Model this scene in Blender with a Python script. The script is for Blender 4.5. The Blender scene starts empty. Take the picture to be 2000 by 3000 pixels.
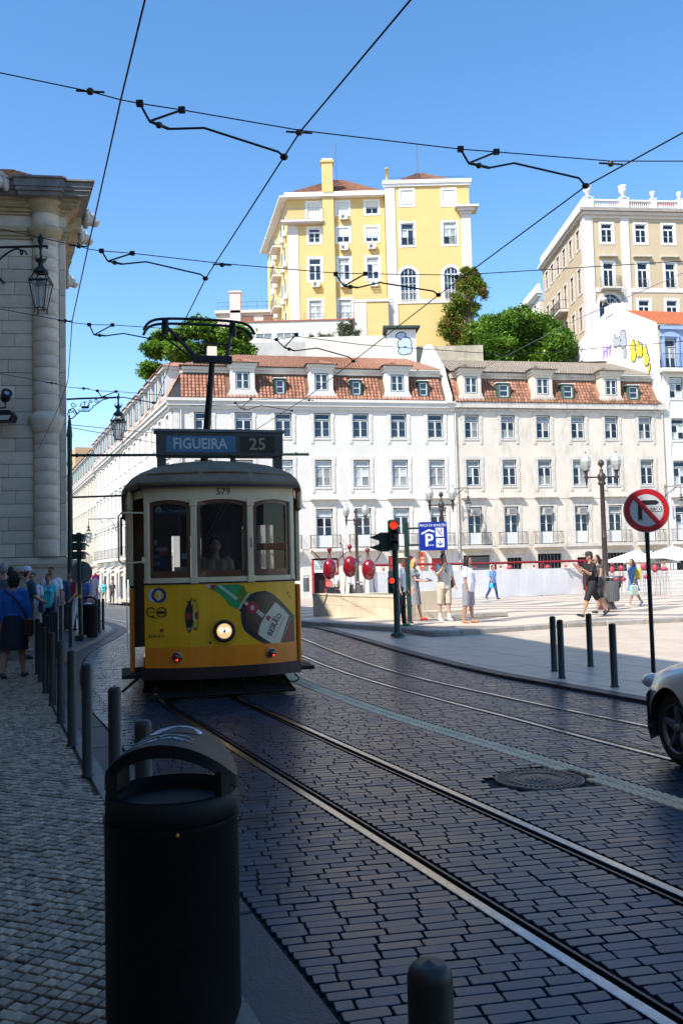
import bpy, bmesh, math, random
from mathutils import Vector, Matrix
R = math.radians
random.seed(7)
S = bpy.context.scene
COL = S.collection

# ------------------------------------------------------------------ camera
CAM_H, FPX = 1.7, 2570.0
PITCH, ROLL = math.atan(158 / 2570), R(1.46)
_fw = Vector((0, math.cos(PITCH), math.sin(PITCH)))
_u0 = Vector((0, -math.sin(PITCH), math.cos(PITCH)))
_r0 = Vector((1, 0, 0))
_up = _u0 * math.cos(ROLL) + _r0 * math.sin(ROLL)
_rt = _r0 * math.cos(ROLL) - _u0 * math.sin(ROLL)
cam = bpy.data.cameras.new('camera')
cam.sensor_fit = 'VERTICAL'; cam.sensor_height = 36.0; cam.lens = FPX / 3000 * 36
cam.clip_start = 0.05; cam.clip_end = 3000
co = bpy.data.objects.new('camera', cam); COL.objects.link(co)
_m = Matrix((_rt, _up, -_fw)).transposed().to_4x4(); _m.translation = (0, 0, CAM_H)
co.matrix_world = _m
S.camera = co

# ------------------------------------------------------------------ sky, sun, exposure
TO_SUN = Vector((-0.684, -0.73, 0)).normalized() * math.cos(R(50)) + Vector((0, 0, math.sin(R(50))))
w = bpy.data.worlds.new('World'); S.world = w; w.use_nodes = True
nt = w.node_tree; bg = nt.nodes['Background']
sky = nt.nodes.new('ShaderNodeTexSky'); sky.sky_type = 'NISHITA'; sky.sun_disc = False
sky.sun_elevation = R(50); sky.sun_rotation = math.atan2(TO_SUN.x, TO_SUN.y) % (2 * math.pi)
sky.air_density = 1.0; sky.dust_density = 0.3; sky.ozone_density = 1.15
hs = nt.nodes.new('ShaderNodeHueSaturation'); hs.inputs['Saturation'].default_value = 1.26
nt.links.new(sky.outputs[0], hs.inputs['Color']); nt.links.new(hs.outputs[0], bg.inputs['Color'])
bg.inputs['Strength'].default_value = 0.15
sl = bpy.data.lights.new('sun', 'SUN'); sl.energy = 4.2; sl.angle = R(0.5); sl.color = (1.0, 0.955, 0.88)
so = bpy.data.objects.new('sun', sl); COL.objects.link(so)
so.rotation_euler = TO_SUN.to_track_quat('Z', 'Y').to_euler()
S.view_settings.view_transform = 'Standard'; S.view_settings.look = 'None'
S.view_settings.gamma = 1.0; S.view_settings.use_curve_mapping = False
S.view_settings.exposure = 0.85
S.cycles.use_denoising = True
S.cycles.max_bounces = 6; S.cycles.diffuse_bounces = 3; S.cycles.glossy_bounces = 3
S.cycles.transmission_bounces = 4; S.cycles.transparent_max_bounces = 8

# ------------------------------------------------------------------ helpers
def ray(px, py):
    return _fw + _rt * ((px - 1000) / FPX) - _up * ((py - 1500) / FPX)
def at(px, py, Y):                       # a point seen at (px,py) of the photograph, Y metres ahead
    d = ray(px, py); return Vector((0, 0, CAM_H)) + d * (Y / d.y)
def gz(y):                               # the street falls gently away from the camera
    return 0.0 if y < 24 else -0.018 * (y - 24)
def gpt(px, py, z=0.0):                  # point on the level z (above the falling street)
    d = ray(px, py); p = None; zz = z
    for _ in range(6):
        p = Vector((0, 0, CAM_H)) + d * ((zz - CAM_H) / d.z); zz = z + gz(p.y)
    return p

def lerp(a, b, t): return a + (b - a) * t
def interp(pts, y):                      # piecewise linear x(y) from [(x,y)...] sorted by y, extrapolated
    if y <= pts[0][1]: a, b = pts[0], pts[1]
    elif y >= pts[-1][1]: a, b = pts[-2], pts[-1]
    else:
        for i in range(len(pts) - 1):
            if pts[i][1] <= y <= pts[i + 1][1]: a, b = pts[i], pts[i + 1]; break
    return a[0] + (b[0] - a[0]) * (y - a[1]) / (b[1] - a[1])
def smooth(pts, n=8):                    # Catmull-Rom through the points
    P = [Vector(p) for p in pts]; out = []
    for i in range(len(P) - 1):
        a = P[max(i - 1, 0)]; b = P[i]; c = P[i + 1]; d = P[min(i + 2, len(P) - 1)]
        for k in range(n):
            t = k / n
            out.append(0.5 * ((2 * b) + (c - a) * t + (2 * a - 5 * b + 4 * c - d) * t * t + (3 * b - a - 3 * c + d) * t ** 3))
    out.append(P[-1]); return out

class MB:                                # collects shapes, builds ONE mesh
    def __init__(s): s.v = []; s.f = []; s.m = []; s.s = []
    def add(s, vs, fs, mi=0, M=None, sm=False):
        o = len(s.v)
        s.v += [tuple(M @ Vector(p)) for p in vs] if M is not None else [tuple(p) for p in vs]
        for f in fs: s.f.append([i + o for i in f]); s.m.append(mi); s.s.append(sm)
        return s
    def box(s, x0, x1, y0, y1, z0, z1, mi=0, M=None):
        vs = [(x0, y0, z0), (x1, y0, z0), (x1, y1, z0), (x0, y1, z0), (x0, y0, z1), (x1, y0, z1), (x1, y1, z1), (x0, y1, z1)]
        return s.add(vs, [(0, 3, 2, 1), (4, 5, 6, 7), (0, 1, 5, 4), (1, 2, 6, 5), (2, 3, 7, 6), (3, 0, 4, 7)], mi, M)
    def bbox(s, x0, x1, y0, y1, z0, z1, b=0.01, mi=0, M=None):   # box with chamfered edges
        bm = bmesh.new()
        bmesh.ops.create_cube(bm, size=1)
        bmesh.ops.scale(bm, verts=bm.verts, vec=(x1 - x0, y1 - y0, z1 - z0))
        bmesh.ops.translate(bm, verts=bm.verts, vec=((x0 + x1) / 2, (y0 + y1) / 2, (z0 + z1) / 2))
        bmesh.ops.bevel(bm, geom=bm.edges[:], offset=b, segments=1, affect='EDGES')
        bm.verts.index_update()
        s.add([v.co.copy() for v in bm.verts], [[v.index for v in f.verts] for f in bm.faces], mi, M); bm.free(); return s
    def quad(s, a, b, c, d, mi=0): return s.add([a, b, c, d], [(0, 1, 2, 3)], mi)
    def prism(s, poly, z0, z1, mi=0, M=None):       # polygon (x,y) extruded in z
        n = len(poly)
        vs = [(p[0], p[1], z0) for p in poly] + [(p[0], p[1], z1) for p in poly]
        fs = [tuple(range(n))[::-1], tuple(range(n, 2 * n))] + [(i, (i + 1) % n, n + (i + 1) % n, n + i) for i in range(n)]
        return s.add(vs, fs, mi, M)
    def tube(s, pts, r, n=6, mi=0, caps=True, M=None, sm=True):
        P = [Vector(p) for p in pts]; rs = r if isinstance(r, (list, tuple)) else [r] * len(P)
        vs = []; fs = []; nx = None
        for i, p in enumerate(P):
            t = (P[min(i + 1, len(P) - 1)] - P[max(i - 1, 0)])
            if t.length < 1e-9: t = Vector((0, 0, 1))
            t.normalize()
            if nx is None:
                nx = t.cross(Vector((0, 0, 1)));
                if nx.length < 1e-3: nx = t.cross(Vector((0, 1, 0)))
            nx = (nx - t * nx.dot(t))
            if nx.length < 1e-6: nx = t.orthogonal()
            nx.normalize(); b = t.cross(nx)
            for k in range(n):
                a = 2 * math.pi * k / n; vs.append(p + (nx * math.cos(a) + b * math.sin(a)) * rs[i])
        for i in range(len(P) - 1):
            for k in range(n):
                fs.append((i * n + k, i * n + (k + 1) % n, (i + 1) * n + (k + 1) % n, (i + 1) * n + k))
        s.add(vs, fs, mi, M, sm)
        if caps: s.add(vs[:n] + vs[-n:], [tuple(range(n))[::-1], tuple(range(n, 2 * n))], mi, M)
        return s
    def lathe(s, prof, n=16, mi=0, M=None, sm=True, caps=True):   # prof [(r,z)...] about z
        vs = []; fs = []
        for r, z in prof:
            for k in range(n):
                a = 2 * math.pi * k / n; vs.append((r * math.cos(a), r * math.sin(a), z))
        for i in range(len(prof) - 1):
            for k in range(n):
                fs.append((i * n + k, i * n + (k + 1) % n, (i + 1) * n + (k + 1) % n, (i + 1) * n + k))
        s.add(vs, fs, mi, M, sm)
        if caps:
            L = len(prof) - 1
            if prof[0][0] > 1e-4: s.add(vs[:n], [tuple(range(n))[::-1]], mi, M)
            if prof[L][0] > 1e-4: s.add(vs[-n:], [tuple(range(n))], mi, M)
        return s
    def ball(s, c, r, n=10, mi=0, M=None):
        rx, ry, rz = r if isinstance(r, (list, tuple)) else (r, r, r)
        m = max(4, n // 2); vs = [(c[0], c[1], c[2] - rz)]; fs = []
        for i in range(1, m):
            t = math.pi * i / m - math.pi / 2
            for k in range(n):
                a = 2 * math.pi * k / n
                vs.append((c[0] + rx * math.cos(t) * math.cos(a), c[1] + ry * math.cos(t) * math.sin(a), c[2] + rz * math.sin(t)))
        vs.append((c[0], c[1], c[2] + rz)); L = len(vs) - 1
        for k in range(n):
            fs.append((0, 1 + (k + 1) % n, 1 + k)); fs.append((L, L - n + k, L - n + (k + 1) % n))
            for i in range(m - 2): a = 1 + i * n; fs.append((a + k, a + (k + 1) % n, a + n + (k + 1) % n, a + n + k))
        return s.add(vs, fs, mi, M, True)
    def mesh(s, name, mats):
        me = bpy.data.meshes.new(name); me.from_pydata(s.v, [], s.f)
        if not isinstance(mats, (list, tuple)): mats = [mats]
        for m in mats: me.materials.append(m)
        me.polygons.foreach_set('material_index', s.m); me.polygons.foreach_set('use_smooth', s.s)
        me.update(); return me
    def build(s, name, mats, parent=None, **k): return link(name, s.mesh(name, mats), parent, **k)

def link(name, data, parent=None, loc=None, rot=None, scale=None, label=None, cat=None, group=None, kind=None):
    o = bpy.data.objects.new(name, data); COL.objects.link(o)
    if parent is not None: o.parent = parent
    if loc is not None: o.location = loc
    if rot is not None: o.rotation_euler = rot
    if scale is not None: o.scale = scale
    if label: o['label'] = label
    if cat: o['category'] = cat
    if group: o['group'] = group
    if kind: o['kind'] = kind
    return o
def thing(name, label, cat, loc=(0, 0, 0), rz=0.0, group=None):
    return link(name, None, None, loc, (0, 0, rz), None, label, cat, group)
def copy_tree(o, parent=None):
    c = o.copy(); COL.objects.link(c)
    if parent is not None: c.parent = parent
    for ch in o.children: copy_tree(ch, c)
    return c
def TR(loc, rz=0, rx=0, ry=0):
    return Matrix.Translation(loc) @ Matrix.Rotation(rz, 4, 'Z') @ Matrix.Rotation(ry, 4, 'Y') @ Matrix.Rotation(rx, 4, 'X')
TMP = bpy.data.scenes.new('workbench')      # small side scene in which lettering and bodies are evaluated
def evaluated(o):
    TMP.collection.objects.link(o); vl = TMP.view_layers[0]; vl.update(); me = bpy.data.meshes.new_from_object(o.evaluated_get(vl.depsgraph)); return me
def text_geo(body, size=1.0, align='CENTER', sx=1.0, shear=0.0, bold=0.0):   # flat lettering in (x,y)
    cu = bpy.data.curves.new('t', 'FONT'); cu.body = body; cu.size = size; cu.align_x = align; cu.align_y = 'CENTER'
    cu.shear = shear; cu.resolution_u = 2; cu.offset = bold
    o = bpy.data.objects.new('t', cu); me = evaluated(o)
    vs = [(v.co.x * sx, v.co.y) for v in me.vertices]; fs = [list(p.vertices) for p in me.polygons]
    bpy.data.objects.remove(o); bpy.data.curves.remove(cu); bpy.data.meshes.remove(me)
    return vs, fs
def circ(cx, cy, r, n=24, ry=None, a0=0.0, a1=2 * math.pi):
    ry = r if ry is None else ry
    return [(cx + r * math.cos(a0 + (a1 - a0) * k / n), cy + ry * math.sin(a0 + (a1 - a0) * k / n)) for k in range(n)]

# ------------------------------------------------------------------ materials
def mat(name, col, rough=0.7, metal=0.0, var=0.12, scale=6.0, bump=0.0, bscale=40.0, rnd=0.0, stain=0.0, stcol=(0.2, 0.17, 0.13),
        stscale=(1.5, 1.5, 0.35), spec=0.5, emit=0.0, coat=0.0, detail=4.0, rrnd=0.0, gen=False, alpha=None):
    m = bpy.data.materials.new(name); m.use_nodes = True; n = m.node_tree.nodes; l = m.node_tree.links
    b = n['Principled BSDF']; b.inputs['Roughness'].default_value = rough; b.inputs['Metallic'].default_value = metal
    b.inputs['Specular IOR Level'].default_value = spec
    if coat: b.inputs['Coat Weight'].default_value = coat; b.inputs['Coat Roughness'].default_value = 0.08
    tc = n.new('ShaderNodeTexCoord'); co_ = tc.outputs['Object']
    nz = n.new('ShaderNodeTexNoise'); nz.inputs['Scale'].default_value = scale; nz.inputs['Detail'].default_value = detail
    l.new(co_, nz.inputs['Vector'])
    mp = n.new('ShaderNodeMapRange'); mp.inputs[1].default_value = 0.25; mp.inputs[2].default_value = 0.75
    mp.inputs[3].default_value = 1 - var; mp.inputs[4].default_value = 1 + var
    l.new(nz.outputs['Fac'], mp.inputs[0]); fac = mp.outputs[0]
    if rnd or rrnd:
        oi = n.new('ShaderNodeObjectInfo'); ge = n.new('ShaderNodeNewGeometry')
        ad = n.new('ShaderNodeMath'); ad.operation = 'ADD'; l.new(oi.outputs['Random'], ad.inputs[0]); l.new(ge.outputs['Random Per Island'], ad.inputs[1])
        fr = n.new('ShaderNodeMath'); fr.operation = 'FRACT'; l.new(ad.outputs[0], fr.inputs[0])
        if rnd:
            m2 = n.new('ShaderNodeMapRange'); m2.inputs[3].default_value = 1 - rnd; m2.inputs[4].default_value = 1 + rnd
            l.new(fr.outputs[0], m2.inputs[0])
            mu = n.new('ShaderNodeMath'); mu.operation = 'MULTIPLY'; l.new(fac, mu.inputs[0]); l.new(m2.outputs[0], mu.inputs[1]); fac = mu.outputs[0]
        if rrnd:
            m3 = n.new('ShaderNodeMapRange'); m3.inputs[3].default_value = max(0.02, rough - rrnd); m3.inputs[4].default_value = rough + rrnd
            l.new(fr.outputs[0], m3.inputs[0]); l.new(m3.outputs[0], b.inputs['Roughness'])
    mx = n.new('ShaderNodeMix'); mx.data_type = 'RGBA'; mx.blend_type = 'MULTIPLY'; mx.inputs[0].default_value = 1
    mx.inputs[6].default_value = (*col, 1); l.new(fac, mx.inputs[7]); out = mx.outputs[2]
    if stain:
        mm = n.new('ShaderNodeMapping'); mm.inputs['Scale'].default_value = stscale; l.new(co_, mm.inputs[0])
        n2 = n.new('ShaderNodeTexNoise'); n2.inputs['Scale'].default_value = 1.0; n2.inputs['Detail'].default_value = 8; n2.inputs['Roughness'].default_value = 0.65
        l.new(mm.outputs[0], n2.inputs['Vector'])
        m4 = n.new('ShaderNodeMapRange'); m4.inputs[1].default_value = 0.5; m4.inputs[2].default_value = 0.75; m4.inputs[3].default_value = 0; m4.inputs[4].default_value = stain
        l.new(n2.outputs['Fac'], m4.inputs[0])
        x2 = n.new('ShaderNodeMix'); x2.data_type = 'RGBA'; l.new(m4.outputs[0], x2.inputs[0]); l.new(out, x2.inputs[6]); x2.inputs[7].default_value = (*stcol, 1); out = x2.outputs[2]
    l.new(out, b.inputs['Base Color'])
    if bump:
        n3 = n.new('ShaderNodeTexNoise'); n3.inputs['Scale'].default_value = bscale; n3.inputs['Detail'].default_value = 5
        l.new(co_, n3.inputs['Vector'])
        bu = n.new('ShaderNodeBump'); bu.inputs['Strength'].default_value = bump; bu.inputs['Distance'].default_value = 0.02
        l.new(n3.outputs['Fac'], bu.inputs['Height']); l.new(bu.outputs[0], b.inputs['Normal'])
    if emit: b.inputs['Emission Color'].default_value = (*col, 1); b.inputs['Emission Strength'].default_value = emit
    return m
def plain(name, col, rough=0.5, metal=0.0, spec=0.5, coat=0.0): return mat(name, col, rough, metal, var=0.06, scale=9, spec=spec, coat=coat)
def glass(name, alpha=0.35, tint=(0.02, 0.03, 0.035), rough=0.02):     # window glass one can look through
    m = bpy.data.materials.new(name); m.use_nodes = True; n = m.node_tree.nodes; l = m.node_tree.links
    b = n['Principled BSDF']; b.inputs['Base Color'].default_value = (*tint, 1); b.inputs['Roughness'].default_value = rough
    b.inputs['Alpha'].default_value = alpha; b.inputs['Specular IOR Level'].default_value = 0.6
    return m
M = {}
M['iron'] = mat('black_iron', (0.012, 0.014, 0.016), 0.45, 0.3, 0.3, 14, 0.15, 60)
M['green_iron'] = mat('green_painted_iron', (0.012, 0.04, 0.032), 0.42, 0.1, 0.25, 10, 0.1, 60)
M['lamp_iron'] = mat('brown_lamp_iron', (0.06, 0.045, 0.042), 0.45, 0.3, 0.25, 10, 0.1, 60)
M['steel'] = mat('worn_steel', (0.42, 0.41, 0.4), 0.22, 1.0, 0.2, 20, 0.05, 120)
M['galv'] = mat('grey_painted_metal', (0.16, 0.17, 0.18), 0.45, 0.4, 0.15, 8)
M['white_paint'] = mat('white_paint', (0.78, 0.78, 0.76), 0.5, 0, 0.06, 5)
M['dark_green'] = mat('dark_green_paint', (0.012, 0.05, 0.042), 0.4, 0, 0.2, 8)
M['lantern_glass'] = glass('lantern_glass', 0.3, (0.55, 0.6, 0.6), 0.08)
M['frost'] = mat('frosted_glass', (0.42, 0.43, 0.4), 0.25, 0, 0.05, 6, spec=0.6)
M['black'] = plain('black_rubber', (0.012, 0.012, 0.012), 0.7)
M['red_paint'] = plain('red_paint', (0.45, 0.015, 0.02), 0.35)
M['white_sign'] = plain('white_sign_film', (0.75, 0.76, 0.77), 0.4)
M['black_sign'] = plain('black_sign_film', (0.015, 0.015, 0.017), 0.4)
# ------------------------------------------------------------------ the ground, road, rails, pavements
def sm2(pts): return [(p.x, p.y) for p in smooth([(a, b, 0) for a, b in pts], 6)]
TRACK = sm2([(7.6, -10), (4.95, -4), (3.151, 0), (1.375, 4), (0.508, 6), (-0.37, 8), (-1.23, 10), (-1.87, 11.5), (-2.55, 13.8), (-3.1, 16), (-3.55, 18), (-4.1, 20.5), (-4.95, 23.5), (-6.2, 26.6), (-9, 33.3), (-30, 84)])
FARL = sm2([(11, -10), (8, -3.6), (5.6, 1.4), (3.6, 5.6), (2.662, 7.673), (2.233, 8.628), (1.799, 9.667), (1.4, 10.56), (0.974, 11.559), (0.456, 12.833), (-0.194, 14.73), (-0.926, 17.361), (-1.75, 20.8), (-2.6, 24.2), (-4, 28), (-7, 35.2), (-28, 86)])
FARR = sm2([(12.2, -10), (9, -3.4), (6, 2.8), (3.9, 7.2), (3.05, 9.006), (2.502, 10.099), (2.063, 11.034), (1.571, 12.115), (1.119, 13.194), (0.537, 14.884), (-0.225, 17.728), (-1.113, 21.518), (-2.1, 25.5), (-3.1, 28.6), (-6.1, 35.6), (-27, 86)])
STRIP = sm2([(10, -10), (7, -3.7), (4.75, 1), (2.75, 5.2), (2.303, 6.169), (1.955, 6.952), (1.44, 8.082), (0.567, 9.938), (-0.163, 11.757), (-0.858, 13.72), (-1.55, 16.3), (-2.2, 19), (-3, 22), (-4.2, 25.5), (-6, 30), (-9, 37)])
EDGER = sm2([(13.5, -10), (10, -3), (6.6, 4), (4.5, 8.3), (3.5, 10.411), (3.008, 11.531), (2.403, 12.799), (1.862, 14.282), (1.05, 17.175), (0.002, 21.494), (-1.28, 26.161), (-2.6, 30.5), (-5.5, 38), (-26, 87)])
KERBL = sm2([(5, -10), (2.6, -3.9), (1, 0), (-0.455, 3.57), (-2.07, 7.5), (-2.92, 9.6), (-3.46, 10.88), (-4.2, 13), (-4.95, 15.5), (-5.7, 18.6), (-6.15, 22.6), (-6.7, 26), (-8, 30), (-11, 37.5), (-32, 88)])
def XT(y): return interp(TRACK, y)
def hit(curve, c, v, off=0.0):           # distance along the row direction v from c to a curve
    q = 0.0
    for _ in range(12):
        q = (interp(curve, c[1] + q * v[1]) - c[0]) / v[0]
    return q + off
SIDE_Z, APRON_Z, PLAZA_Z = 0.05, 0.035, 0.15

M['asphalt'] = mat('dark_bedding', (0.018, 0.021, 0.024), 0.9, 0, 0.3, 3, 0.4, 30)
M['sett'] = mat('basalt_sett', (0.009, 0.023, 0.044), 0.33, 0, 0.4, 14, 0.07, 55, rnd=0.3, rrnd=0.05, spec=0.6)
M['pale_sett'] = mat('pale_limestone_sett', (0.82, 0.6, 0.38), 0.85, 0, 0.15, 14, 0.15, 60, rnd=0.12, spec=0.2)
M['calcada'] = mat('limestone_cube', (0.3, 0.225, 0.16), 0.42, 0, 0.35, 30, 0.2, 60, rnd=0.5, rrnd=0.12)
M['slab_dark'] = mat('dark_gutter_slab', (0.03, 0.031, 0.033), 0.5, 0, 0.3, 6, 0.15, 60, rnd=0.15)
M['kerb'] = mat('limestone_kerb', (0.33, 0.3, 0.26), 0.6, 0, 0.2, 5, 0.2, 30, rnd=0.15, stain=0.5, stcol=(0.12, 0.11, 0.1))
M['apron'] = mat('pale_paving_slab', (0.5, 0.41, 0.32), 0.42, 0, 0.13, 2.5, 0.08, 40, rnd=0.07, stain=0.35, stcol=(0.3, 0.28, 0.26), stscale=(0.7, 0.7, 0.7))
M['rail_lip'] = mat('dark_rail_steel', (0.05, 0.05, 0.055), 0.35, 0.8, 0.2, 20)

g = MB()
ys = [-400, -60, 24, 60, 120, 400, 900]; xs = [-700, -100, 0, 100, 700]
for j in range(len(ys) - 1):
    for i in range(len(xs) - 1):
        f = lambda x, y: (x, y, gz(min(y, 130)) - 0.3)
        g.quad(f(xs[i], ys[j]), f(xs[i + 1], ys[j]), f(xs[i + 1], ys[j + 1]), f(xs[i], ys[j + 1]))
g.build('ground', mat('city_ground', (0.14, 0.13, 0.12), 0.9, 0, 0.2, 0.5), kind='structure')

def ribbon(name, cl, cr, y0, y1, dz, m, step=1.0, skirt=0.12, **k):
    b = MB(); n = int((y1 - y0) / step); prev = None
    for i in range(n + 1):
        y = y0 + (y1 - y0) * i / n
        xa = cl(y); xb = cr(y); z = gz(y) + dz
        cur = [(xa, y, z - skirt), (xa, y, z), (xb, y, z), (xb, y, z - skirt)]
        if prev:
            for q in range(3): b.quad(prev[q], prev[q + 1], cur[q + 1], cur[q])
        prev = cur
    return b.build(name, m, kind='structure', **k)
KX = lambda y: interp(KERBL, y); EX = lambda y: interp(EDGER, y)
road = ribbon('road', lambda y: KX(y), lambda y: EX(y), -10, 86, -0.022, M['asphalt'])
side = ribbon('sidewalk', lambda y: KX(y) - 40, lambda y: KX(y) - 0.12, -10, 86, SIDE_Z - 0.016, mat('sidewalk_bedding', (0.05, 0.04, 0.03), 0.85, 0, 0.3, 20, 0.6, 24))

def sett_mesh(L, W, H, mi, bev=0.012, jit=0.004, rough_top=0.0, c=0.013):      # a worn block, top at z = 0
    b = MB(); r = lambda a: random.uniform(-a, a)
    l, w_ = L / 2, W / 2
    ring = lambda x, y, z, c: [(-x + c + r(jit), -y + r(jit), z), (x - c + r(jit), -y + r(jit), z), (x + r(jit), -y + c, z), (x + r(jit), y - c, z),
                               (x - c + r(jit), y + r(jit), z), (-x + c + r(jit), y + r(jit), z), (-x + r(jit), y - c, z), (-x + r(jit), -y + c, z)]
    r0 = ring(l, w_, -H, c); r1 = [(p[0], p[1], -bev * 0.7) for p in r0]
    r2 = [(p[0] * (1 - bev / l), p[1] * (1 - bev / w_), r(rough_top)) for p in r0]
    vs = r0 + r1 + r2; fs = []
    for k in range(2):
        for i in range(8): fs.append((k * 8 + i, k * 8 + (i + 1) % 8, k * 8 + 8 + (i + 1) % 8, k * 8 + 8 + i))
    fs.append(tuple(range(16, 24)))
    return vs, fs
SETT = [sett_mesh(0.2, 0.0715, 0.02, 0, 0.003, 0.0025, 0, 0.008) for _ in range(14)]
PSETT = [sett_mesh(0.2, 0.078, 0.02, 0, 0.006, 0.002) for _ in range(6)]
CUBE = [sett_mesh(0.062, 0.058, 0.015, 0, 0.004, 0.004, 0.0015, 0.006) for _ in range(12)]
def meshes_of(geos, nm, m):
    out = []
    for vs, fs in geos:
        b = MB(); b.add(vs, fs); out.append(b.mesh(nm, m))
    return out
def lay(stones, geos, nm, m, parent, near=300):      # stones: (x,y,z,rot,sx,sy); nearest ones singly, the rest as one mesh
    vis = [];
    for s_ in stones:
        d = Vector((s_[0], s_[1], s_[2] - CAM_H)); zc = d.dot(_fw)
        inv = zc > 0.5 and abs(d.dot(_rt) / zc) < 0.395 and abs(d.dot(_up) / zc) < 0.59
        vis.append((0 if inv else 1, zc if zc > 0 else 99 - zc))
    order = sorted(range(len(stones)), key=lambda i: vis[i])
    me = meshes_of(geos, nm, m); b = MB()
    for c, i in enumerate(order):
        x, y, z, rt, sx, sy = stones[i]; k = i % len(geos)
        if c < near: link(nm, me[k], parent, (x, y, z), (random.uniform(-0.006, 0.006), random.uniform(-0.005, 0.005), rt), (sx, sy, 1))
        else:
            Mx = Matrix.Translation((x, y, z)) @ Matrix.Rotation(rt, 4, 'Z') @ Matrix.Rotation(random.uniform(-0.02, 0.02), 4, 'X') @ Matrix.Diagonal((sx, sy, 1, 1))
            b.add(geos[k][0], geos[k][1], 0, Mx)
    if b.v: b.build(nm, m, parent, kind='stuff')

G = 0.49
setts = []; psetts = []; c_y = 0.6; row = 0
cpos = [XT(0.6), 0.6]
while cpos[1] < 24.0:
    dx = (XT(cpos[1] + 0.3) - XT(cpos[1] - 0.3)) / 0.6
    t = Vector((dx, 1)).normalized(); ang = R(10.5); v = (math.cos(ang), math.sin(ang)); tn = t.y * v[0] - t.x * v[1]
    bands = [(hit(KERBL, cpos, v) + 0.33, -G - 0.05, 0), (-G + 0.1, G - 0.1, 0), (G + 0.07, hit(STRIP, cpos, v) - 0.125, 0),
             (hit(STRIP, cpos, v) - 0.115, hit(STRIP, cpos, v) + 0.115, 1), (hit(STRIP, cpos, v) + 0.125, hit(FARL, cpos, v) - 0.06, 0),
             (hit(FARL, cpos, v) + 0.1, hit(FARR, cpos, v) - 0.1, 0), (hit(FARR, cpos, v) + 0.06, hit(EDGER, cpos, v) - 0.03, 0)]
    for a, b_, k in bands:
        if b_ - a < 0.08: continue
        if k == 1:
            for q in range(2):
                qm = a + 0.0575 + q * 0.115
                x = cpos[0] + v[0] * qm; y = cpos[1] + v[1] * qm
                psetts.append((x, y, gz(y) + 0.002, ang + random.uniform(-0.02, 0.02), 0.106 / 0.2, 0.93))
            continue
        q = a + (random.uniform(0.02, 0.1) if row % 2 else 0) * 0
        first = random.uniform(0.08, 0.2)
        while q < b_ - 0.05:
            L = first if q == a else random.uniform(0.16, 0.235)
            if q + L > b_ - 0.06: L = b_ - q
            qm = q + L / 2; x = cpos[0] + v[0] * qm; y = cpos[1] + v[1] * qm
            dirty = 0
            if math.hypot((x - 1.49) / 0.4, (y - 6.98) / 0.36) > 1:
                setts.append((x, y, gz(y) + random.uniform(-0.0025, 0.0015), ang + random.uniform(-0.03, 0.03), max(0.3, (L - 0.009) / 0.2), random.uniform(0.96, 1.03)))
            q += L
    cpos[1] += t.y * 0.079 / tn; cpos[0] = XT(cpos[1]); row += 1
psetts = [p for p in psetts if math.hypot((p[0] - 1.49) / 0.4, (p[1] - 6.98) / 0.36) > 1]
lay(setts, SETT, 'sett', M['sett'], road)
lay(psetts, PSETT, 'pale_sett', M['pale_sett'], road)

# gutter slabs and kerb stones along the left sidewalk
def along(curve, y0, y1, step):          # points every step metres of arc
    out = []; y = y0; acc = 0; px = interp(curve, y0); py = y0
    out.append((px, py))
    while y < y1:
        y += 0.02; x = interp(curve, y); acc += math.hypot(x - px, y - py); px, py = x, y
        if acc >= step: out.append((x, y)); acc -= step
    return out
def strip_stones(nm, curve, y0, y1, step, o0, o1, z0, z1, m, parent, gap=0.006):
    P = along(curve, y0, y1, step)
    for i in range(len(P) - 1):
        a = Vector((*P[i], 0)); b = Vector((*P[i + 1], 0)); t = (b - a).normalized(); n = Vector((t.y, -t.x, 0))
        a2 = a + t * gap; b2 = b - t * gap; zz = gz((a.y + b.y) / 2)
        c = 0.008
        poly = [a2 + n * o0, a2 + n * o1, b2 + n * o1, b2 + n * o0]; ce = (a + b) / 2 + n * ((o0 + o1) / 2)
        mb = MB(); pv = [(p.x - ce.x, p.y - ce.y) for p in poly]
        pin = [(x * 0.985, y * 0.985) if abs(o1 - o0) > 0.2 else (x - math.copysign(0.004, x), y - math.copysign(0.004, y)) for x, y in pv]
        vs = [(x, y, z0) for x, y in pv] + [(x, y, z1 - c) for x, y in pv] + [(x, y, z1) for x, y in pin]
        fs = [(k, (k + 1) % 4, 4 + (k + 1) % 4, 4 + k) for k in range(4)] + [(4 + k, 4 + (k + 1) % 4, 8 + (k + 1) % 4, 8 + k) for k in range(4)] + [(8, 9, 10, 11)]
        mb.add(vs, fs); mb.build(nm, m, parent, loc=(ce.x, ce.y, zz + random.uniform(-0.003, 0.003)))
strip_stones('gutter_slab', KERBL, -1, 34, 1.15, 0.004, 0.30, -0.03, 0.004, M['slab_dark'], road)
strip_stones('kerb_stone', KERBL, -1, 34, 1.2, -0.118, -0.002, -0.05, SIDE_Z + 0.004, mat('shaded_kerb', (0.2, 0.17, 0.14), 0.6, 0, 0.25, 8, 0.2, 30, rnd=0.2), side)  # darker copy of the kerb limestone, shade of this side put into its colour
strip_stones('edge_stone', EDGER, -1, 34, 1.3, -0.02, 0.2, -0.05, APRON_Z + 0.004, M['slab_dark'], road)

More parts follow.
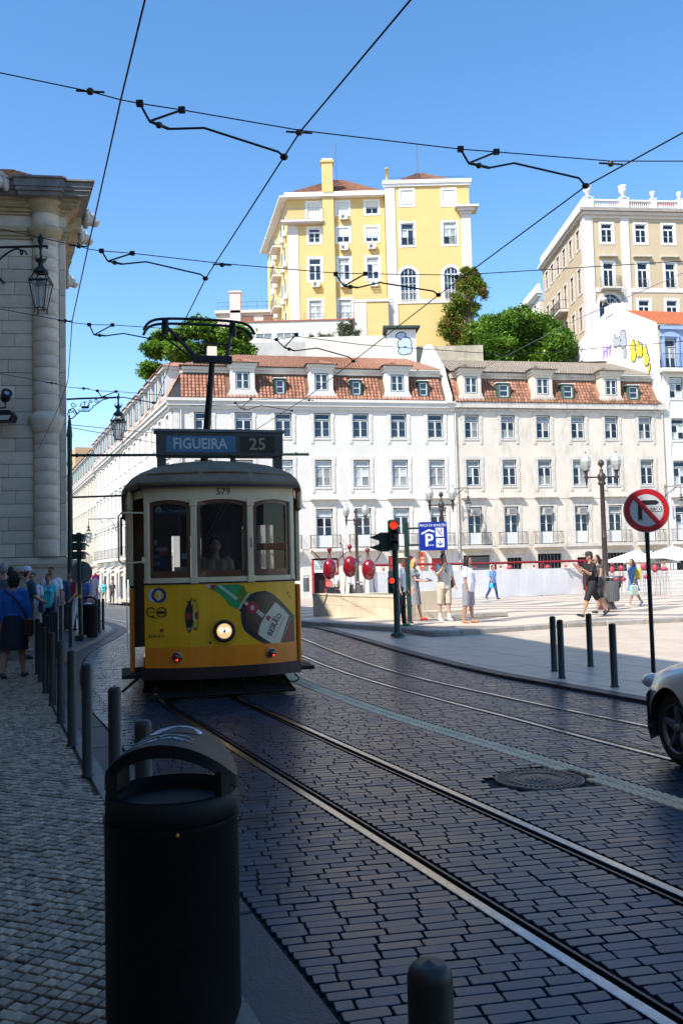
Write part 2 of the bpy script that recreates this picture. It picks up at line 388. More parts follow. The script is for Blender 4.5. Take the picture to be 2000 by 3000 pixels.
# small limestone cubes of the left sidewalk, laid on the diagonal
cubes = []
dirk = Vector((-0.405, 1)).normalized(); a45 = math.atan2(dirk.y, dirk.x) + R(45)
e1 = Vector((math.cos(a45), math.sin(a45))); e2 = Vector((-e1.y, e1.x)); p_ = 0.066
for i in range(-40, 300):
    for j in range(-260, 60):
        o = e1 * (i * p_) + e2 * (j * p_) ; x = 0.4 + o.x; y = 1.9 + o.y
        if y < 1.9 or y > 17 or x > KX(y) - 0.155 or x < -0.39 * y - 0.75: continue
        cubes.append((x + random.uniform(-.004, .004), y + random.uniform(-.004, .004), SIDE_Z + random.uniform(-.004, .003), a45 + random.uniform(-.09, .09), random.uniform(.88, 1.0), random.uniform(.88, 1.0)))
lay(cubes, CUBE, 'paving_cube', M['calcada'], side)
# the rest of that sidewalk, too far off to tell the cubes apart
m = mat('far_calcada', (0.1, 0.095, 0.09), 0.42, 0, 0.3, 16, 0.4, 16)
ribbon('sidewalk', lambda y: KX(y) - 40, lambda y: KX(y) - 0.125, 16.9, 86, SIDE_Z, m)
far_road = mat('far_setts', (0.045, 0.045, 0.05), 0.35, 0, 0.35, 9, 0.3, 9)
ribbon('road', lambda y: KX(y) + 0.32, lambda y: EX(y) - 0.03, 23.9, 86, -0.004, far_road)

# rails: head, groove, lip
def rail(curve, off, side_sign, label, y0=-6, y1=40):
    prof = [(-0.075, -0.0205), (-0.032, -0.0205), (-0.03, 0.002), (-0.026, 0.0045), (0.026, 0.0045), (0.03, 0.002), (0.032, -0.021), (0.07, -0.021), (0.072, 0.0), (0.088, 0.0), (0.09, -0.0205)]
    b = MB(); prev = None; y = y0
    while y <= y1:
        t = Vector((interp(curve, y + 0.3) - interp(curve, y - 0.3), 0.6)).normalized(); n = Vector((t.y, -t.x))
        c = Vector((interp(curve, y), y)) + n * off
        cur = [(c.x + n.x * s * side_sign, c.y + n.y * s * side_sign, gz(y) + z) for s, z in prof]
        if prev:
            for q in range(len(prof) - 1):
                mi = 0 if 1 <= q <= 4 else 1
                if side_sign > 0: b.quad(prev[q], prev[q + 1], cur[q + 1], cur[q], mi)
                else: b.quad(cur[q], cur[q + 1], prev[q + 1], prev[q], mi)
        prev = cur; y += 0.5
    b.build('tram_rail', [M['steel'], M['rail_lip']], label=label, cat='rail', group='grooved tram rails set in the cobbles')
rail(TRACK, -G, 1, 'steel tram rail nearest the foreground litter bin, left of the tram track')
rail(TRACK, G, -1, 'steel tram rail running from the bumper of the tram to the lower right corner')
rail(FARL, 0, 1, 'steel rail of the empty track that ends at the car wheel')
rail(FARR, 0, -1, 'steel rail of the empty track nearest the pale crossing pavement')

# manhole cover
b = MB(); rr = 0.31
b.lathe([(rr + 0.035, -0.02), (rr + 0.035, 0.0), (rr + 0.02, 0.004), (rr, 0.004), (rr - 0.004, -0.004), (rr - 0.012, -0.004), (rr - 0.016, 0.002), (0.0, 0.002)], 40)
for k in range(44):
    a = 2 * math.pi * k / 44
    for r0_, r1_ in ((0.2, 0.255), (0.27, 0.33)):
        b.box(r0_, r1_, -0.012, 0.012, 0.001, 0.006, 0, Matrix.Rotation(a + (0.07 if r0_ > .25 else 0), 4, 'Z'))
b.lathe([(0.19, 0.002), (0.19, 0.006), (0.175, 0.006), (0.175, 0.002)], 32, caps=False)
for k in range(7): b.box(-0.11 + k * 0.03, -0.092 + k * 0.03, -0.09 + 0.02 * abs(k - 3), 0.09 - 0.02 * abs(k - 3), 0.001, 0.006)
b.build('manhole_cover', mat('cast_iron', (0.05, 0.05, 0.055), 0.42, 0.6, 0.3, 20, 0.2, 60), loc=(1.49, 6.98, 0.0), label='round cast iron manhole cover beside the pale stripe in the road', cat='manhole cover')

# pale apron between the road edge and the kerb of the square
KERBP = [(-24, 86), (-5.2, 37.5), (-2.4, 30.5), (-1.301, 25.929), (0.006, 23.695), (1.221, 21.954), (1.85, 20.55), (2.05, 20.3), (2.35, 20.25), (2.674, 20.324), (3.128, 20.56), (5.48, 21.84), (8.708, 22.721), (14, 23.6), (45, 27)]
ap = MB(); lo = [(EX(y) + 0.2, y) for y in range(-10, 31)]; hi = [p for p in KERBP if p[1] < 31]
poly = lo + [(-2.4, 30.5)] + [p for p in KERBP[3:]] + [(45, -10)]
ap.add([(x, y, APRON_Z - 0.006 + gz(y)) for x, y in poly], [tuple(range(len(poly)))])
apron = ap.build('pavement', mat('pavement_bedding', (0.2, 0.185, 0.17), 0.7, 0, 0.15, 8), kind='structure')
def clip(poly, p, n):                    # keep the side n points to
    out = []
    for i in range(len(poly)):
        a = poly[i]; b_ = poly[(i + 1) % len(poly)]; da = (a - p).dot(n); db = (b_ - p).dot(n)
        if da >= 0: out.append(a)
        if da * db < 0: out.append(a + (b_ - a) * (da / (da - db)))
    return out
cnt = 0; rest = MB()
ad = Vector((0.383, -0.924)).normalized() ; an = Vector((-ad.y, ad.x))   # along the road / away from it
cells = []
for i in range(-30, 40):
    for j in range(-2, 40):
        L_, W_ = 1.05, 0.62
        o = Vector((2.0, 15)) + ad * (i * L_ + (0.5 * L_ if j % 2 else 0)) + an * (j * W_)
        pl_ = [o, o + ad * (L_ - 0.012), o + ad * (L_ - 0.012) + an * (W_ - 0.012), o + an * (W_ - 0.012)]
        c = (pl_[0] + pl_[2]) / 2
        if c.y < -1 or c.y > 29 or c.x > 16 or c.x < EX(c.y) - 0.5: continue
        # clip to the road edge
        t = Vector((EX(c.y + .4) - EX(c.y - .4), .8)).normalized(); n_ = Vector((t.y, -t.x))
        pl_ = clip(pl_, Vector((EX(c.y), c.y)) + n_ * 0.212, n_)
        for k in range(3, len(KERBP) - 1):   # clip to the kerb of the square
            a = Vector(KERBP[k]); b_ = Vector(KERBP[k + 1]); mid = (a + b_) / 2
            if k < 7 and c.x > 2.0: continue
            if k >= 9 and c.x < 1.9: continue
            nn = Vector((b_.y - a.y, a.x - b_.x)).normalized()
            if pl_ and k != 7 and k != 8:
                # only segments whose span faces the slab
                tt = (c - a).dot((b_ - a).normalized())
                if -0.8 < tt < (b_ - a).length + 0.8: pl_ = clip(pl_, a + nn * 0.01, nn)
            if len(pl_) < 3: break
        if len(pl_) < 3: continue
        cells.append((c.length, c, pl_))
cells.sort(key=lambda q: q[0])
for k, (d_, c, pl_) in enumerate(cells):
    b = MB() if k < 300 else rest; zz = gz(c.y) + APRON_Z + random.uniform(-.0015, .0015); ox = c if k < 300 else Vector((0, 0))
    pv = [p - ox for p in pl_]; n = len(pv); ce = sum(pv, Vector((0, 0))) / n
    pi_ = [p + (ce - p).normalized() * 0.006 for p in pv]
    z0 = 0 if k < 300 else zz
    b.add([(p.x, p.y, z0 - 0.02) for p in pv] + [(p.x, p.y, z0 - 0.003) for p in pv] + [(p.x, p.y, z0) for p in pi_],
          [(q, (q + 1) % n, n + (q + 1) % n, n + q) for q in range(n)] + [(n + q, n + (q + 1) % n, 2 * n + (q + 1) % n, 2 * n + q) for q in range(n)] + [tuple(range(2 * n, 3 * n))])
    if k < 300: b.build('paving_slab', M['apron'], apron, loc=(c.x, c.y, zz))
if rest.v: rest.build('paving_slab', M['apron'], apron, kind='stuff')

# the square: black and white mosaic paving
m = bpy.data.materials.new('mosaic_paving'); m.use_nodes = True; n = m.node_tree.nodes; l = m.node_tree.links
bs = n['Principled BSDF']; bs.inputs['Roughness'].default_value = 0.5
tc = n.new('ShaderNodeTexCoord'); mp = n.new('ShaderNodeMapping'); mp.inputs['Rotation'].default_value = (0, 0, R(-9)); l.new(tc.outputs['Object'], mp.inputs[0])
sx = n.new('ShaderNodeSeparateXYZ'); l.new(mp.outputs[0], sx.inputs[0])
def mth(op, a, b_=None, c=None):
    q = n.new('ShaderNodeMath'); q.operation = op
    for i, x in enumerate((a, b_, c)):
        if x is None: continue
        if isinstance(x, (int, float)): q.inputs[i].default_value = x
        else: l.new(x, q.inputs[i])
    return q.outputs[0]
tri = mth('PINGPONG', sx.outputs[0], 2.6)
tri2 = mth('PINGPONG', mth('ADD', sx.outputs[0], 1.3), 5.0)
v_ = mth('ADD', mth('MULTIPLY_ADD', tri, 0.85, sx.outputs[1]), mth('MULTIPLY', tri2, 0.25))
st = mth('LESS_THAN', mth('FRACT', mth('DIVIDE', v_, 3.1)), mth('MULTIPLY_ADD', tri2, 0.035, 0.27))
nz = n.new('ShaderNodeTexNoise'); nz.inputs['Scale'].default_value = 14; nz.inputs['Detail'].default_value = 4; l.new(tc.outputs['Object'], nz.inputs[0])
nz2 = n.new('ShaderNodeTexNoise'); nz2.inputs['Scale'].default_value = 0.5; nz2.inputs['Detail'].default_value = 4; l.new(tc.outputs['Object'], nz2.inputs[0])
mx = n.new('ShaderNodeMix'); mx.data_type = 'RGBA'; mx.inputs[6].default_value = (0.58, 0.47, 0.36, 1); mx.inputs[7].default_value = (0.23, 0.205, 0.185, 1); l.new(st, mx.inputs[0])
mm = n.new('ShaderNodeMix'); mm.data_type = 'RGBA'; mm.blend_type = 'MULTIPLY'; mm.inputs[0].default_value = 1; l.new(mx.outputs[2], mm.inputs[6])
l.new(mth('ADD', mth('MULTIPLY_ADD', nz.outputs['Fac'], 0.35, 0.62), mth('MULTIPLY', nz2.outputs['Fac'], 0.4)), mm.inputs[7]); l.new(mm.outputs[2], bs.inputs['Base Color'])
bu = n.new('ShaderNodeBump'); bu.inputs['Strength'].default_value = 0.25; bu.inputs['Distance'].default_value = 0.01; l.new(nz.outputs['Fac'], bu.inputs['Height']); l.new(bu.outputs[0], bs.inputs['Normal'])
b = MB(); pz = [(p[0], p[1]) for p in KERBP] + [(45, 86)]
# strips between kerb line and the far end, fine enough to follow the fall of the street
kp = KERBP
for i in range(len(kp) - 1):
    a, c = kp[i], kp[i + 1]
    if a[0] >= c[0]: continue
    for q in range(14):
        f = lambda p, t: (p[0], p[1] + (86 - p[1]) * t, gz(p[1] + (86 - p[1]) * t) + PLAZA_Z - 0.002)
        b.quad(f(a, q / 14), f(c, q / 14), f(c, (q + 1) / 14), f(a, (q + 1) / 14))
plaza = b.build('square', m, kind='structure')
# kerb stones of the square
def kerb_run(pts, nm, parent, wid=0.3, step=1.15):
    for i in range(len(pts) - 1):
        a = Vector((*pts[i], 0)); c = Vector((*pts[i + 1], 0)); L = (c - a).length; k = max(1, round(L / step)); t = (c - a) / L; nn = Vector((t.y, -t.x, 0))
        for q in range(k):
            s0 = a + t * (L * q / k + 0.003); s1 = a + t * (L * (q + 1) / k - 0.003); ce = (s0 + s1) / 2
            mb = MB(); mb.bbox(-(s1 - s0).length / 2, (s1 - s0).length / 2, -0.012, wid, -0.2, PLAZA_Z + 0.006, 0.02)
            mb.build(nm, M['kerb'], parent, loc=(ce.x, ce.y, gz(ce.y)), rot=(0, 0, math.atan2(t.y, t.x)))
kerb_run(KERBP[2:14], 'kerb_stone', plaza)
# ------------------------------------------------------------------ buildings
TH = R(11.6)
def wall(mb, x0, x1, z0, z1, holes, y=0.0, dep=0.22, mi=0, back=True):    # a wall in x,z with rectangular openings and reveals
    xs = sorted({x0, x1, *[h[0] for h in holes], *[h[1] for h in holes]}); zs = sorted({z0, z1, *[h[2] for h in holes], *[h[3] for h in holes]})
    xs = [x for x in xs if x0 <= x <= x1]; zs = [z for z in zs if z0 <= z <= z1]
    for i in range(len(xs) - 1):
        for j in range(len(zs) - 1):
            cx, cz = (xs[i] + xs[i + 1]) / 2, (zs[j] + zs[j + 1]) / 2
            if any(h[0] < cx < h[1] and h[2] < cz < h[3] for h in holes): continue
            mb.quad((xs[i], y, zs[j]), (xs[i + 1], y, zs[j]), (xs[i + 1], y, zs[j + 1]), (xs[i], y, zs[j + 1]), mi)
    for a, b, c, d in holes:
        mb.quad((a, y, c), (a, y + dep, c), (a, y + dep, d), (a, y, d), mi); mb.quad((b, y, c), (b, y, d), (b, y + dep, d), (b, y + dep, c), mi)
        mb.quad((a, y, d), (a, y + dep, d), (b, y + dep, d), (b, y, d), mi); mb.quad((a, y, c), (b, y, c), (b, y + dep, c), (a, y + dep, c), mi)
def ring(mb, x0, x1, z0, z1, t, y0, y1, mi=0, tb=None):                   # rectangular frame
    tb = t if tb is None else tb
    mb.box(x0, x0 + t, y0, y1, z0, z1, mi); mb.box(x1 - t, x1, y0, y1, z0, z1, mi)
    mb.box(x0 + t, x1 - t, y0, y1, z1 - t, z1, mi); mb.box(x0 + t, x1 - t, y0, y1, z0, z0 + tb, mi)
def pane_mat(nm, col, rough=0.04, var=0.3): return mat(nm, col, rough, 0, var, 1.6, spec=0.8, rnd=0.25)
M['pane'] = pane_mat('window_pane', (0.02, 0.03, 0.045))
M['pane_grey'] = pane_mat('window_pane_over_grey_curtain', (0.22, 0.22, 0.2), 0.08)
M['pane_pale'] = pane_mat('window_pane_over_white_curtain', (0.42, 0.44, 0.43), 0.1)
M['pane_black'] = pane_mat('window_pane_of_dark_room', (0.008, 0.01, 0.014), 0.06)
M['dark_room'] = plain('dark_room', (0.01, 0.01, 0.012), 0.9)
_wc = {}
def win_meshes(w_, h, style, frame_m, sash_m):
    key = (round(w_, 2), round(h, 2), style, frame_m.name, sash_m.name)
    if key in _wc: return _wc[key]
    f = MB(); ft = 0.055
    ring(f, -w_ / 2, w_ / 2, 0, h, ft, 0.0, 0.09)
    x0, x1, z0, z1 = -w_ / 2 + ft, w_ / 2 - ft, ft, h - ft
    s = MB(); panes = []; st = 0.05; y0, y1 = 0.02, 0.08
    zt = z1
    if style in ('A', 'D'):                 # light over the casements
        tr = z1 - (z1 - z0) * (0.27 if style == 'A' else 0.2)
        f.box(x0, x1, 0.002, 0.09, tr - 0.03, tr + 0.03)
        ring(s, x0, x1, tr + 0.03, z1, st, y0, y1); panes.append((0, (tr + 0.03 + z1) / 2, x1 - x0 - 2 * st, z1 - tr - 0.03 - 2 * st)); zt = tr - 0.03
    zb = z0
    if style == 'D': zb = z0 + (z1 - z0) * 0.3; s.box(x0, x1, y0, y1, z0, zb); zb -= 0.001
    for sg in (-1, 1):
        a, b = (x0, -0.004) if sg < 0 else (0.004, x1)
        rows = 2; ring(s, a, b, zb, zt, st, y0, y1)
        hh = (zt - zb - 2 * st - 0.028 * (rows - 1)) / rows
        for r_ in range(rows):
            zc = zb + st + r_ * (hh + 0.028) + hh / 2
            panes.append(((a + b) / 2, zc, b - a - 2 * st, hh))
            if r_: s.box(a + st, b - st, y0 + 0.01, y1 - 0.01, zc - hh / 2 - 0.028, zc - hh / 2)
    fm = f.mesh('window', frame_m); sm_ = s.mesh('sash', sash_m); _wc[key] = (fm, sm_, panes); return _wc[key]
_pm = {}
def pane_mesh(w_, h, m):
    key = (round(w_, 3), round(h, 3), m.name)
    if key not in _pm:
        b = MB(); b.box(-w_ / 2 - 0.004, w_ / 2 + 0.004, 0, 0.012, -h / 2 - 0.004, h / 2 + 0.004); _pm[key] = b.mesh('pane', m)
    return _pm[key]
def window(parent, x, z, w_, h, style='A', y=0.12, frame_m=None, sash_m=None, pm=None, tilt=0.012):
    fm, sm_, panes = win_meshes(w_, h, style, frame_m or M['dark_green'], sash_m or M['white_paint'])
    o = link('window', fm, parent, (x, y, z)); link('sash', sm_, o)
    for k, (px, pz, pw, ph) in enumerate(panes):
        m = pm(k) if callable(pm) else (pm or M['pane'])
        link('pane', pane_mesh(pw, ph, m), o, (px, 0.045, pz), (random.uniform(-.1, -.03), 0, random.uniform(-tilt, tilt)))
    return o
_sc = {}
def surround(parent, x, z, w_, h, m, hood=False, sill=True, t=0.24):
    key = (round(w_, 2), round(h, 2), hood, m.name, t, sill)
    if key not in _sc:
        b = MB(); a = w_ / 2 + 0.002; p = -0.045
        b.box(-a - t, -a, p, 0.02, -0.12, h + 0.002); b.box(a, a + t, p, 0.02, -0.12, h + 0.002)
        b.box(-a - t, a + t, p, 0.02, h + 0.002, h + t)
        b.box(-a - t - 0.06, -a - t, p + 0.003, 0.02, h - 0.35, h + t - 0.03); b.box(a + t, a + t + 0.06, p + 0.003, 0.02, h - 0.35, h + t - 0.03)
        if sill:
            b.box(-a, a, p, 0.02, -0.16, -0.002); b.box(-a - t, -a - t + 0.2, p - 0.003, 0.02, -0.42, -0.12); b.box(a + t - 0.2, a + t, p - 0.003, 0.02, -0.42, -0.12)
        if hood:
            b.box(-a - t + 0.05, a + t - 0.05, p - 0.02, 0.02, h + t, h + t + 0.36); b.box(-a - t - 0.1, a + t + 0.1, -0.2, 0.02, h + t + 0.36, h + t + 0.43)
            b.box(-a - t - 0.18, a + t + 0.18, -0.32, 0.02, h + t + 0.43, h + t + 0.5)
        _sc[key] = b.mesh('window_surround', m)
    return link('window_surround', _sc[key], parent, (x, 0, z))
_bc = {}
def balcony(parent, x, z, w_, m_slab, m_iron, d=0.55, h=0.98, bars=9, name='balcony', thick=0.22, scroll=True):
    key = (w_, d, h, bars, m_slab.name, thick)
    if key not in _bc:
        b = MB(); b.box(-w_ / 2, w_ / 2, -d, 0.0, -thick, 0.0); b.box(-w_ / 2 + 0.08, w_ / 2 - 0.08, -d + 0.1, 0, -thick - 0.1, -thick)
        s_ = b.mesh(name, m_slab); r = MB()
        for zz in (0.08, h): r.tube([(-w_ / 2 + .04, 0, zz), (-w_ / 2 + .04, -d + .05, zz), (w_ / 2 - .04, -d + .05, zz), (w_ / 2 - .04, 0, zz)], 0.018, 4)
        for k in range(bars + 1):
            xx = lerp(-w_ / 2 + .04, w_ / 2 - .04, k / bars); r.tube([(xx, -d + .05, 0.0), (xx, -d + .05, h)], 0.011, 4)
            if scroll and k < bars:
                xc = xx + (w_ - .08) / bars / 2
                r.tube([(xc + 0.05 * math.cos(a_), -d + .05, 0.5 + 0.32 * math.sin(a_)) for a_ in [q * math.pi / 4 for q in range(9)]], 0.008, 3)
        for k in range(3):
            yy = lerp(-d + .05, 0, k / 3)
            for sg in (-1, 1): r.tube([(sg * (w_ / 2 - .04), yy, 0), (sg * (w_ / 2 - .04), yy, h)], 0.011, 4)
        _bc[key] = (s_, r.mesh('railing', m_iron))
    o = link(name, _bc[key][0], parent, (x, 0, z)); link('railing', _bc[key][1], o); return o

# --- clay roof tiles
M['clay'] = mat('clay_tile', (0.32, 0.14, 0.085), 0.75, 0, 0.25, 9, 0.2, 30, rnd=0.28, stain=0.45, stcol=(0.22, 0.13, 0.09), stscale=(2, 2, 2))
M['clay_old'] = mat('old_clay_tile', (0.27, 0.125, 0.075), 0.8, 0, 0.3, 9, 0.2, 30, rnd=0.4, stain=0.6, stcol=(0.16, 0.12, 0.09), stscale=(2, 2, 2))
M['clay_grey'] = mat('weathered_clay_tile', (0.3, 0.245, 0.19), 0.85, 0, 0.25, 6, 0.3, 30, rnd=0.2, stain=0.5, stcol=(0.2, 0.18, 0.15), stscale=(1.5, 1.5, 1.5))
M['clay_pale'] = mat('sun_bleached_clay_tile', (0.42, 0.22, 0.14), 0.8, 0, 0.2, 6, 0.2, 30, rnd=0.2, stain=0.3, stcol=(0.3, 0.2, 0.15))
def tile_geo(L=0.36, r=0.125, n=5):
    vs = []; fs = []
    for k, (y, rr_, z) in enumerate(((0, r, 0.028), (L, r * 0.86, 0.0))):
        for i in range(n + 1):
            a = math.pi * i / n; vs.append((-rr_ * math.cos(a), y, z + rr_ * math.sin(a) * 0.75))
    for i in range(n): fs.append((i, i + 1, n + 2 + i, n + 1 + i))
    fs.append(tuple(range(n + 1))[::-1])
    return vs, fs
TILE = tile_geo()
def tiles(parent, frame, cols, rows, pitch_x, pitch_y, ok, m, near=300, nm='roof_tile', geo=TILE, wob=0.01):
    """frame maps (x, up the slope) to a matrix; ok(x,u) says whether a tile lies there"""
    b0 = MB(); b0.add(*geo); me = b0.mesh(nm, m); rest = MB(); c = 0
    for j in range(rows):
        for i in range(cols):
            x, u = (i + 0.5) * pitch_x, j * pitch_y
            if not ok(x, u): continue
            Mx = frame(x + random.uniform(-wob, wob), u + random.uniform(-wob, wob)) @ Matrix.Rotation(random.uniform(-.03, .03), 4, 'Z')
            if c < near:
                o = link(nm, me, parent); o.matrix_basis = Mx
            else: rest.add(geo[0], geo[1], 0, Mx)
            c += 1
    if rest.v: rest.build(nm, m, parent, kind='stuff')
def slope_frame(p0, ex, eu):             # local frame on a roof slope: ex along the eave, eu up the slope
    ex = Vector(ex).normalized(); eu = Vector(eu).normalized(); en = ex.cross(eu)
    B = Matrix((ex, eu, en)).transposed().to_4x4()
    return lambda x, u: Matrix.Translation(Vector(p0) + ex * x + eu * u) @ B
def tiled_quad(mb, a, b, c, d, pitch=0.24, course=0.34, amp=0.05, mi=0):  # a,b along the eave, d,c above: corrugated tile sheet
    a, b, c, d = map(Vector, (a, b, c, d)); n = max(2, int((b - a).length / pitch)); m_ = max(1, int(max((d - a).length, (c - b).length) / course))
    nrm = (b - a).cross(d - a).normalized()
    sub = 4
    for j in range(m_):
        for i in range(n * sub):
            def P(u, v_, lift): 
                p = a.lerp(b, u).lerp(d.lerp(c, u), v_); w_ = abs(math.sin(math.pi * u * n)); return p + nrm * (amp * w_ + lift)
            u0, u1 = i / (n * sub), (i + 1) / (n * sub)
            mb.add([P(u0, j / m_, 0.035), P(u1, j / m_, 0.035), P(u1, (j + 1) / m_, 0), P(u0, (j + 1) / m_, 0)], [(0, 1, 2, 3)], mi)
            mb.add([P(u0, j / m_, 0.035), P(u1, j / m_, 0.035), P(u1, j / m_, -0.03), P(u0, j / m_, -0.03)], [(3, 2, 1, 0)], mi)

# ---------------------------------------------------------------- main facade row
M['plaster_white'] = mat('white_plaster', (0.66, 0.625, 0.57), 0.85, 0, 0.05, 0.9, 0.08, 30, stain=0.3, stcol=(0.52, 0.49, 0.43), stscale=(0.8, 0.8, 0.25))
M['plaster_cream'] = mat('old_cream_plaster', (0.65, 0.58, 0.48), 0.85, 0, 0.07, 0.8, 0.1, 25, stain=0.9, stcol=(0.4, 0.36, 0.31), stscale=(0.9, 0.9, 0.32))
M['stone_trim'] = mat('limestone_trim', (0.62, 0.58, 0.52), 0.8, 0, 0.1, 3, 0.08, 30, stain=0.3, stcol=(0.42, 0.4, 0.36))
M['stone_old'] = mat('weathered_limestone_trim', (0.56, 0.52, 0.46), 0.85, 0, 0.14, 3, 0.12, 30, stain=0.6, stcol=(0.28, 0.26, 0.23))
BAYS_A = [-10.05, -7.13, -4.2, -1.29, 1.63, 4.58, 7.49]; BAYS_B = [10.4, 13.36, 16.29, 19.23, 22.12, 25.07]
ROW3, ROW2, ROW1 = (11.25, 13.1), (7.58, 9.6), (3.03, 5.95)
GB = -1.1

def roof_mansard(root, x0, x1, xs_dorm, dorm_w, m_low, m_up, zc, tmat, ridge_y=4.2, left_hip=False, right_step=False, xa=None, near=300, up_m=None, dw=1.03, dh=1.3):
    # lower slope with single tiles
    z0, z1, y0, y1 = zc, zc + 2.05, -0.35, 0.85
    b = MB(); b.quad((x0, y0, z0 - .06), (x1, y0, z0 - .06), (x1, y1, z1 - .06), (x0, y1, z1 - .06)); b.build('roof_bed', m_low, root)
    fr = slope_frame((x0, y0, z0 - 0.03), (1, 0, 0), (0, y1 - y0, z1 - z0))
    L = math.hypot(y1 - y0, z1 - z0)
    def ok(x, u):
        X = x0 + x
        for d_, hw in xs_dorm:
            if abs(X - d_) < hw and u > 0.05: return False
        return X < x1
    tiles(root, fr, int((x1 - x0) / 0.27), int(L / 0.3), 0.27, 0.3, ok, tmat, near)
    # upper eave cornice and upper slope
    b = MB(); b.box(x0 + .1, x1, y1 - 0.12, y1 + 0.6, z1, z1 + 0.2); b.box(x0 + .1, x1, y1 - 0.3, y1 + 0.6, z1 + 0.2, z1 + 0.42)
    b.build('upper_cornice', M['plaster_white'] if up_m is None else up_m, root)
    ze = z1 + 0.44; zr = ze + 1.75
    b = MB(); tiled_quad(b, (x0 - .1, y1 - 0.5, ze), (x1, y1 - 0.5, ze), (x1 - (1.7 if right_step else 0), ridge_y, zr), ((x0 + 4.4) if left_hip else x0, ridge_y, zr))
    b.quad(((x0 + 4.4) if left_hip else x0, ridge_y, zr), (x1 - (1.7 if right_step else 0), ridge_y, zr), (x1, 9, ze), (x0, 9, ze))
    b.build('upper_roof', m_up, root, kind='stuff')
    return z1, y1, ze, zr

def dormer(root, x, zc, w_, wallm, tmat, ww=1.03, wh=1.3, old=False, pm=None):
    b = MB(); h = 2.35; yf = -0.28
    # flared cheeks, front with opening
    wz = 0.62
    wall(b, -w_ / 2, w_ / 2, 0, h, [(-ww / 2, ww / 2, wz, wz + wh)], yf, 0.12)
    for sg in (-1, 1):
        b.quad((sg * w_ / 2, yf, 0), (sg * w_ / 2, 1.2, 0), (sg * w_ / 2, 1.2, h), (sg * w_ / 2, yf, h))
        b.prism([(sg * w_ / 2, 0), (sg * (w_ / 2 + 0.28), 0), (sg * (w_ / 2 + 0.24), 0.16), (sg * (w_ / 2 + 0.22), 0.3), (sg * (w_ / 2 + 0.1), 0.45), (sg * (w_ / 2 + 0.06), 0.62), (sg * w_ / 2, 0.7)][::(1 if sg > 0 else -1)],
                0, 0.5, 0, Matrix.Translation((0, yf + 0.51, 0)) @ Matrix.Rotation(R(90), 4, 'X'))
    b.box(-w_ / 2 - 0.28, w_ / 2 + 0.28, yf - 0.03, yf + 0.5, -0.02, 0.1)
    b.box(-w_ / 2 - 0.1, w_ / 2 + 0.1, yf - 0.1, 1.3, h - 0.18, h); b.box(-w_ / 2 - 0.2, w_ / 2 + 0.2, yf - 0.2, 1.4, h, h + 0.2)
    d = b.build('dormer', wallm, root, loc=(x, 0, zc))
    r = MB(); e = w_ / 2 + 0.34; hz = h + 0.2
    tiled_quad(r, (-e, yf - 0.36, hz), (e, yf - 0.36, hz), (0.05, 0.7, hz + 0.5), (-0.05, 0.7, hz + 0.5), 0.22, 0.3)
    tiled_quad(r, (-e, 2.4, hz), (-e, yf - 0.36, hz), (0, 0.7, hz + 0.5), (0, 2.4, hz + 0.5), 0.22, 0.3)
    tiled_quad(r, (e, yf - 0.36, hz), (e, 2.4, hz), (0, 2.4, hz + 0.5), (0, 0.7, hz + 0.5), 0.22, 0.3)
    r.build('dormer_roof', tmat, d, kind='stuff')
    fm, sm_, panes = win_meshes(ww, wh, 'B', M['dark_green'], M['white_paint'])
    link('window_frame', fm, d, (0, yf + 0.04, wz)); link('sash', sm_, d, (0, yf + 0.04, wz))
    for k, (px, pz, pw, ph) in enumerate(panes):
        link('pane', pane_mesh(pw, ph, pm or M['pane']), d, (px, yf + 0.085, wz + pz), (random.uniform(-.02, .02), 0, random.uniform(-.02, .02)))
    return d
def skylight(root, x, zc, ww, wh, m, off=0.25):
    # small green-framed roof window standing on the mansard slope
    b = MB(); y = -0.16
    ring(b, -ww / 2, ww / 2, 0, wh, 0.14, y, y + 1.2)
    b.box(-ww / 2 - .08, ww / 2 + .08, y - .08, y + 1.2, wh, wh + .05, 1)
    d = b.build('roof_window', [m, M['white_paint']], root, loc=(x, 0, zc + off))
    s_ = MB(); ring(s_, -ww / 2 + .14, ww / 2 - .14, .14, wh - .14, .06, y + .05, y + .1); s_.box(-ww / 2 + .2, ww / 2 - .2, y + .05, y + .1, wh / 2 - .02, wh / 2 + .02)
    s_.build('sash', M['white_paint'], d)
    hh = (wh - .4) / 2 - .02
    for q in (-1, 1): link('pane', pane_mesh(ww - .4, hh, M['pane']), d, (0, y + .08, wh / 2 + q * (hh / 2 + .02)))
    return d

# --- building A: white, seven bays
A = thing('townhouse', 'white three storey townhouse with red mansard roof and white dormers behind the tram', 'building', (0, 65, 0), TH)
XA0, XA1 = -12.2, 8.95
holes = []
for x in BAYS_A:
    for z0, z1 in (ROW3, ROW2, ROW1): holes.append((x - .63, x + .63, z0, z1))
gh = [(-2.3, -0.3, GB, 2.3), (3.5, 5.4, GB, 2.35), (6.85, 8.05, 0.0, 2.1)]
b = MB(); wall(b, XA0, XA1, GB, 13.3, holes + gh); b.quad((XA0, 0, GB), (XA0, 0, 13.3), (XA0, 12, 13.3), (XA0, 12, GB)); b.quad((XA1, 0, GB), (XA1, 12, GB), (XA1, 12, 13.3), (XA1, 0, 13.3))
b.box(XA0, XA1, -0.03, 0.0, 6.55, 6.68); b.build('wall', M['plaster_white'], A)
for x in (-11.95, 8.75):                               # corner strips of stone
    b = MB(); b.box(-0.22, 0.22, -0.04, 0.0, GB, 13.2); b.build('pilaster', M['stone_trim'] if x < 0 else M['plaster_white'], A, loc=(x, 0, 0))
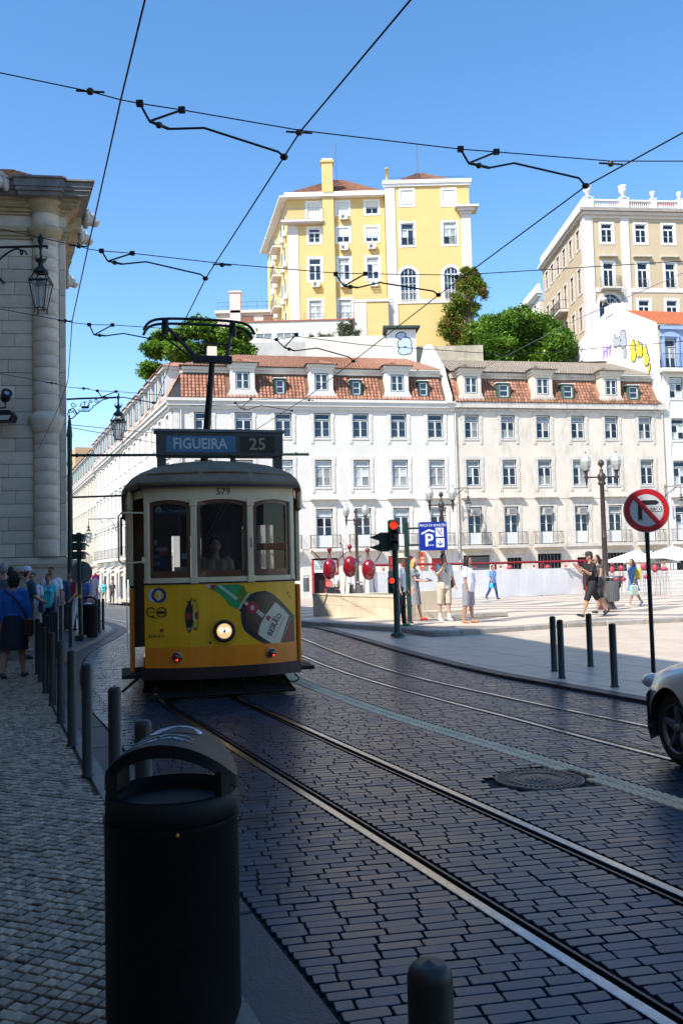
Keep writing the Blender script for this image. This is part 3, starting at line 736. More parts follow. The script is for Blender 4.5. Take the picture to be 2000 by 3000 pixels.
b = MB(); b.box(XA0 - .3, XA1 + .05, -0.12, 0.3, 13.3, 13.55); b.box(XA0 - .4, XA1 + .05, -0.3, 0.3, 13.55, 13.85); b.box(XA0 - .45, XA1 + .05, -0.42, 0.3, 13.85, 14.06)
b.build('cornice', M['plaster_white'], A)
rm = random.Random(3)
for i, x in enumerate(BAYS_A):
    tp = rm.choice([0, 0, 1])
    for k, (z0, z1) in enumerate((ROW3, ROW2, ROW1)):
        if k == 0: pm = M['pane'] if i >= 2 else (lambda q, i=i: M['pane_grey'] if q == 0 and i == 1 else M['pane_black'])
        elif k == 1: pm = lambda q: M['pane_pale'] if (q == 0 or rm.random() < .6) else M['pane_grey']
        else: pm = lambda q: M['pane_pale'] if q == 0 else M['pane_black']
        window(A, x, z0, 1.26, z1 - z0, 'D' if k == 2 else 'A', pm=pm)
        surround(A, x, z0, 1.26, z1 - z0, M['stone_trim'], hood=(k == 2), sill=(k != 2))
    balcony(A, x, 3.0, 2.3, M['stone_trim'], M['iron'])
# shop fronts
for (a, c, zb, zt, nm) in ((-2.3, -0.3, GB, 2.3, 'bank'), (3.5, 5.4, GB, 2.35, 'red'), (6.85, 8.05, 0, 2.1, 'red')):
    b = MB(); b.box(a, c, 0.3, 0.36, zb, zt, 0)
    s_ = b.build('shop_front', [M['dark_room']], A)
    if nm == 'bank':
        q = MB(); q.box(a + .02, a + .14, 0.02, 0.1, zb, zt - .1); q.box(c - .14, c - .02, 0.02, 0.1, zb, zt - .1); q.build('red_jamb', M['red_paint'], s_)
        q = MB(); q.box(a + .14, c - .14, 0.04, 0.12, 1.25, 2.15); q.build('fascia_sign', mat('pale_sign', (0.6, 0.7, 0.68), 0.4), s_, label='pale shop sign with dark green lettering')
        vs, fs = text_geo('banco', 0.62, 'LEFT'); q = MB(); q.add([(a + .2 + x, 0.035, 1.66 + y) for x, y in vs], fs); q.build('lettering', plain('sign_green', (0.02, 0.12, 0.1)), s_)
        q = MB(); q.box(-1.35, -0.75, 0.08, 0.14, 0.2, 1.0); q.box(-1.35, -0.75, 0.08, 0.14, -0.95, 0.05); q.build('poster', mat('red_white_poster', (0.55, 0.1, 0.1), 0.5, 0, 0.8, 2.5), s_)
    else:
        q = MB(); q.box(a + .05, c - .05, 0.04, 0.14, zt - 1.1, zt - .05); q.build('awning_panel', M['red_paint'], s_)
b = MB(); b.box(5.85, 6.25, -0.25, -0.05, 1.35, 2.6); o = b.build('blade_sign', mat('orange_sign', (0.75, 0.12, 0.02), 0.4), A, label='upright orange shop sign on the white wall')
for k in range(3): b = MB(); b.box(5.95, 6.15, -0.255, -0.2505, 1.5 + k * .3, 1.62 + k * .3); b.build('sign_mark', M['white_sign'], o)
for i, x in enumerate(BAYS_A[:-1]):                    # stone piers of the ground floor
    b = MB(); b.box(x + 1.1, x + 1.85, -0.035, 0.0, GB, 2.55); b.build('stone_pier', M['stone_trim'], A)
ND = [-7.15, -1.32, 4.5]
z1, y1, ze, zr = roof_mansard(A, XA0 + .6, 8.2, [(d, 1.12) for d in ND] + [(-4.4, .42), (1.36, .42), (6.58, .42)], 1.8, M['clay_old'], M['clay_pale'], 14.1, M['clay'], left_hip=True, right_step=True)
for d in ND: dormer(A, d, 14.12, 1.75, M['plaster_white'], M['clay_pale'])
for d in (-4.4, 1.36, 6.58): skylight(A, d, 14.12, 0.84, 1.25, M['dark_green'])
b = MB()                                               # hipped left end of the roof
tiled_quad(b, (XA0 + .5, 9, ze), (XA0 + .5, y1 - .5, ze), (XA0 + 5, 4.2, zr), (XA0 + 5, 6, zr)); b.build('hip_roof', M['clay_pale'], A, kind='stuff')
b = MB(); tiled_quad(b, (XA0 - .35, 9, 14.07), (XA0 - .35, -.35, 14.07), (XA0 + .6, .85, 16.1), (XA0 + .6, 9, 16.1)); b.build('hip_roof', M['clay'], A, kind='stuff')
b = MB()                                               # the party wall between A and B, rising in steps above the roofs
b.prism([(-0.5, 13.9), (-0.5, 14.4), (0.5, 15.9), (1.0, 16.9), (4.2, 19.6), (5.0, 19.6), (8, 17), (8, 13.9)], 0, 0.42, 0, Matrix.Translation((8.32, 0, 0)) @ Matrix(((0, 0, 1, 0), (1, 0, 0, 0), (0, 1, 0, 0), (0, 0, 0, 1))))
b.build('party_wall', M['plaster_white'], A)
b = MB(); b.box(-9.5, -8.8, 2.6, 3.3, 17, 18.6); b.build('chimney', M['plaster_cream'], A)

# --- building B: old cream, six bays
B = thing('townhouse', 'weathered cream townhouse with dry grass growing along its gutter', 'building', (0, 65, 0), TH)
XB0, XB1 = 8.95, 26.75
holes = []
for x in BAYS_B:
    for z0, z1 in (ROW3, ROW2, ROW1): holes.append((x - .585, x + .585, z0, z1))
gb = [(9.35, 11.5, GB, 2.25), (12.9, 14.1, GB, 2.0), (15.4, 17.4, GB, 2.25), (18.7, 19.8, GB, 1.9), (21.3, 23.0, GB, 2.2), (24.2, 26, GB, 2.2)]
b = MB(); wall(b, XB0, XB1, GB, 13.35, holes + gb); b.box(XB0, XB1, -0.03, 0, 6.55, 6.66); b.build('wall', M['plaster_cream'], B)
b = MB(); b.box(XB0, XB1, -0.1, 0.3, 13.35, 13.55); b.box(XB0, XB1 + .05, -0.35, 0.3, 13.6, 14.0); b.build('cornice', M['stone_old'], B)
rm = random.Random(5)
for i, x in enumerate(BAYS_B):
    for k, (z0, z1) in enumerate((ROW3, ROW2, ROW1)):
        pm = (lambda q: M['pane_grey'] if q == 0 else (M['pane_black'] if rm.random() < .75 else M['pane_grey']))
        if k == 2: pm = lambda q, i=i: (M['pane_grey'] if q == 0 else M['pane_black'])
        window(B, x, z0, 1.17, z1 - z0, 'D' if k == 2 else 'A', pm=pm, frame_m=mat('worn_green_paint', (0.03, 0.05, 0.05), 0.6) if 'worn_green_paint' not in bpy.data.materials else bpy.data.materials['worn_green_paint'])
        surround(B, x, z0, 1.17, z1 - z0, M['stone_old'], hood=(k == 2), sill=(k != 2))
    if i != 3: balcony(B, x, 2.98, 2.3, M['stone_old'], M['iron'])
    else:
        b = MB(); b.box(-1.5, 1.5, -0.12, 0, -.22, 0); b.build('balcony_slab', M['stone_old'], B, loc=(x, 0, 2.98))
    if i < 4:
        b = MB(); b.box(-0.33, 0.33, -0.3, 0.1, 0, 0.5); ac = b.build('air_conditioner', mat('grey_ac', (0.42, 0.41, 0.38), 0.6) if 'grey_ac' not in bpy.data.materials else bpy.data.materials['grey_ac'], B, loc=(x + .02, 0, 5.3))
        q = MB(); [q.box(-0.28, 0.28, -0.306, -0.3, .06 + j * .07, .1 + j * .07) for j in range(6)]; q.build('grille', M['galv'], ac)
for k, (a, c, zb, zt) in enumerate(gb):
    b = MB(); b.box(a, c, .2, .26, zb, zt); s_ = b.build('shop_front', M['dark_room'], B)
    if k == 0:
        q = MB(); [q.box(a, c, .16, .2, zb + j * .12, zb + .1 + j * .12) for j in range(int((zt - zb) / .12))]; q.build('shutter', mat('grey_shutter', (0.12, 0.13, 0.13), .5), s_)
    elif k in (1, 2, 4, 5):
        q = MB(); n_ = int((c - a) / .3); [q.box(lerp(a, c, (j + 1) / (n_ + 1)) - .02, lerp(a, c, (j + 1) / (n_ + 1)) + .02, .12, .16, zb, zt) for j in range(n_)]; q.box(a, c, .12, .16, .9, .96); q.build('grille', M['galv'], s_)
    q = MB(); ring(q, a - .2, c + .2, zb - .1, zt + .22, .2, -.04, .02); q.build('stone_frame', M['stone_old'], B)
NDB = [10.37, 16.26, 22.1]
SKB = [13.07, 18.43, 24.09]
z1, y1, ze, zr = roof_mansard(B, XB0 + .1, 26.2, [(d, 1.05) for d in NDB] + [(d, .5) for d in SKB], 1.7, M['clay_old'], M['clay_grey'], 14.05, M['clay_old'], ridge_y=4.0, right_step=True, up_m=M['stone_old'])
for d in NDB: dormer(B, d, 14.07, 1.6, M['plaster_cream'], M['clay_grey'], 1.0, 1.32)
for d in SKB: skylight(B, d, 14.12, 1.0, 1.2, mat('faded_green', (0.06, 0.12, 0.09), .7) if 'faded_green' not in bpy.data.materials else bpy.data.materials['faded_green'])
b = MB(); gr = random.Random(9)                        # dry grass along the gutter
clumps = [(gr.uniform(9.5, 26.4), gr.uniform(.08, .22)) for _ in range(60)] + [(c + gr.gauss(0, .5), gr.uniform(.3, .6)) for c in (11.7, 12.2, 13.3, 16, 17.4, 17.9, 20.6, 21.2, 22.5, 23.6, 24.5, 25.6) for _ in range(9)]
for cx, hh in clumps:
    for _ in range(26):
        x = cx + gr.gauss(0, .14); y = gr.uniform(-.38, -.15); a_ = gr.gauss(0, .45); l_ = hh * gr.uniform(.5, 1.1); d_ = gr.gauss(-.1, .2)
        b.add([(x - .012, y, 14.02), (x + .012, y, 14.02), (x + math.sin(a_) * l_, y + d_ * l_, 14.02 + l_ * math.cos(a_))], [(0, 1, 2)])
b.build('dry_grass', mat('dry_grass', (0.3, 0.17, 0.07), .9, 0, .3, 5, rnd=.4), B, kind='stuff', label='dry brown grass growing in the gutter')

for x_, r_t in ((26.55, B), (9.05, B), (-11.6, A)):
    b = MB(); b.tube([(x_, -.1, GB), (x_, -.1, 13.3)], .06, 6); b.build('downpipe', M['stone_old'], r_t)
# --- building C: white with a pale blue mansard and a tall gable towards B
Cb = thing('townhouse', 'white townhouse at the right edge with blue attic storey and graffiti on its gable', 'building', (0, 65, 0), TH)
XC0, XC1 = 26.75, 44
M['attic_blue'] = mat('pale_blue_render', (0.3, 0.4, 0.62), .7, 0, .08, 3)
cx = [28.0, 31.0, 34.0, 37, 40]
holes = []
for x in cx: holes += [(x - .62, x + .62, 14.6, 16.35), (x - .62, x + .62, 11.2, 12.95), (x - .62, x + .62, 7.55, 9.5), (x - .62, x + .62, 3.0, 5.85), (x - .9, x + .9, GB, 2.2)]
b = MB(); wall(b, XC0, XC1, GB, 16.9, holes); b.box(XC0, XC0 + .5, -.05, 0, GB, 16.9)
b.build('wall', M['plaster_white'], Cb)
for x in cx:
    for z0, z1 in ((14.6, 16.35), (11.2, 12.95), (7.55, 9.5), (3.0, 5.85)):
        window(Cb, x, z0, 1.24, z1 - z0, 'D' if z0 < 4 else 'A', pm=lambda q: M['pane_pale'] if rm.random() < .45 else M['pane_black']); surround(Cb, x, z0, 1.24, z1 - z0, M['plaster_white'] if z0 > 10 else M['stone_trim'], hood=z0 < 4, sill=z0 > 4)
    balcony(Cb, x, 2.98, 2.3, M['stone_trim'], M['iron'])
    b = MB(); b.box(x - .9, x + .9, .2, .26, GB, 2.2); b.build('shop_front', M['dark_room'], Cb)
b = MB(); b.box(XC0 - .2, XC1, -.55, .2, 16.7, 17.0); b.build('attic_slab', M['stone_trim'], Cb)
r_ = MB(); [r_.tube([(XC0 - .1, -.5, z), (XC1, -.5, z)], .02, 4) for z in (17.1, 18.15)]
for k in range(70): r_.tube([(XC0 - .1 + k * .16, -.5, 17.0), (XC0 - .1 + k * .16, -.5, 18.15)], .012, 4)
r_.build('railing', M['iron'], Cb)
b = MB(); wall(b, XC0 + .35, XC1, 16.95, 20.4, [(x - .55, x + .55, 17.2, 19.65) for x in cx], .55, .2); b.box(XC0 + .3, XC1, .3, .7, 20.4, 20.75); b.build('attic_wall', M['attic_blue'], Cb)
for x in cx:
    window(Cb, x, 17.2, 1.1, 2.45, 'A', y=.65, pm=lambda q: M['pane_pale'] if rm.random() < .5 else M['pane'])
    b = MB(); b.box(-.75, -.57, .4, .56, -.2, 2.6); b.box(.57, .75, .4, .56, -.2, 2.6); b.prism([(-.95, 2.6), (.95, 2.6), (.8, 2.75), (.4, 2.95), (0, 3.02), (-.4, 2.95), (-.8, 2.75)], -.56, -.38, 0, Matrix.Rotation(R(90), 4, 'X')); b.build('window_surround', M['attic_blue'], Cb, loc=(x, 0, 17.2))
M['gable_white'] = mat('gable_whitewash', (0.8, 0.78, 0.75), .85, 0, .04, .8, stain=.08, stcol=(.6, .58, .52))
# gable wall facing left, rising above the roof of B
gab = [(-0.1, 13.4), (0.1, 16.9), (0.3, 20.9), (1.0, 21.25), (5.4, 23.45), (7.3, 24.05), (12.7, 22.7), (15.5, 21.0), (15.5, 13.4)]
b = MB(); b.prism(gab, 0, .4, 0, Matrix.Translation((XC0 - .42, 0, 0)) @ Matrix(((0, 0, 1, 0), (1, 0, 0, 0), (0, 1, 0, 0), (0, 0, 0, 1))))
b.build('gable_wall', M['gable_white'], Cb)
b = MB(); tiled_quad(b, (XC0 - .1, .25, 20.78), (XC1, .25, 20.78), (XC1, 6.5, 23.75), (XC0 - .1, 6.5, 23.75)); b.build('roof', mat('new_clay_tile', (0.5, 0.15, 0.06), .75, 0, .15, 5, rnd=.1), Cb, kind='stuff')
b = MB(); b.box(XC0 - .5, XC0 + 1.3, 6.3, 7.8, 23.4, 24.35); b.build('roof_box', M['gable_white'], Cb)
# ---------------------------------------------------------------- graffiti on the gable (flat paint on the wall)
def gpaint(parent, name, polys, m, ox, off):             # polys in (depth, height) of the gable
    b = MB()
    for k, p in enumerate(polys): b.add([(ox - off - 0.0004 * k, y, z) for y, z in p], [tuple(range(len(p)))[::-1]])
    return b.build(name, m, parent, kind='stuff')
def blob(cy, cz, ry, rz, n=14, rot=0.0): return [(cy + ry * math.cos(a) * math.cos(rot) - rz * math.sin(a) * math.sin(rot), cz + ry * math.cos(a) * math.sin(rot) + rz * math.sin(a) * math.cos(rot)) for a in [2 * math.pi * k / n for k in range(n)]]
gx = XC0 - .42
blk = plain('black_spray', (0.02, 0.02, 0.025), .8); yel = plain('yellow_spray', (0.75, 0.62, 0.06), .8); gry = plain('silver_spray', (0.42, 0.44, 0.47), .6); pur = plain('purple_spray', (0.3, 0.15, 0.6), .8)
Y_ = [(3.5, 19.75, .38, .5), (3.4, 18.95, .42, .55), (2.65, 19.25, .27, .7), (2.25, 19.1, .27, .6), (1.6, 18.75, .3, .5), (1.45, 18.1, .4, .5), (1.2, 17.15, .12, .35), (1.02, 17.35, .1, .25)]
gpaint(Cb, 'graffiti_outline', [blob(a - .04, c - .02, r1 + .1, r2 + .1) for a, c, r1, r2 in Y_], blk, gx, 0.004)
gpaint(Cb, 'graffiti_fill', [blob(*q) for q in Y_], yel, gx, 0.010)
G_ = [(5.9, 20.7, .55, .3, .5), (5.9, 20.7, .55, .3, -.5), (5.0, 21.1, .5, .38, 0), (4.9, 20.4, .55, .45, 0), (4.75, 19.5, .2, .5, 0), (6.35, 20.9, .2, .6, 0)]
gpaint(Cb, 'graffiti_outline', [blob(a, c, r1 + .09, r2 + .09, 9, q) for a, c, r1, r2, q in G_], blk, gx, 0.005)
gpaint(Cb, 'graffiti_fill', [blob(a, c, r1, r2, 9, q) for a, c, r1, r2, q in G_], gry, gx, 0.011)
P_ = [[(8.6 - k * .28, 19.8 - k * .0), (8.45 - k * .28, 19.8), (8.25 - k * .28 + (k % 2) * .3, 21.1 - .1 * (k % 3)), (8.4 - k * .28 + (k % 2) * .3, 21.1)] for k in range(6)] + [[(8.3, 20.3), (6.9, 20.6), (6.9, 20.75), (8.3, 20.45)]]
gpaint(Cb, 'graffiti_fill', P_, pur, gx, 0.006)

# ---------------------------------------------------------------- the hill and what stands on it
b = MB(); xs = [-15, -10, -6, 10, 30, 70]; ys = [78, 84, 92, 110, 140]
def hz(x, y):
    base = 15.0 if x < -8 else 19.5
    return base + max(0, min(1, (y - 82) / 10)) * (1.5 if x < -8 else 4.2)
for i in range(len(xs) - 1):
    for j in range(len(ys) - 1): b.quad(*[(x, y, hz(x, y)) for x, y in ((xs[i], ys[j]), (xs[i + 1], ys[j]), (xs[i + 1], ys[j + 1]), (xs[i], ys[j + 1]))])
b.build('hillside', mat('hill_earth', (0.2, 0.17, 0.12), .95, 0, .3, 1), kind='structure')

M['yellow'] = mat('yellow_render', (0.66, 0.47, 0.19), .85, 0, .05, .6, .05, 20, stain=.12, stcol=(.6, .42, .14))
M['pale_stone'] = mat('pale_pink_stone', (0.66, 0.6, 0.56), .8, 0, .07, 2, stain=.2, stcol=(.5, .46, .42))
M['roller'] = mat('white_roller_shutter', (0.72, 0.71, 0.69), .6, 0, .04, 3)
M['green_sash'] = plain('green_sash', (0.03, 0.09, 0.08), .5)
def shuttered(root, x, z, w_, h, open_=0.0):           # window with a roller shutter drawn down, the lower part open
    b = MB(); ring(b, -w_ / 2 - .22, w_ / 2 + .22, -.2, h + .2, .22, -.04, .04, 0, .18); s_ = b.build('window_surround', M['white_paint'], root, loc=(x, 0, z))
    b = MB(); n = int((h * (1 - open_)) / .12); [b.box(-w_ / 2, w_ / 2, .05, .07 + .012 * (k % 2), h - (k + 1) * .12, h - k * .12 - .008) for k in range(n)]
    b.build('shutter', M['roller'], s_)
    if open_: 
        for q in (-1, 1):
            o = link('pane', pane_mesh(w_ / 2 - .1, h * open_ - .06, M['pane_black']), s_, (q * w_ / 4, .1, h * open_ / 2))
        b = MB(); ring(b, -w_ / 2, w_ / 2, 0, h * open_, .05, .06, .12); b.box(-.03, .03, .06, .12, .05, h * open_); b.build('sash', M['white_paint'], s_)
def framed(root, x, z, w_, h, pm=None, fm=None, rail=False, sm_=None):
    b = MB(); ring(b, -w_ / 2 - .22, w_ / 2 + .22, -.2, h + .2, .22, -.04, .02, 0, .18); b.build('window_surround', M['white_paint'], root, loc=(x, 0, z))
    o = window(root, x, z, w_, h, 'A', y=.06, frame_m=fm or M['white_paint'], sash_m=sm_, pm=pm)
    if rail:
        r_ = MB(); [r_.tube([(-w_ / 2 - .1, -.1, zz), (w_ / 2 + .1, -.1, zz)], .018, 4) for zz in (.15, .35, .6, .8)]; [r_.tube([(xx, -.1, .1), (xx, -.1, .85)], .015, 4) for xx in (-w_ / 2 - .1, -w_ / 4, 0, w_ / 4, w_ / 2 + .1)]; r_.build('railing', M['iron'], o)
def ac_unit(root, x, z, y=0.0):
    b = MB(); b.bbox(-.4, .4, -.42, -.1, 0, .58, .02); a = b.build('air_conditioner', M['white_paint'], root, loc=(x, y, z))
    b = MB(); b.lathe([(.2, 0), (.2, .02), (.17, .02), (.15, .005), (.03, .005), (.03, .02), (0, .02)], 12, 0, Matrix.Translation((-.1, -.42, .29)) @ Matrix.Rotation(R(90), 4, 'X')); b.build('fan_grille', M['galv'], a)
    b = MB(); b.box(-.35, -.3, -.4, 0, -.05, 0); b.box(.3, .35, -.4, 0, -.05, 0); b.build('bracket', M['galv'], a)

YB = thing('apartment_building', 'tall yellow apartment building with white pilasters on the hill', 'building', (0, 88, 0))
b = MB(); HZ = 18
# left block
lw = []
for z0, z1 in ((37.3, 39.1),): lw += [(-2.75, -1.35, 37.1, 39.0), (0.3, 1.5, 37.7, 39.0), (3.25, 4.55, 37.7, 39.0)]
for x in (-2.05, .9, 3.85): lw += [(x - .62, x + .62, 34.8, 36.3), (x - .62, x + .62, 30.85, 33.15)]
for x in (-2.1, .9): lw.append((x - .62, x + .62, 26.7, 28.8))
wall(b, -4.75, 5.2, HZ, 39.5, lw, 0, .2)
L_ = 15.0; ex_ = (-4.75 - .223 * L_, L_)
b.quad((-4.75, 0, HZ), (-4.75, 0, 39.5), (ex_[0], L_, 39.5), (ex_[0], L_, HZ)); b.quad((5.2, 0, HZ), (5.2, 14, HZ), (5.2, 14, 39.5), (5.2, 0, 39.5))
b.build('wall', M['yellow'], YB)
b = MB(); b.box(-1.15, 0.0, -.5, 0, HZ, 39.4); b.build('chimney_breast', M['yellow'], YB)
b = MB(); b.bbox(-1.15, 0, -.52, .5, 39.9, 43.2, .03); b.box(-1.25, .1, -.62, .6, 43.0, 43.2); b.box(-1.1, -.05, -.45, .4, 43.2, 43.45, 1); b.build('chimney', [M['yellow'], M['white_paint']], YB)
b = MB(); b.prism([(-5.5, -.7), (5.2, -.7), (5.2, 1), (-5.6, 15.4), (-9.0, 15.4)], 39.4, 39.55); b.prism([(-5.0, -.35), (5.2, -.35), (5.2, .1), (-5.0, .1)], 39.55, 40.0); b.prism([(-5.02, -.35), (-4.75, -.2), (-8.0, 15), (-8.3, 15)][::-1], 39.55, 40.0); b.build('cornice', M['white_paint'], YB)
b = MB(); tiled_quad(b, (-4.8, -.1, 40.0), (5.2, -.1, 40.0), (1.0, 4, 43.1), (0, 4, 43.1)); tiled_quad(b, (-8, 14, 40), (-4.8, -.1, 40), (0, 4, 43.1), (0, 8, 43.1)); tiled_quad(b, (5.2, -.1, 40), (5.2, 12, 40), (1, 8, 43.1), (1, 4, 43.1)); b.build('roof', M['clay_old'], YB, kind='stuff')
b = MB(); b.box(-4.76, -3.7, -.06, 0, HZ, 36.7); b.build('pilaster', M['pale_stone'], YB)
shuttered(YB, -2.05, 37.1, 1.3, 1.9); shuttered(YB, .9, 37.7, 1.2, 1.3); shuttered(YB, 3.9, 37.7, 1.25, 1.3, .5)
framed(YB, -2.05, 34.8, 1.2, 1.5); shuttered(YB, .9, 34.8, 1.24, 1.5, .42); shuttered(YB, 3.85, 34.8, 1.24, 1.5, .3)
for x in (-2.05, .9, 3.85): framed(YB, x, 30.85, 1.24, 2.3, pm=lambda q: M['pane_pale'] if rm.random() < .6 else M['pane'])
for x in (-2.1, .9): framed(YB, x, 26.7, 1.24, 2.1, pm=lambda q: M['pane_pale'] if rm.random() < .8 else M['pane'], fm=M['green_sash'])
for x, z in ((1.0, 37.05), (.95, 33.85), (3.8, 33.9), (-2.0, 30.1), (.9, 30.0), (3.9, 30.0)): ac_unit(YB, x, z)
o = balcony(YB, -3.25, 37.0, 4.3, M['pale_stone'], M['galv'], .75, 1.2, 26, scroll=False)
r_ = MB(); [r_.tube([(-3.3, -.35, z), (1.75, -.35, z)], .02, 4) for z in (27.0, 27.35)]; [r_.tube([(-3.3 + k * .5, -.35, 26.6), (-3.3 + k * .5, -.35, 27.35)], .015, 4) for k in range(11)]; r_.build('railing', M['galv'], YB)
# side wall: balconies, air conditioners and narrow windows
sd = Vector((-.223, 1, 0)).normalized(); sang = math.atan2(-.223, 1)
side_e = link('side_wall_fittings', None, YB, (-4.75, 0, 0), (0, 0, math.atan2(sd.y, sd.x) + math.pi))
# local x runs from the back corner to the front corner, outside is -y
for k, z in enumerate((36.2, 33.0, 29.6, 26.0)):
    b = MB(); b.box(-7.4, -4.9, -.9, 0, z, z + .18); bo = b.build('balcony', M['pale_stone'], side_e)
    r_ = MB(); [r_.tube([(-7.4, 0, zz), (-7.4, -.88, zz), (-4.9, -.88, zz), (-4.9, 0, zz)], .02, 4) for zz in (z + .3, z + 1.2)]; [r_.tube([(-7.4 + q * .25, -.88, z + .18), (-7.4 + q * .25, -.88, z + 1.2)], .014, 4) for q in range(11)]; r_.build('railing', M['galv'], bo)
    for xx in (-2.0, -4.0, -9.0, -12):
        b = MB(); b.box(xx - .5, xx + .5, -.06, .0, z + .3, z + 2.3); wo = b.build('window', M['white_paint'], side_e); b = MB(); b.box(xx - .38, xx + .38, -.07, -.061, z + .42, z + 2.18); b.build('pane', M['pane'], wo)
    for xx in (-1.2, -3.1, -8.2, -10.5):
        b = MB(); b.bbox(xx - .4, xx + .4, -.42, -.05, z - .3, z + .25, .02); b.build('air_conditioner', M['white_paint'], side_e)
# right block stands a little forward
RB = link('right_wing', None, YB, (0, -1, 0))
b = MB(); rw = [(6.85, 8.05, 38.1, 39.65), (11.1, 12.3, 38.0, 39.6), (6.75, 8.05, 33.9, 36.2), (11.0, 12.35, 33.9, 36.2)]
ra = [(6.55, 8.15, 28.2, 31.55), (10.95, 12.35, 28.2, 31.5)]
wall(b, 5.25, 13.75, HZ, 40.0, rw + ra, 0, .2); b.quad((5.25, 0, HZ), (5.25, 0, 40), (5.25, 14, 40), (5.25, 14, HZ)); b.quad((13.75, 0, HZ), (13.75, 14, HZ), (13.75, 14, 40), (13.75, 0, 40)); b.build('wall', M['yellow'], RB)
for x0_, x1_, zt in ((5.22, 6.22, 40.0), (12.85, 13.8, 37.0)):
    b = MB(); b.box(x0_, x1_, -.08, 0, HZ, zt); b.build('pilaster', M['pale_stone'], RB)
b = MB(); b.box(12.7, 13.95, -.2, 0, 37.0, 37.25); b.box(12.5, 14.2, -.45, .3, 37.25, 37.55); b.box(12.2, 14.6, -.7, 1.5, 37.55, 37.75); b.build('capital', M['pale_stone'], RB)
b = MB(); b.box(5.1, 13.9, -.18, .3, 40.0, 40.25); b.box(5.0, 14.0, -.3, .5, 40.25, 40.6); b.build('cornice', M['white_paint'], RB)
b = MB(); b.box(5.22, 12.85, -.07, 0, 27.9, 28.3); b.build('belt_course', M['pale_stone'], RB)
b = MB(); tiled_quad(b, (5.6, .6, 40.6), (13.6, .6, 40.6), (9.5, 4.5, 43.4), (9, 4.5, 43.4)); b.build('roof', M['clay_old'], RB, kind='stuff')
shuttered(RB, 7.45, 38.1, 1.2, 1.55); shuttered(RB, 11.7, 38.0, 1.2, 1.6)
for x in (7.4, 11.68): framed(RB, x, 33.9, 1.3, 2.3, fm=M['green_sash'], rail=True, pm=lambda q: M['pane_pale'] if rm.random() < .4 else M['pane'])
for x, w_ in ((7.35, 1.6), (11.65, 1.4)):              # arched windows
    h = 3.35; r = w_ / 2; b = MB(); cz = h - r
    arch = [(r * math.cos(a), cz + r * math.sin(a)) for a in [math.pi * k / 12 for k in range(13)]]
    outa = [((r + .3) * math.cos(a), cz + (r + .3) * math.sin(a)) for a in [math.pi * k / 12 for k in range(13)]]
    for k in range(12): b.add([(arch[k][0], -.05, arch[k][1]), (outa[k][0], -.05, outa[k][1]), (outa[k + 1][0], -.05, outa[k + 1][1]), (arch[k + 1][0], -.05, arch[k + 1][1])], [(0, 1, 2, 3)])
    b.box(-r - .3, -r, -.05, .02, 0, cz); b.box(r, r + .3, -.05, .02, 0, cz)
    so_ = b.build('window_surround', M['white_paint'], RB, loc=(x, 0, 28.2))
    b = MB(); b.add([(p[0] * .97, .03, p[1]) for p in arch] + [(-r, .03, cz), (-r, .03, h), (r, .03, h), (r, .03, cz)], []); 
    for k in range(12):
        b.add([(arch[k][0], -.049, arch[k][1]), (arch[k + 1][0], -.049, arch[k + 1][1]), (arch[k + 1][0], -.049, h + .02), (arch[k][0], -.049, h + .02)], [(0, 1, 2, 3)], 0)
    b.v = b.v[17:] if len(b.v) > 17 else b.v; b.f = [[i - 17 for i in f] for f in b.f]; b.build('spandrel', M['white_paint'], so_)
    b = MB(); b.box(-.04, .04, .05, .12, 0, h); b.box(-r, r, .05, .12, cz - .05, cz + .05); [b.box(sg * r * .5 - .02, sg * r * .5 + .02, .06, .11, 0, h * .95) for sg in (-1, 1)]; [b.box(-r, r, .06, .11, zz - .02, zz + .02) for zz in (.9, 1.75)]; ring(b, -r, r, 0, h, .07, .05, .14); b.build('sash', M['white_paint'], so_)
    for i in range(4):
        for j, (za, zc_) in enumerate(((.05, .88), (.92, 1.73), (1.77, cz - .05), (cz + .05, h - .05))):
            o = link('pane', pane_mesh(w_ / 4 - .05, zc_ - za, M['pane']), so_, (-r + (i + .5) * w_ / 4, .09, (za + zc_) / 2), (random.uniform(-.01, .01), 0, random.uniform(-.01, .01)))
    r_ = MB(); [r_.tube([(-r, -.12, zz), (r, -.12, zz)], .02, 4) for zz in (.05, 1.0)]; [r_.tube([(-r + q * w_ / 9, -.12, 0), (-r + q * w_ / 9, -.12, 1.0)], .014, 4) for q in range(10)]; r_.build('railing', M['white_paint'], so_)
b = MB(); b.lathe([(.16, 40.4), (.16, 42.0), (.2, 42.0), (.2, 42.1), (0, 42.1)], 10, 0, Matrix.Translation((5.5, .3, 0))); b.build('flue', M['yellow'], RB)
for x, z0, z1 in ((.35, 41, 46.3), (8.9, 41.4, 46.0)):
    b = MB(); b.tube([(x, 2, z0), (x, 2, z1)], .045, 5); b.build('antenna', M['galv'], YB)
r_ = MB(); [r_.tube([(5.5, .4, z), (13.6, .4, z), (13.6, 8, z)], .02, 4) for z in (41.2, 41.6)]; [r_.tube([(5.5 + k * 1.62, .4, 40.5), (5.5 + k * 1.62, .4, 41.6)], .02, 4) for k in range(6)]; r_.build('roof_railing', M['galv'], YB)
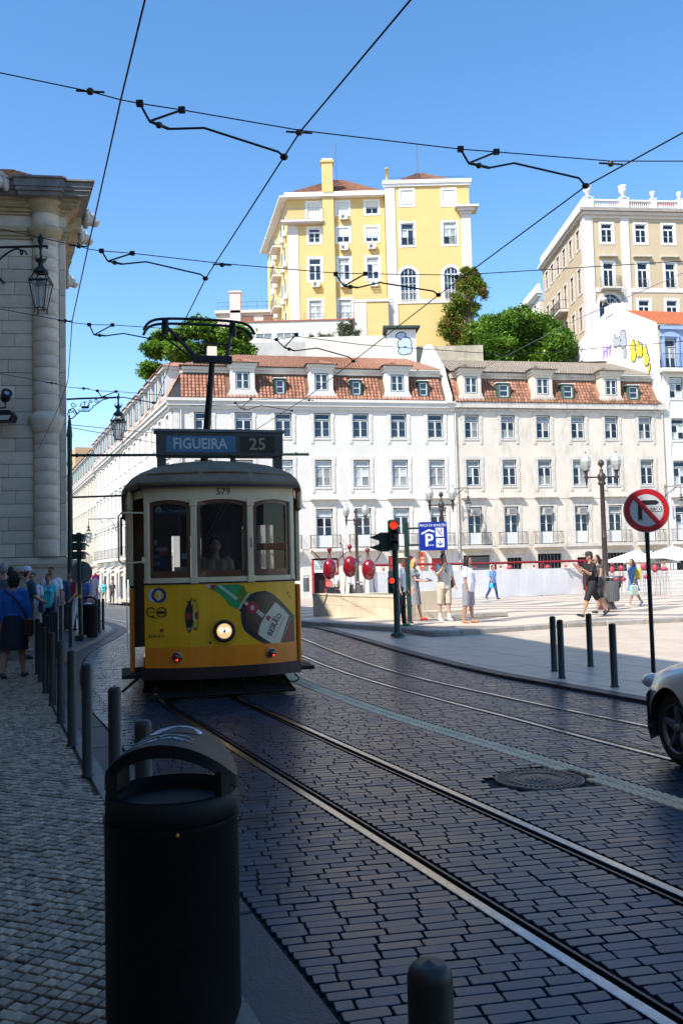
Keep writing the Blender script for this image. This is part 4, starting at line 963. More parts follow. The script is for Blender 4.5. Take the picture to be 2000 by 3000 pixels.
# low annexe in front with a balcony
b = MB(); b.box(1.85, 3.0, -1.7, -1.0, HZ, 28.1, 1); b.box(3.0, 5.2, -1.65, -1.0, HZ, 28.0, 0); b.box(1.8, 5.24, -1.75, -1, 28.0, 28.25, 1); b.build('annexe', [M['yellow'], M['pale_stone']], YB)
r_ = MB(); [r_.tube([(1.9, -1.65, z), (5.2, -1.65, z)], .025, 4) for z in (28.4, 28.7, 29.0, 29.3)]; [r_.tube([(1.9 + k * .55, -1.65, 28.25), (1.9 + k * .55, -1.65, 29.3)], .018, 4) for k in range(7)]; r_.build('railing', mat('yellow_rail', (.6, .45, .2), .6), YB)

# beige building on the right
M['beige'] = mat('beige_render', (0.52, 0.41, 0.27), .85, 0, .06, .7, .05, 20, stain=.2, stcol=(.4, .33, .24))
BG = thing('apartment_building', 'beige apartment building with white balustrade and stone urns on its roof', 'building', (24.2, 88, 0), R(6.2))
bx = [3.8, 7.45, 10.45, 13.5, 16.5, 19.5]
holes = [(x - .62, x + .62, 34.2, 36.2) for x in bx] + [(x - .55, x + .55, 29.5, 32.1) for x in bx] + [(x - .62, x + .62, 25.9, 28.2) for x in bx[1:]]
b = MB(); wall(b, 1.4, 22, 18, 37.0, holes, 0, .2); b.build('wall', M['beige'], BG)
for x0_, x1_ in ((1.38, 2.3), (5.3, 6.15)):
    b = MB(); b.box(x0_, x1_, -.1, 0, 18, 37.0); b.build('pilaster', M['pale_stone'], BG)
b = MB(); b.box(1.38, 22, -.07, 0, 36.75, 37.05); b.box(1.2, 22, -.35, .2, 37.05, 37.35); b.build('cornice', M['pale_stone'], BG)
b = MB(); b.box(.95, 22, -.6, .2, 37.35, 37.7); b.build('cornice_top', mat('sooty_stone', (.34, .31, .28), .9, 0, .3, 3, stain=.7, stcol=(.1, .09, .08), stscale=(3, 3, 3)), BG)
b = MB(); b.box(1.38, 22, -.06, 0, 29.0, 29.45); b.build('belt_course', M['pale_stone'], BG)
for x in bx:
    framed(BG, x, 34.2, 1.2, 2.0, pm=M['pane_black']); framed(BG, x, 29.5, 1.1, 2.6, pm=M['pane_black'])
    b = MB(); b.box(-1.0, 1.0, -.4, 0, 0, .14); b.build('window_hood', M['stone_old'], BG, loc=(x, 0, 32.65))
    if x > 5:
        framed(BG, x, 25.9, 1.2, 2.3, pm=M['pane_black'])
        r_ = MB(); [r_.tube([(-.55, -.12, z), (.55, -.12, z)], .02, 4) for z in (.05, .85)]; [r_.tube([(-.55 + q * .11, -.12, 0), (-.55 + q * .11, -.12, .85)], .012, 4) for q in range(11)]; r_.build('railing', M['iron'], BG, loc=(x, 0, 29.5))
balcony(BG, 3.85, 29.4, 2.1, M['stone_old'], M['iron'], .8, 1.05, 12)
# arched doorway below the balcony
b = MB(); r = 1.15; az = 27.6
outa = [((r + .35) * math.cos(a), (r + .35) * math.sin(a)) for a in [math.pi * k / 12 for k in range(13)]]; ina = [(r * math.cos(a), r * math.sin(a)) for a in [math.pi * k / 12 for k in range(13)]]
for k in range(12): b.add([(ina[k][0], -.12, ina[k][1]), (outa[k][0], -.12, outa[k][1]), (outa[k + 1][0], -.12, outa[k + 1][1]), (ina[k + 1][0], -.12, ina[k + 1][1])], [(0, 1, 2, 3)])
b.box(-r - .35, -r, -.12, 0, -4, 0); b.box(r, r + .35, -.12, 0, -4, 0); ar = b.build('arched_portal', M['pale_stone'], BG, loc=(3.8, 0, az))
b = MB(); b.add([(p[0], -.05, p[1]) for p in ina] , [tuple(range(13))]); b.box(-r, r, -.05, 0, -3, 0); b.build('portal_glass', M['pane_black'], ar)
b = MB(); [b.tube([(.7 * r * math.cos(a), -.07, .7 * r * math.sin(a)) for a in [math.pi * k / 10 for k in range(11)]], .04, 4) for _ in (0,)]; [b.tube([(0, -.07, 0), (r * math.cos(a), -.07, r * math.sin(a))], .03, 4) for a in (R(45), R(90), R(135))]; b.build('fanlight_bars', M['white_paint'], ar)
b = MB(); b.ball((0, 0, 0), .33, 12); b.build('globe_lamp', M['frost'], BG, loc=(2.95, -.6, 28.0))
# balustrade
b = MB()
for x0_, x1_ in ((2.4, 5.2), (6.2, 8.6), (9.2, 11.5), (12.1, 15), (15.6, 18.6), (19.2, 22)):
    b.box(x0_, x1_, -.25, .0, 37.7, 37.85); b.box(x0_, x1_, -.28, .03, 38.5, 38.65)
    n_ = int((x1_ - x0_) / .2)
    for k in range(n_): b.lathe([(.05, 37.85), (.085, 38.02), (.04, 38.25), (.06, 38.42), (.05, 38.5)], 6, 0, Matrix.Translation((lerp(x0_, x1_, (k + .5) / n_), -.12, 0)), caps=False)
b.build('balustrade', M['white_paint'], BG, kind='stuff')
for x0_, x1_, u in ((1.4, 2.4, 1), (5.2, 6.2, 1), (8.6, 9.2, .6), (11.5, 12.1, .6), (15, 15.6, .6), (18.6, 19.2, .6)):
    b = MB(); b.box(x0_, x1_, -.32, .3, 37.7, 38.75); b.box(x0_ - .05, x1_ + .05, -.36, .34, 38.75, 38.85); pd = b.build('roof_pedestal', M['white_paint'], BG)
    s_ = u; b = MB(); b.lathe([(.45 * s_, 0), (.3 * s_, .18 * s_), (.12 * s_, .3 * s_), (.12 * s_, .42 * s_), (.34 * s_, .62 * s_), (.4 * s_, .95 * s_), (.34 * s_, 1.05 * s_), (.45 * s_, 1.2 * s_), (.45 * s_, 1.32 * s_), (.3 * s_, 1.36 * s_)], 14); b.build('urn', M['white_paint'], pd, loc=((x0_ + x1_) / 2, 0, 38.85))
b = MB(); tiled_quad(b, (2.5, .8, 38.4), (22, .8, 38.4), (22, 6, 41), (8.5, 6, 41)); b.build('roof', mat('orange_clay_tile', (.55, .18, .07), .75, 0, .12, 4, rnd=.1), BG, kind='stuff')
# its left side, running straight back
c0 = Matrix.Rotation(R(6.2), 4, 'Z') @ Vector((1.4, 0, 0)) + Vector((24.2, 88, 0))
def side_building(nm, root, c, dirv, L, zs, ztop, wm, nwin, rows, sw=1.1, cornm=None):
    ang = math.atan2(dirv[1], dirv[0]); e = link(nm, None, root); e.matrix_world = root.matrix_world.inverted() @ (Matrix.Translation(c) @ Matrix.Rotation(ang + math.pi, 4, 'Z'))
    return e
def side_frame(root_loc, root_rz, c, dirv):
    rm_ = (Matrix.Translation(root_loc) @ Matrix.Rotation(root_rz, 4, 'Z')).inverted()
    return rm_ @ Matrix.Translation(c) @ Matrix.Rotation(math.atan2(dirv[1], dirv[0]) + math.pi, 4, 'Z')
def side_wing(root, root_loc, root_rz, c, dirv, L, z0, ztop, wm, xs_, rows, sw, trim, par=1.0, hood=False, pmx=None):
    e = link('side_wing', None, root); e.matrix_basis = side_frame(root_loc, root_rz, c, dirv)     # local x: 0 at the near corner, -L at the back
    b = MB(); wall(b, -L, 0, z0, ztop, [(x - sw / 2, x + sw / 2, a, d) for x in xs_ for a, d in rows], 0, .2); b.box(-L, -1.6, .2, 6, z0, ztop - .1); b.build('wall', wm, e)
    b = MB(); b.box(-L - .3, .25, -.5, .2, ztop + .3, ztop + .65); b.box(-L, .12, -.3, .2, ztop, ztop + .3); b.build('cornice', trim, e)
    if par:
        b = MB(); b.box(-L, 0, -.2, .1, ztop + .65, ztop + .65 + par); b.build('parapet', M['white_paint'], e)
    key = (sw, tuple(rows))
    for a, d in rows:
        bm_ = MB(); ring(bm_, -sw / 2 - .2, sw / 2 + .2, -.2, d - a + .2, .2, -.05, .03, 0); bm_.box(-.04, .04, .06, .1, 0, d - a); bm_.box(-sw / 2, sw / 2, .06, .1, (d - a) * .62, (d - a) * .62 + .07); fm = bm_.mesh('window', trim)
        pm_ = MB(); pm_.box(-sw / 2, sw / 2, .1, .12, 0, d - a); pmm = pm_.mesh('pane', M['pane_black'] if pmx is None else pmx)
        for x in xs_:
            o = link('window', fm, e, (x, 0, a)); link('pane', pmm, o)
    return e
e = side_wing(BG, (24.2, 88, 0), R(6.2), c0, (-.022, 1), 17, 18, 37.0, M['beige'], [-2.2, -4.9, -7.5, -10.0, -12.5, -15], [(34.2, 36.2), (29.5, 32.1), (25.6, 28.0), (21.5, 24)], 1.15, M['pale_stone'])
b = MB(); b.box(-.9, .02, -.1, 0, 18, 37); b.build('pilaster', M['pale_stone'], e)
b = MB(); b.box(-10.5, -6.8, -1.0, 0, 29.0, 29.25); bo = b.build('balcony', M['stone_old'], e)
r_ = MB(); [r_.tube([(-10.5, 0, z), (-10.5, -.95, z), (-6.8, -.95, z), (-6.8, 0, z)], .03, 4) for z in (29.35, 30.3)]; [r_.tube([(-10.5 + q * .2, -.95, 29.25), (-10.5 + q * .2, -.95, 30.3)], .018, 4) for q in range(19)]; r_.build('railing', M['iron'], bo)
# paler house behind it
PH = thing('apartment_building', 'pale cream building receding behind the beige one, long iron balcony', 'building', (c0.x - .6, 106, 0))
b = MB(); b.box(.02, 12, 0, 30, 18, 33.5); b.build('wall', M['plaster_cream'], PH)
e = side_wing(PH, (c0.x - .6, 106, 0), 0, Vector((c0.x - .6, 106, 0)), (-.05, 1), 40, 18, 34.2, M['plaster_white'], [-3, -6.5, -10, -14, -18, -22, -27, -32], [(30.5, 32.6), (26.5, 29)], 1.2, M['white_paint'], .9)
b = MB(); b.box(-14, -1, -1.0, 0, 26.0, 26.25); bo = b.build('balcony', M['stone_old'], e)
r_ = MB(); [r_.tube([(-14, -.95, z), (-1, -.95, z)], .03, 4) for z in (26.35, 27.4)]; [r_.tube([(-14 + q * .3, -.95, 26.25), (-14 + q * .3, -.95, 27.4)], .02, 4) for q in range(44)]; r_.build('railing', M['iron'], bo)

# low white house, terrace wall, hut, pink chimney house
LW = thing('low_house', 'low white house with a strip of small windows below the yellow building', 'building', (0, 82, 0))
b = MB(); wall(b, -9.4, 1.7, 19, 25.0, [(-7.7, -6.1, 23.35, 23.95), (-5.75, -3.55, 23.35, 23.95)], 0, .15); b.box(-9.4, 1.7, .15, 3, 19, 24.95); b.build('wall', M['plaster_white'], LW)
b = MB(); b.box(-9.5, 1.75, -.1, 3, 25.0, 25.1); b.build('roof_edge', mat('red_edge', (.4, .12, .08), .7), LW)
for x0_, x1_, n_ in ((-7.7, -6.1, 2), (-5.75, -3.55, 3)):
    f = MB(); ring(f, x0_, x1_, 23.35, 23.95, .06, 0, .08); [f.box(lerp(x0_, x1_, k / n_) - .03, lerp(x0_, x1_, k / n_) + .03, 0, .08, 23.35, 23.95) for k in range(1, n_)]; o = f.build('window', M['white_paint'], LW)
    for k in range(n_): link('pane', pane_mesh((x1_ - x0_) / n_ - .08, .48, M['pane_grey']), o, (lerp(x0_, x1_, (k + .5) / n_), .06, 23.65))
b = MB(); b.box(-9.45, 1.6, -.5, 0, 19, 22.9); b.build('terrace', mat('grey_render', (.5, .48, .45), .9, 0, .1, 1, stain=.4), LW)
RW = thing('retaining_wall', 'pale concrete garden wall between the tiled roof and the yellow building', 'wall', (0, 79.5, 0))
b = MB(); b.bbox(-2.9, 4.8, 0, .5, 18.5, 22.75, .05); b.build('wall_panel', mat('pale_concrete', (.62, .57, .5), .9, 0, .08, 1.2, stain=.3), RW)
b = MB(); b.box(7.0, 13.6, 1.5, 2, 18.5, 22.0); b.build('side_panel', mat('stained_concrete', (.42, .37, .28), .9, 0, .25, 1.5, stain=.6), RW)
HT = thing('hut', 'small white rooftop hut with dark flat roof and pale blue graffiti', 'hut', (5.85, 78, 0), R(3))
b = MB(); b.box(-1.25, 1.25, 0, 2.2, 18.5, 22.85); b.build('wall', M['gable_white'], HT)
b = MB(); b.prism([(-1.75, -.5), (1.6, -.5), (1.5, 2.6), (-1.5, 2.6)], 22.9, 23.1); b.box(-1.3, 1.3, 0, 2.2, 22.85, 22.9); b.build('roof', plain('dark_roofing', (.03, .05, .045), .7), HT)
bl = plain('pale_blue_spray', (.45, .55, .72), .8)
for off, gr_, m_ in ((-.004, .09, blk), (-.008, 0, bl)):
    b = MB()
    for cx_, cz_, rx_, rz_, q in ((-.1, 22.3, .42, .26, .2), (.35, 21.7, .5, .4, -.3), (-.1, 21.5, .28, .4, .1), (.1, 20.9, .45, .35, 0), (.6, 21.1, .25, .5, 0)):
        p = blob(cx_, cz_, rx_ + gr_, rz_ + gr_, 12, q); b.add([(x, off - .0002 * cx_, z) for x, z in p], [tuple(range(12))])
    b.build('graffiti', m_, HT, kind='stuff')
PK = thing('house', 'pale pink house with a tall chimney left of the yellow building', 'building', (0, 97, 0))
b = MB(); b.box(-13.4, -6.5, 0, 6, 20, 30.3); b.build('wall', mat('pale_pink_render', (.62, .5, .46), .85), PK)
b = MB(); b.box(-13.6, -6.4, -.3, 6.2, 30.3, 30.6); b.build('roof_slab', M['pale_stone'], PK)
b = MB(); b.bbox(-11.9, -10.7, -.3, .8, 29, 32.6, .03); b.box(-12.0, -10.6, -.4, .9, 32.6, 32.8); b.build('chimney', mat('pink_chimney', (.66, .5, .47), .85), PK)
for x in (-9.9, -7.6): b = MB(); b.box(x - .6, x + .6, -.05, 0, 28.3, 30.0); b.build('shutter', mat('brown_shutter', (.2, .1, .06), .7) if 'brown_shutter' not in bpy.data.materials else bpy.data.materials['brown_shutter'], PK)
r_ = MB(); [r_.tube([(-13.3, 0, z), (-6.5, 0, z)], .025, 4) for z in (31.1, 31.6)]; [r_.tube([(-13.3 + k * 1.1, 0, 30.6), (-13.3 + k * 1.1, 0, 31.6)], .02, 4) for k in range(7)]; r_.build('railing', M['galv'], PK)

# ---------------------------------------------------------------- trees and bushes
def leafmat(nm, col, col2=None, rough=.5):
    m = mat(nm, col, rough, 0, .3, .8, rnd=.45)
    n = m.node_tree.nodes; l = m.node_tree.links; b_ = n['Principled BSDF']; o_ = n['Material Output']
    t_ = n.new('ShaderNodeBsdfTranslucent'); x_ = n.new('ShaderNodeMixShader'); x_.inputs[0].default_value = .4
    l.new(b_.inputs['Base Color'].links[0].from_socket, t_.inputs['Color']); l.new(b_.outputs[0], x_.inputs[1]); l.new(t_.outputs[0], x_.inputs[2]); l.new(x_.outputs[0], o_.inputs['Surface'])
    return m
def leaves(mb, rng, c, r, n, size, mi=0, flat=0.6):
    for _ in range(n):
        d = Vector((rng.gauss(0, .55), rng.gauss(0, .55), rng.gauss(0, .5)))
        p = Vector(c) + Vector((d.x * r[0], d.y * r[1], d.z * r[2]))
        a = Vector((rng.gauss(0, 1), rng.gauss(0, 1), rng.gauss(0, flat))).normalized(); b_ = a.cross(Vector((rng.gauss(0, .5), rng.gauss(0, .5), 1))).normalized()
        s_ = size * rng.uniform(.6, 1.3)
        mb.add([p - a * s_, p + b_ * s_ * .45, p + a * s_, p - b_ * s_ * .45], [(0, 1, 2, 3)], mi)
def tree(nm, label, cat, base, height, clumps, mleaf, size, nleaf, seed, trunk_r=.25, group=None, mats2=None):
    rng = random.Random(seed); root = thing(nm, label, cat, base, 0, group)
    t = MB(); top = Vector((0, 0, height * .75)); 
    t.tube(smooth([(0, 0, -1), (.1, 0, height * .3), (-.1, .1, height * .55), tuple(top)], 5), [trunk_r * (1 - .7 * k / 15) for k in range(16)], 7)
    for c, r in clumps:
        c = Vector(c); s_ = Vector((0, 0, height * rng.uniform(.25, .55))); t.tube(smooth([tuple(s_), tuple(s_.lerp(c, .5) + Vector((0, 0, .3))), tuple(c)], 4), [trunk_r * .45 * (1 - .75 * k / 8) for k in range(9)], 5)
    t.build('trunk', mat('bark', (.1, .075, .05), .9, 0, .3, 5, .4, 12) if 'bark' not in bpy.data.materials else bpy.data.materials['bark'], root)
    b = MB()
    for k, (c, r) in enumerate(clumps):
        n = int(nleaf * r[0] * r[1] ** .5 * r[2])
        for q in range(16):            # sub-clumps give light and dark tufts
            d = Vector((rng.gauss(0, 1), rng.gauss(0, 1), rng.gauss(0, 1))).normalized()
            cc = Vector(c) + Vector((d.x * r[0], d.y * r[1], d.z * r[2])) * rng.uniform(.35, .95)
            leaves(b, rng, cc, (r[0] * .4, r[1] * .4, r[2] * .4), n // 16, size, 0 if mats2 is None else rng.choice([0, 0, 1]))
    b.build('crown', [mleaf] + ([mats2] if mats2 else []), root, kind='stuff')
    return root
rg = random.Random(11)
lf1 = leafmat('bright_leaves', (.17, .3, .03)); lf2 = leafmat('dark_leaves', (.09, .19, .022)); lf3 = leafmat('reddish_leaves', (.24, .19, .05)); pink = leafmat('pink_flowers', (.5, .08, .25))
cl = [((x, rg.uniform(-1, 1), z), (r, r, r * .55)) for x, z, r in ((-3.6, 5.2, 1.5), (-4.2, 3.4, 1.3), (-2.6, 6.4, 1.5), (-1.2, 4.6, 1.8), (.2, 6.9, 1.7), (1.8, 6.2, 1.8), (3.4, 6.0, 1.5), (2.6, 4.2, 1.8), (.4, 3.4, 1.6), (-2.6, 2.4, 1.3), (-3.0, 1.2, 1.1), (4.0, 4.6, 1.3), (-1.0, 2.0, 1.2))]
tree('tree', 'feathery green tree behind the pantograph, left of the white roof', 'tree', (-12.3, 76, 15.9), 6.5, cl, lf1, .2, 2300, 5, .22, mats2=lf2)
cl = [((x, rg.uniform(-1, 1), z), (r, r, r * .85)) for x, z, r in ((-3.4, 2.6, 1.7), (-1.8, 3.6, 1.7), (0, 3.4, 1.9), (1.8, 3.2, 1.8), (3.4, 2.2, 1.6), (4.3, .9, 1.2), (0, 1.2, 2.2), (-3, .8, 1.9), (2.6, .6, 1.9))]
tree('tree', 'broad dense green tree between the yellow and the beige building', 'tree', (18, 84, 21.2), 4, cl, lf2, .2, 2600, 6, .25, mats2=lf1)
cl = []
for _ in range(40):
    z = rg.uniform(.3, 8.8); f = 1 - z / 11; x = rg.uniform(-2.6 * f * (z > 2.2) - .6, 1.9 * f + .9); r = rg.uniform(.6, 1.15) * (.6 + .5 * f)
    cl.append(((x, rg.uniform(-.4, .4), z), (r, r * .6, r)))
tree('climbing_plant', 'climbing plant with pink flowers on the corner of the yellow building', 'plant', (13.0, 85.4, 22), 7, cl, leafmat('ivy_leaves', (.19, .27, .035)), .15, 2600, 8, .12, mats2=lf3)
cl = [((x, 0, z), (r, r * .6, r * .8)) for x, z, r in ((-1.6, .5, .7), (-.8, .6, .6), (0, .5, .6), (1.4, 1.0, .8), (1.8, 1.8, .7), (1.2, 1.7, .6), (2.3, .9, .6))]
tree('shrub', 'small grey green shrub growing above the garden wall', 'plant', (-.6, 80.6, 22.3), 1.8, cl, leafmat('grey_leaves', (.13, .16, .08)), .1, 3000, 9, .05)
# ---------------------------------------------------------------- left: stone corner building, the tall block out of frame that shades the street, the long wing
M['ashlar'] = mat('limestone_ashlar', (0.62, 0.53, 0.42), .8, 0, .12, 3, .15, 14, rnd=.13, stain=.55, stcol=(.2, .185, .165), stscale=(1.2, 1.2, 2.2))
M['ashlar_bounce'] = mat('bounce_warmed_limestone', (0.42, 0.33, 0.2), .85, 0, .2, 2, .2, 14, rnd=.1, stain=.5, stcol=(.16, .13, .1), stscale=(2, 2, 1))  # warm bounce light below the cornice put into the stone colour
M['ashlar_black'] = mat('dark_limestone', (0.2, 0.19, 0.18), .85, 0, .3, 3, .25, 14, stain=.7, stcol=(.06, .06, .06), stscale=(2, 2, 1))  # cornice stone, much darker than the wall, with blackish blotches
SB = thing('stone_building', 'weathered limestone corner building with half column and heavy cornice', 'building', (-8.6, 27.5, 0), R(8))
sdir = Vector((-.25, .968)); sn = Vector((.968, .25))
def foot(p, x0=-9):            # outline of front and right side pushed out by p
    c = sn * p; # point on the side line offset; intersect with y = -p
    t = (-p - c.y) / sdir.y; cx = c.x + sdir.x * t
    e = c + sdir * 20
    return [(x0, -p), (cx, -p), (e.x, e.y), (x0, e.y)]
b = MB(); b.prism(foot(-.02), -.6, 13.2); b.build('wall_core', mat('old_mortar', (.18, .165, .145), .95, 0, .2, 8), SB)
rb = random.Random(21)
def block(x0, x1, z0, z1, y0=-.0, m=None):
    b = MB(); g_ = .006; b.bbox(x0 + g_ - (x0 + x1) / 2, x1 - g_ - (x0 + x1) / 2, -.004 - rb.uniform(0, .008), .05, z0 + g_ - (z0 + z1) / 2, z1 - g_ - (z0 + z1) / 2, .012)
    b.build('stone_block', m or M['ashlar'], SB, loc=((x0 + x1) / 2, y0, (z0 + z1) / 2))
zc = 2.22; ci = 0
while zc < 12.3:
    zn = min(zc + .415, 12.32)
    if 12.32 - zn < .2: zn = 12.32
    x = -1.02; first = (.55, .95, .75, 1.05)[ci % 4]
    while x > -4.6:
        wd = first if x == -1.02 else rb.uniform(.75, 1.15); block(x - wd, x, zc, zn); x -= wd
    zc = zn; ci += 1
# column drums, half round
zc = 2.22; dr = [.55, .43, .42, .4, .44, .42, .41, .43, .42]
k = 0
while zc < 12.3:
    hh = dr[k % len(dr)]; zn = min(zc + hh, 12.32)
    if not (6.0 < zc < 6.75):
        b = MB(); n_ = 14; r = .41; vs = []; g_ = .004
        for z_, rr_ in ((zc + g_, r - .006), (zc + .015, r), (zn - .015, r), (zn - g_, r - .006)):
            for q in range(n_ + 1): a = math.pi + math.pi * q / n_; vs.append((rr_ * math.cos(a), rr_ * .8 * math.sin(a), z_ - zc))
        fs = [(i * (n_ + 1) + q, i * (n_ + 1) + q + 1, (i + 1) * (n_ + 1) + q + 1, (i + 1) * (n_ + 1) + q) for i in range(3) for q in range(n_)]
        b.add(vs, fs, 0, None, True); b.build('column_drum', M['ashlar'], SB, loc=(-.61, .02, zc))
    zc = zn; k += 1
    if 5.75 < zc < 6.2: zc = 6.12
    if 6.1 < zc < 6.8 and k > 0:
        prof = [(.41, 0), (.43, .02), (.43, .06), (.47, .1), (.5, .2), (.5, .26), (.54, .3), (.54, .36), (.56, .4), (.57, .5), (.52, .55), (.45, .6), (.41, .66)]
        b = MB(); vs = [];
        for r, z_ in prof:
            for q in range(17): a = math.pi + math.pi * q / 16; vs.append((r * math.cos(a), r * .85 * math.sin(a), z_))
        b.add(vs, [(i * 17 + q, i * 17 + q + 1, (i + 1) * 17 + q + 1, (i + 1) * 17 + q) for i in range(len(prof) - 1) for q in range(16)], 0, None, True); b.build('column_band', M['ashlar'], SB, loc=(-.61, .02, 6.1)); zc = 6.76
zc = 2.22
while zc < 12.3:
    zn = min(zc + .83, 12.32); block(-.2, .0, zc, zn, -.03); zc = zn
b = MB(); b.prism(foot(.12), -.6, 1.9); b.prism(foot(.2), 1.9, 1.98); b.prism(foot(.26), 1.98, 2.1); b.prism(foot(.16), 2.1, 2.2); b.build('plinth_moulding', M['ashlar'], SB)
for i in range(6):               # plinth stones
    for j in range(3):
        x0_ = -4.5 + i * .8 + (.35 if j % 2 else 0); x1_ = min(x0_ + .8, .13)
        if x1_ > x0_ + .1: b = MB(); b.bbox(x0_ + .005, x1_ - .005, -.135, -.1, .05 + j * .62, .05 + (j + 1) * .62 - .01, .01); b.build('plinth_stone', M['ashlar'], SB)
b = MB()
for z0_, z1_, p in ((12.32, 12.42, .05), (12.42, 12.55, .1), (12.55, 12.7, .16)): b.prism(foot(p), z0_, z1_)
b.build('astragal', M['ashlar_bounce'], SB)
def halfring(prof, nm, m, z):
    b = MB(); vs = []
    for r, z_ in prof:
        for q in range(17): a = math.pi + math.pi * q / 16; vs.append((r * math.cos(a), r * .85 * math.sin(a), z_))
    b.add(vs, [(i * 17 + q, i * 17 + q + 1, (i + 1) * 17 + q + 1, (i + 1) * 17 + q) for i in range(len(prof) - 1) for q in range(16)], 0, None, True); b.build(nm, m, SB, loc=(-.61, .02, z))
halfring([(.41, 0), (.5, .05), (.52, .15), (.58, .2), (.58, .34), (.5, .38), (.44, .4)], 'column_astragal', M['ashlar_bounce'], 12.3)
halfring([(.43, 0), (.43, .42)], 'column_neck', M['ashlar'], 12.7)
halfring([(.44, 0), (.48, .03), (.48, .1), (.54, .14), (.58, .22), (.66, .27), (.7, .34), (.7, .4)], 'column_capital', M['ashlar_bounce'], 13.1)
b = MB(); b.prism(foot(.02), 12.7, 13.1); b.build('frieze', M['ashlar'], SB)
b = MB()
for z0_, z1_, p in ((13.1, 13.18, .1), (13.18, 13.28, .18), (13.28, 13.33, .3), (13.33, 13.45, .34), (13.45, 13.55, .42)): b.prism(foot(p), z0_, z1_)
b.build('cornice_bed', M['ashlar_bounce'], SB)
b = MB()
for z0_, z1_, p in ((13.55, 13.68, .62), (13.68, 13.78, .68), (13.78, 13.95, .72), (13.95, 14.0, .8)): b.prism(foot(p), z0_, z1_)
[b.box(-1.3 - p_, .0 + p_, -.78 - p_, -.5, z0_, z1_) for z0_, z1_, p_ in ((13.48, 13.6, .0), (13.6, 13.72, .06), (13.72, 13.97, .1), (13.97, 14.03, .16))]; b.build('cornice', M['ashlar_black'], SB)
for k in range(14):              # brackets under the cornice of the right side
    q = sdir * (1.2 + k * 1.1) + sn * .2; b = MB(); b.box(-.25, .25, -.16, .16, -.42, 0); b.build('cornice_bracket', M['ashlar_bounce'], SB, loc=(q.x + .15, q.y, 13.56), rot=(0, 0, math.atan2(sdir.y, sdir.x) + R(90)))
def lion(loc, rz):               # carved animal head spout
    b = MB(); b.ball((0, -.05, .02), (.2, .22, .2), 12); b.ball((0, -.22, -.06), (.14, .14, .1), 10); b.ball((0, -.2, -.15), (.11, .12, .05), 8)
    for sg in (-1, 1): b.ball((sg * .2, .02, .15), (.09, .06, .1), 8); b.ball((sg * .09, -.2, .08), .035, 6); b.ball((sg * .24, .02, -.05), (.1, .1, .16), 8)
    for q in range(9): a = R(-20 + q * 27.5); b.ball((.26 * math.cos(a), .04, .02 + .26 * math.sin(a)), (.09, .08, .09), 7)
    b.build('lion_head', mat('pale_carved_stone', (.5, .47, .42), .8, 0, .3, 8, .3, 20) if 'pale_carved_stone' not in bpy.data.materials else bpy.data.materials['pale_carved_stone'], SB, loc=loc, rot=(0, 0, rz), scale=(1.2, 1.2, 1.2))
lion((-1.95, -.78, 13.8), 0)
for k in (1.6, 3.4, 8.5): q = sdir * k + sn * .95; lion((q.x - .1, q.y, 13.75), math.atan2(sn.y, sn.x) + R(90))
b = MB(); f_ = foot(.75); tiled_quad(b, (-9, -.5, 14.02), (f_[1][0] - 1.3, -.5, 14.02), (-1.9, 1.2, 15.1), (-9, 1.2, 15.1), .25, .35); tiled_quad(b, (f_[1][0] - .5, .3, 14.02), (f_[2][0] - .3, f_[2][1], 14.02), (-6, 18, 15.2), (-1.9, 1.2, 15.1), .25, .35); b.build('tiled_roof', mat('orange_roof_tile', (.6, .2, .06), .7, 0, .15, 5, rnd=.2), SB, kind='stuff')
# floodlights on its wall
def flood(px, py, nm, lab, big):
    p = at(px, py, 26.7)
    t = thing(nm, lab, 'floodlight', (p.x, p.y, p.z))
    if big:
        b = MB(); b.prism([(-.35, -.18), (.3, -.18), (.36, .0), (.24, .16), (-.35, .16)], -.2, .2, 0, Matrix.Rotation(R(90), 4, 'X')); b.build('housing', M['iron'], t)
        b = MB(); b.quad((-.34, -.21, -.14), (.22, -.21, -.14), (.3, -.21, .0), (-.34, -.21, .0)); b.build('lens', M['frost'], t)
        b = MB(); b.tube([(-.1, .15, 0), (-.1, .75, -.05)], .04, 6); b.build('arm', M['iron'], t)
    else:
        Mx = Matrix.Rotation(R(35), 4, 'Z') @ Matrix.Rotation(R(60), 4, 'X')
        b = MB(); b.lathe([(.1, -.2), (.15, -.12), (.16, .14), (.17, .16), (.15, .16)], 14, 0, Mx); b.build('housing', M['iron'], t)
        b = MB(); b.lathe([(.145, .15), (0, .17)], 14, 0, Mx); b.build('lens', M['steel'], t)
        b = MB(); b.tube([(-.05, .05, -.15), (-.05, .1, -.34), (-.4, .1, -.36), (-.4, .8, -.36)], .025, 5); b.build('bracket', M['iron'], t)
flood(18, 1160, 'floodlight', 'small round black spotlight on the stone wall', False)
flood(12, 1220, 'floodlight', 'square black floodlight on the stone wall under the spotlight', True)

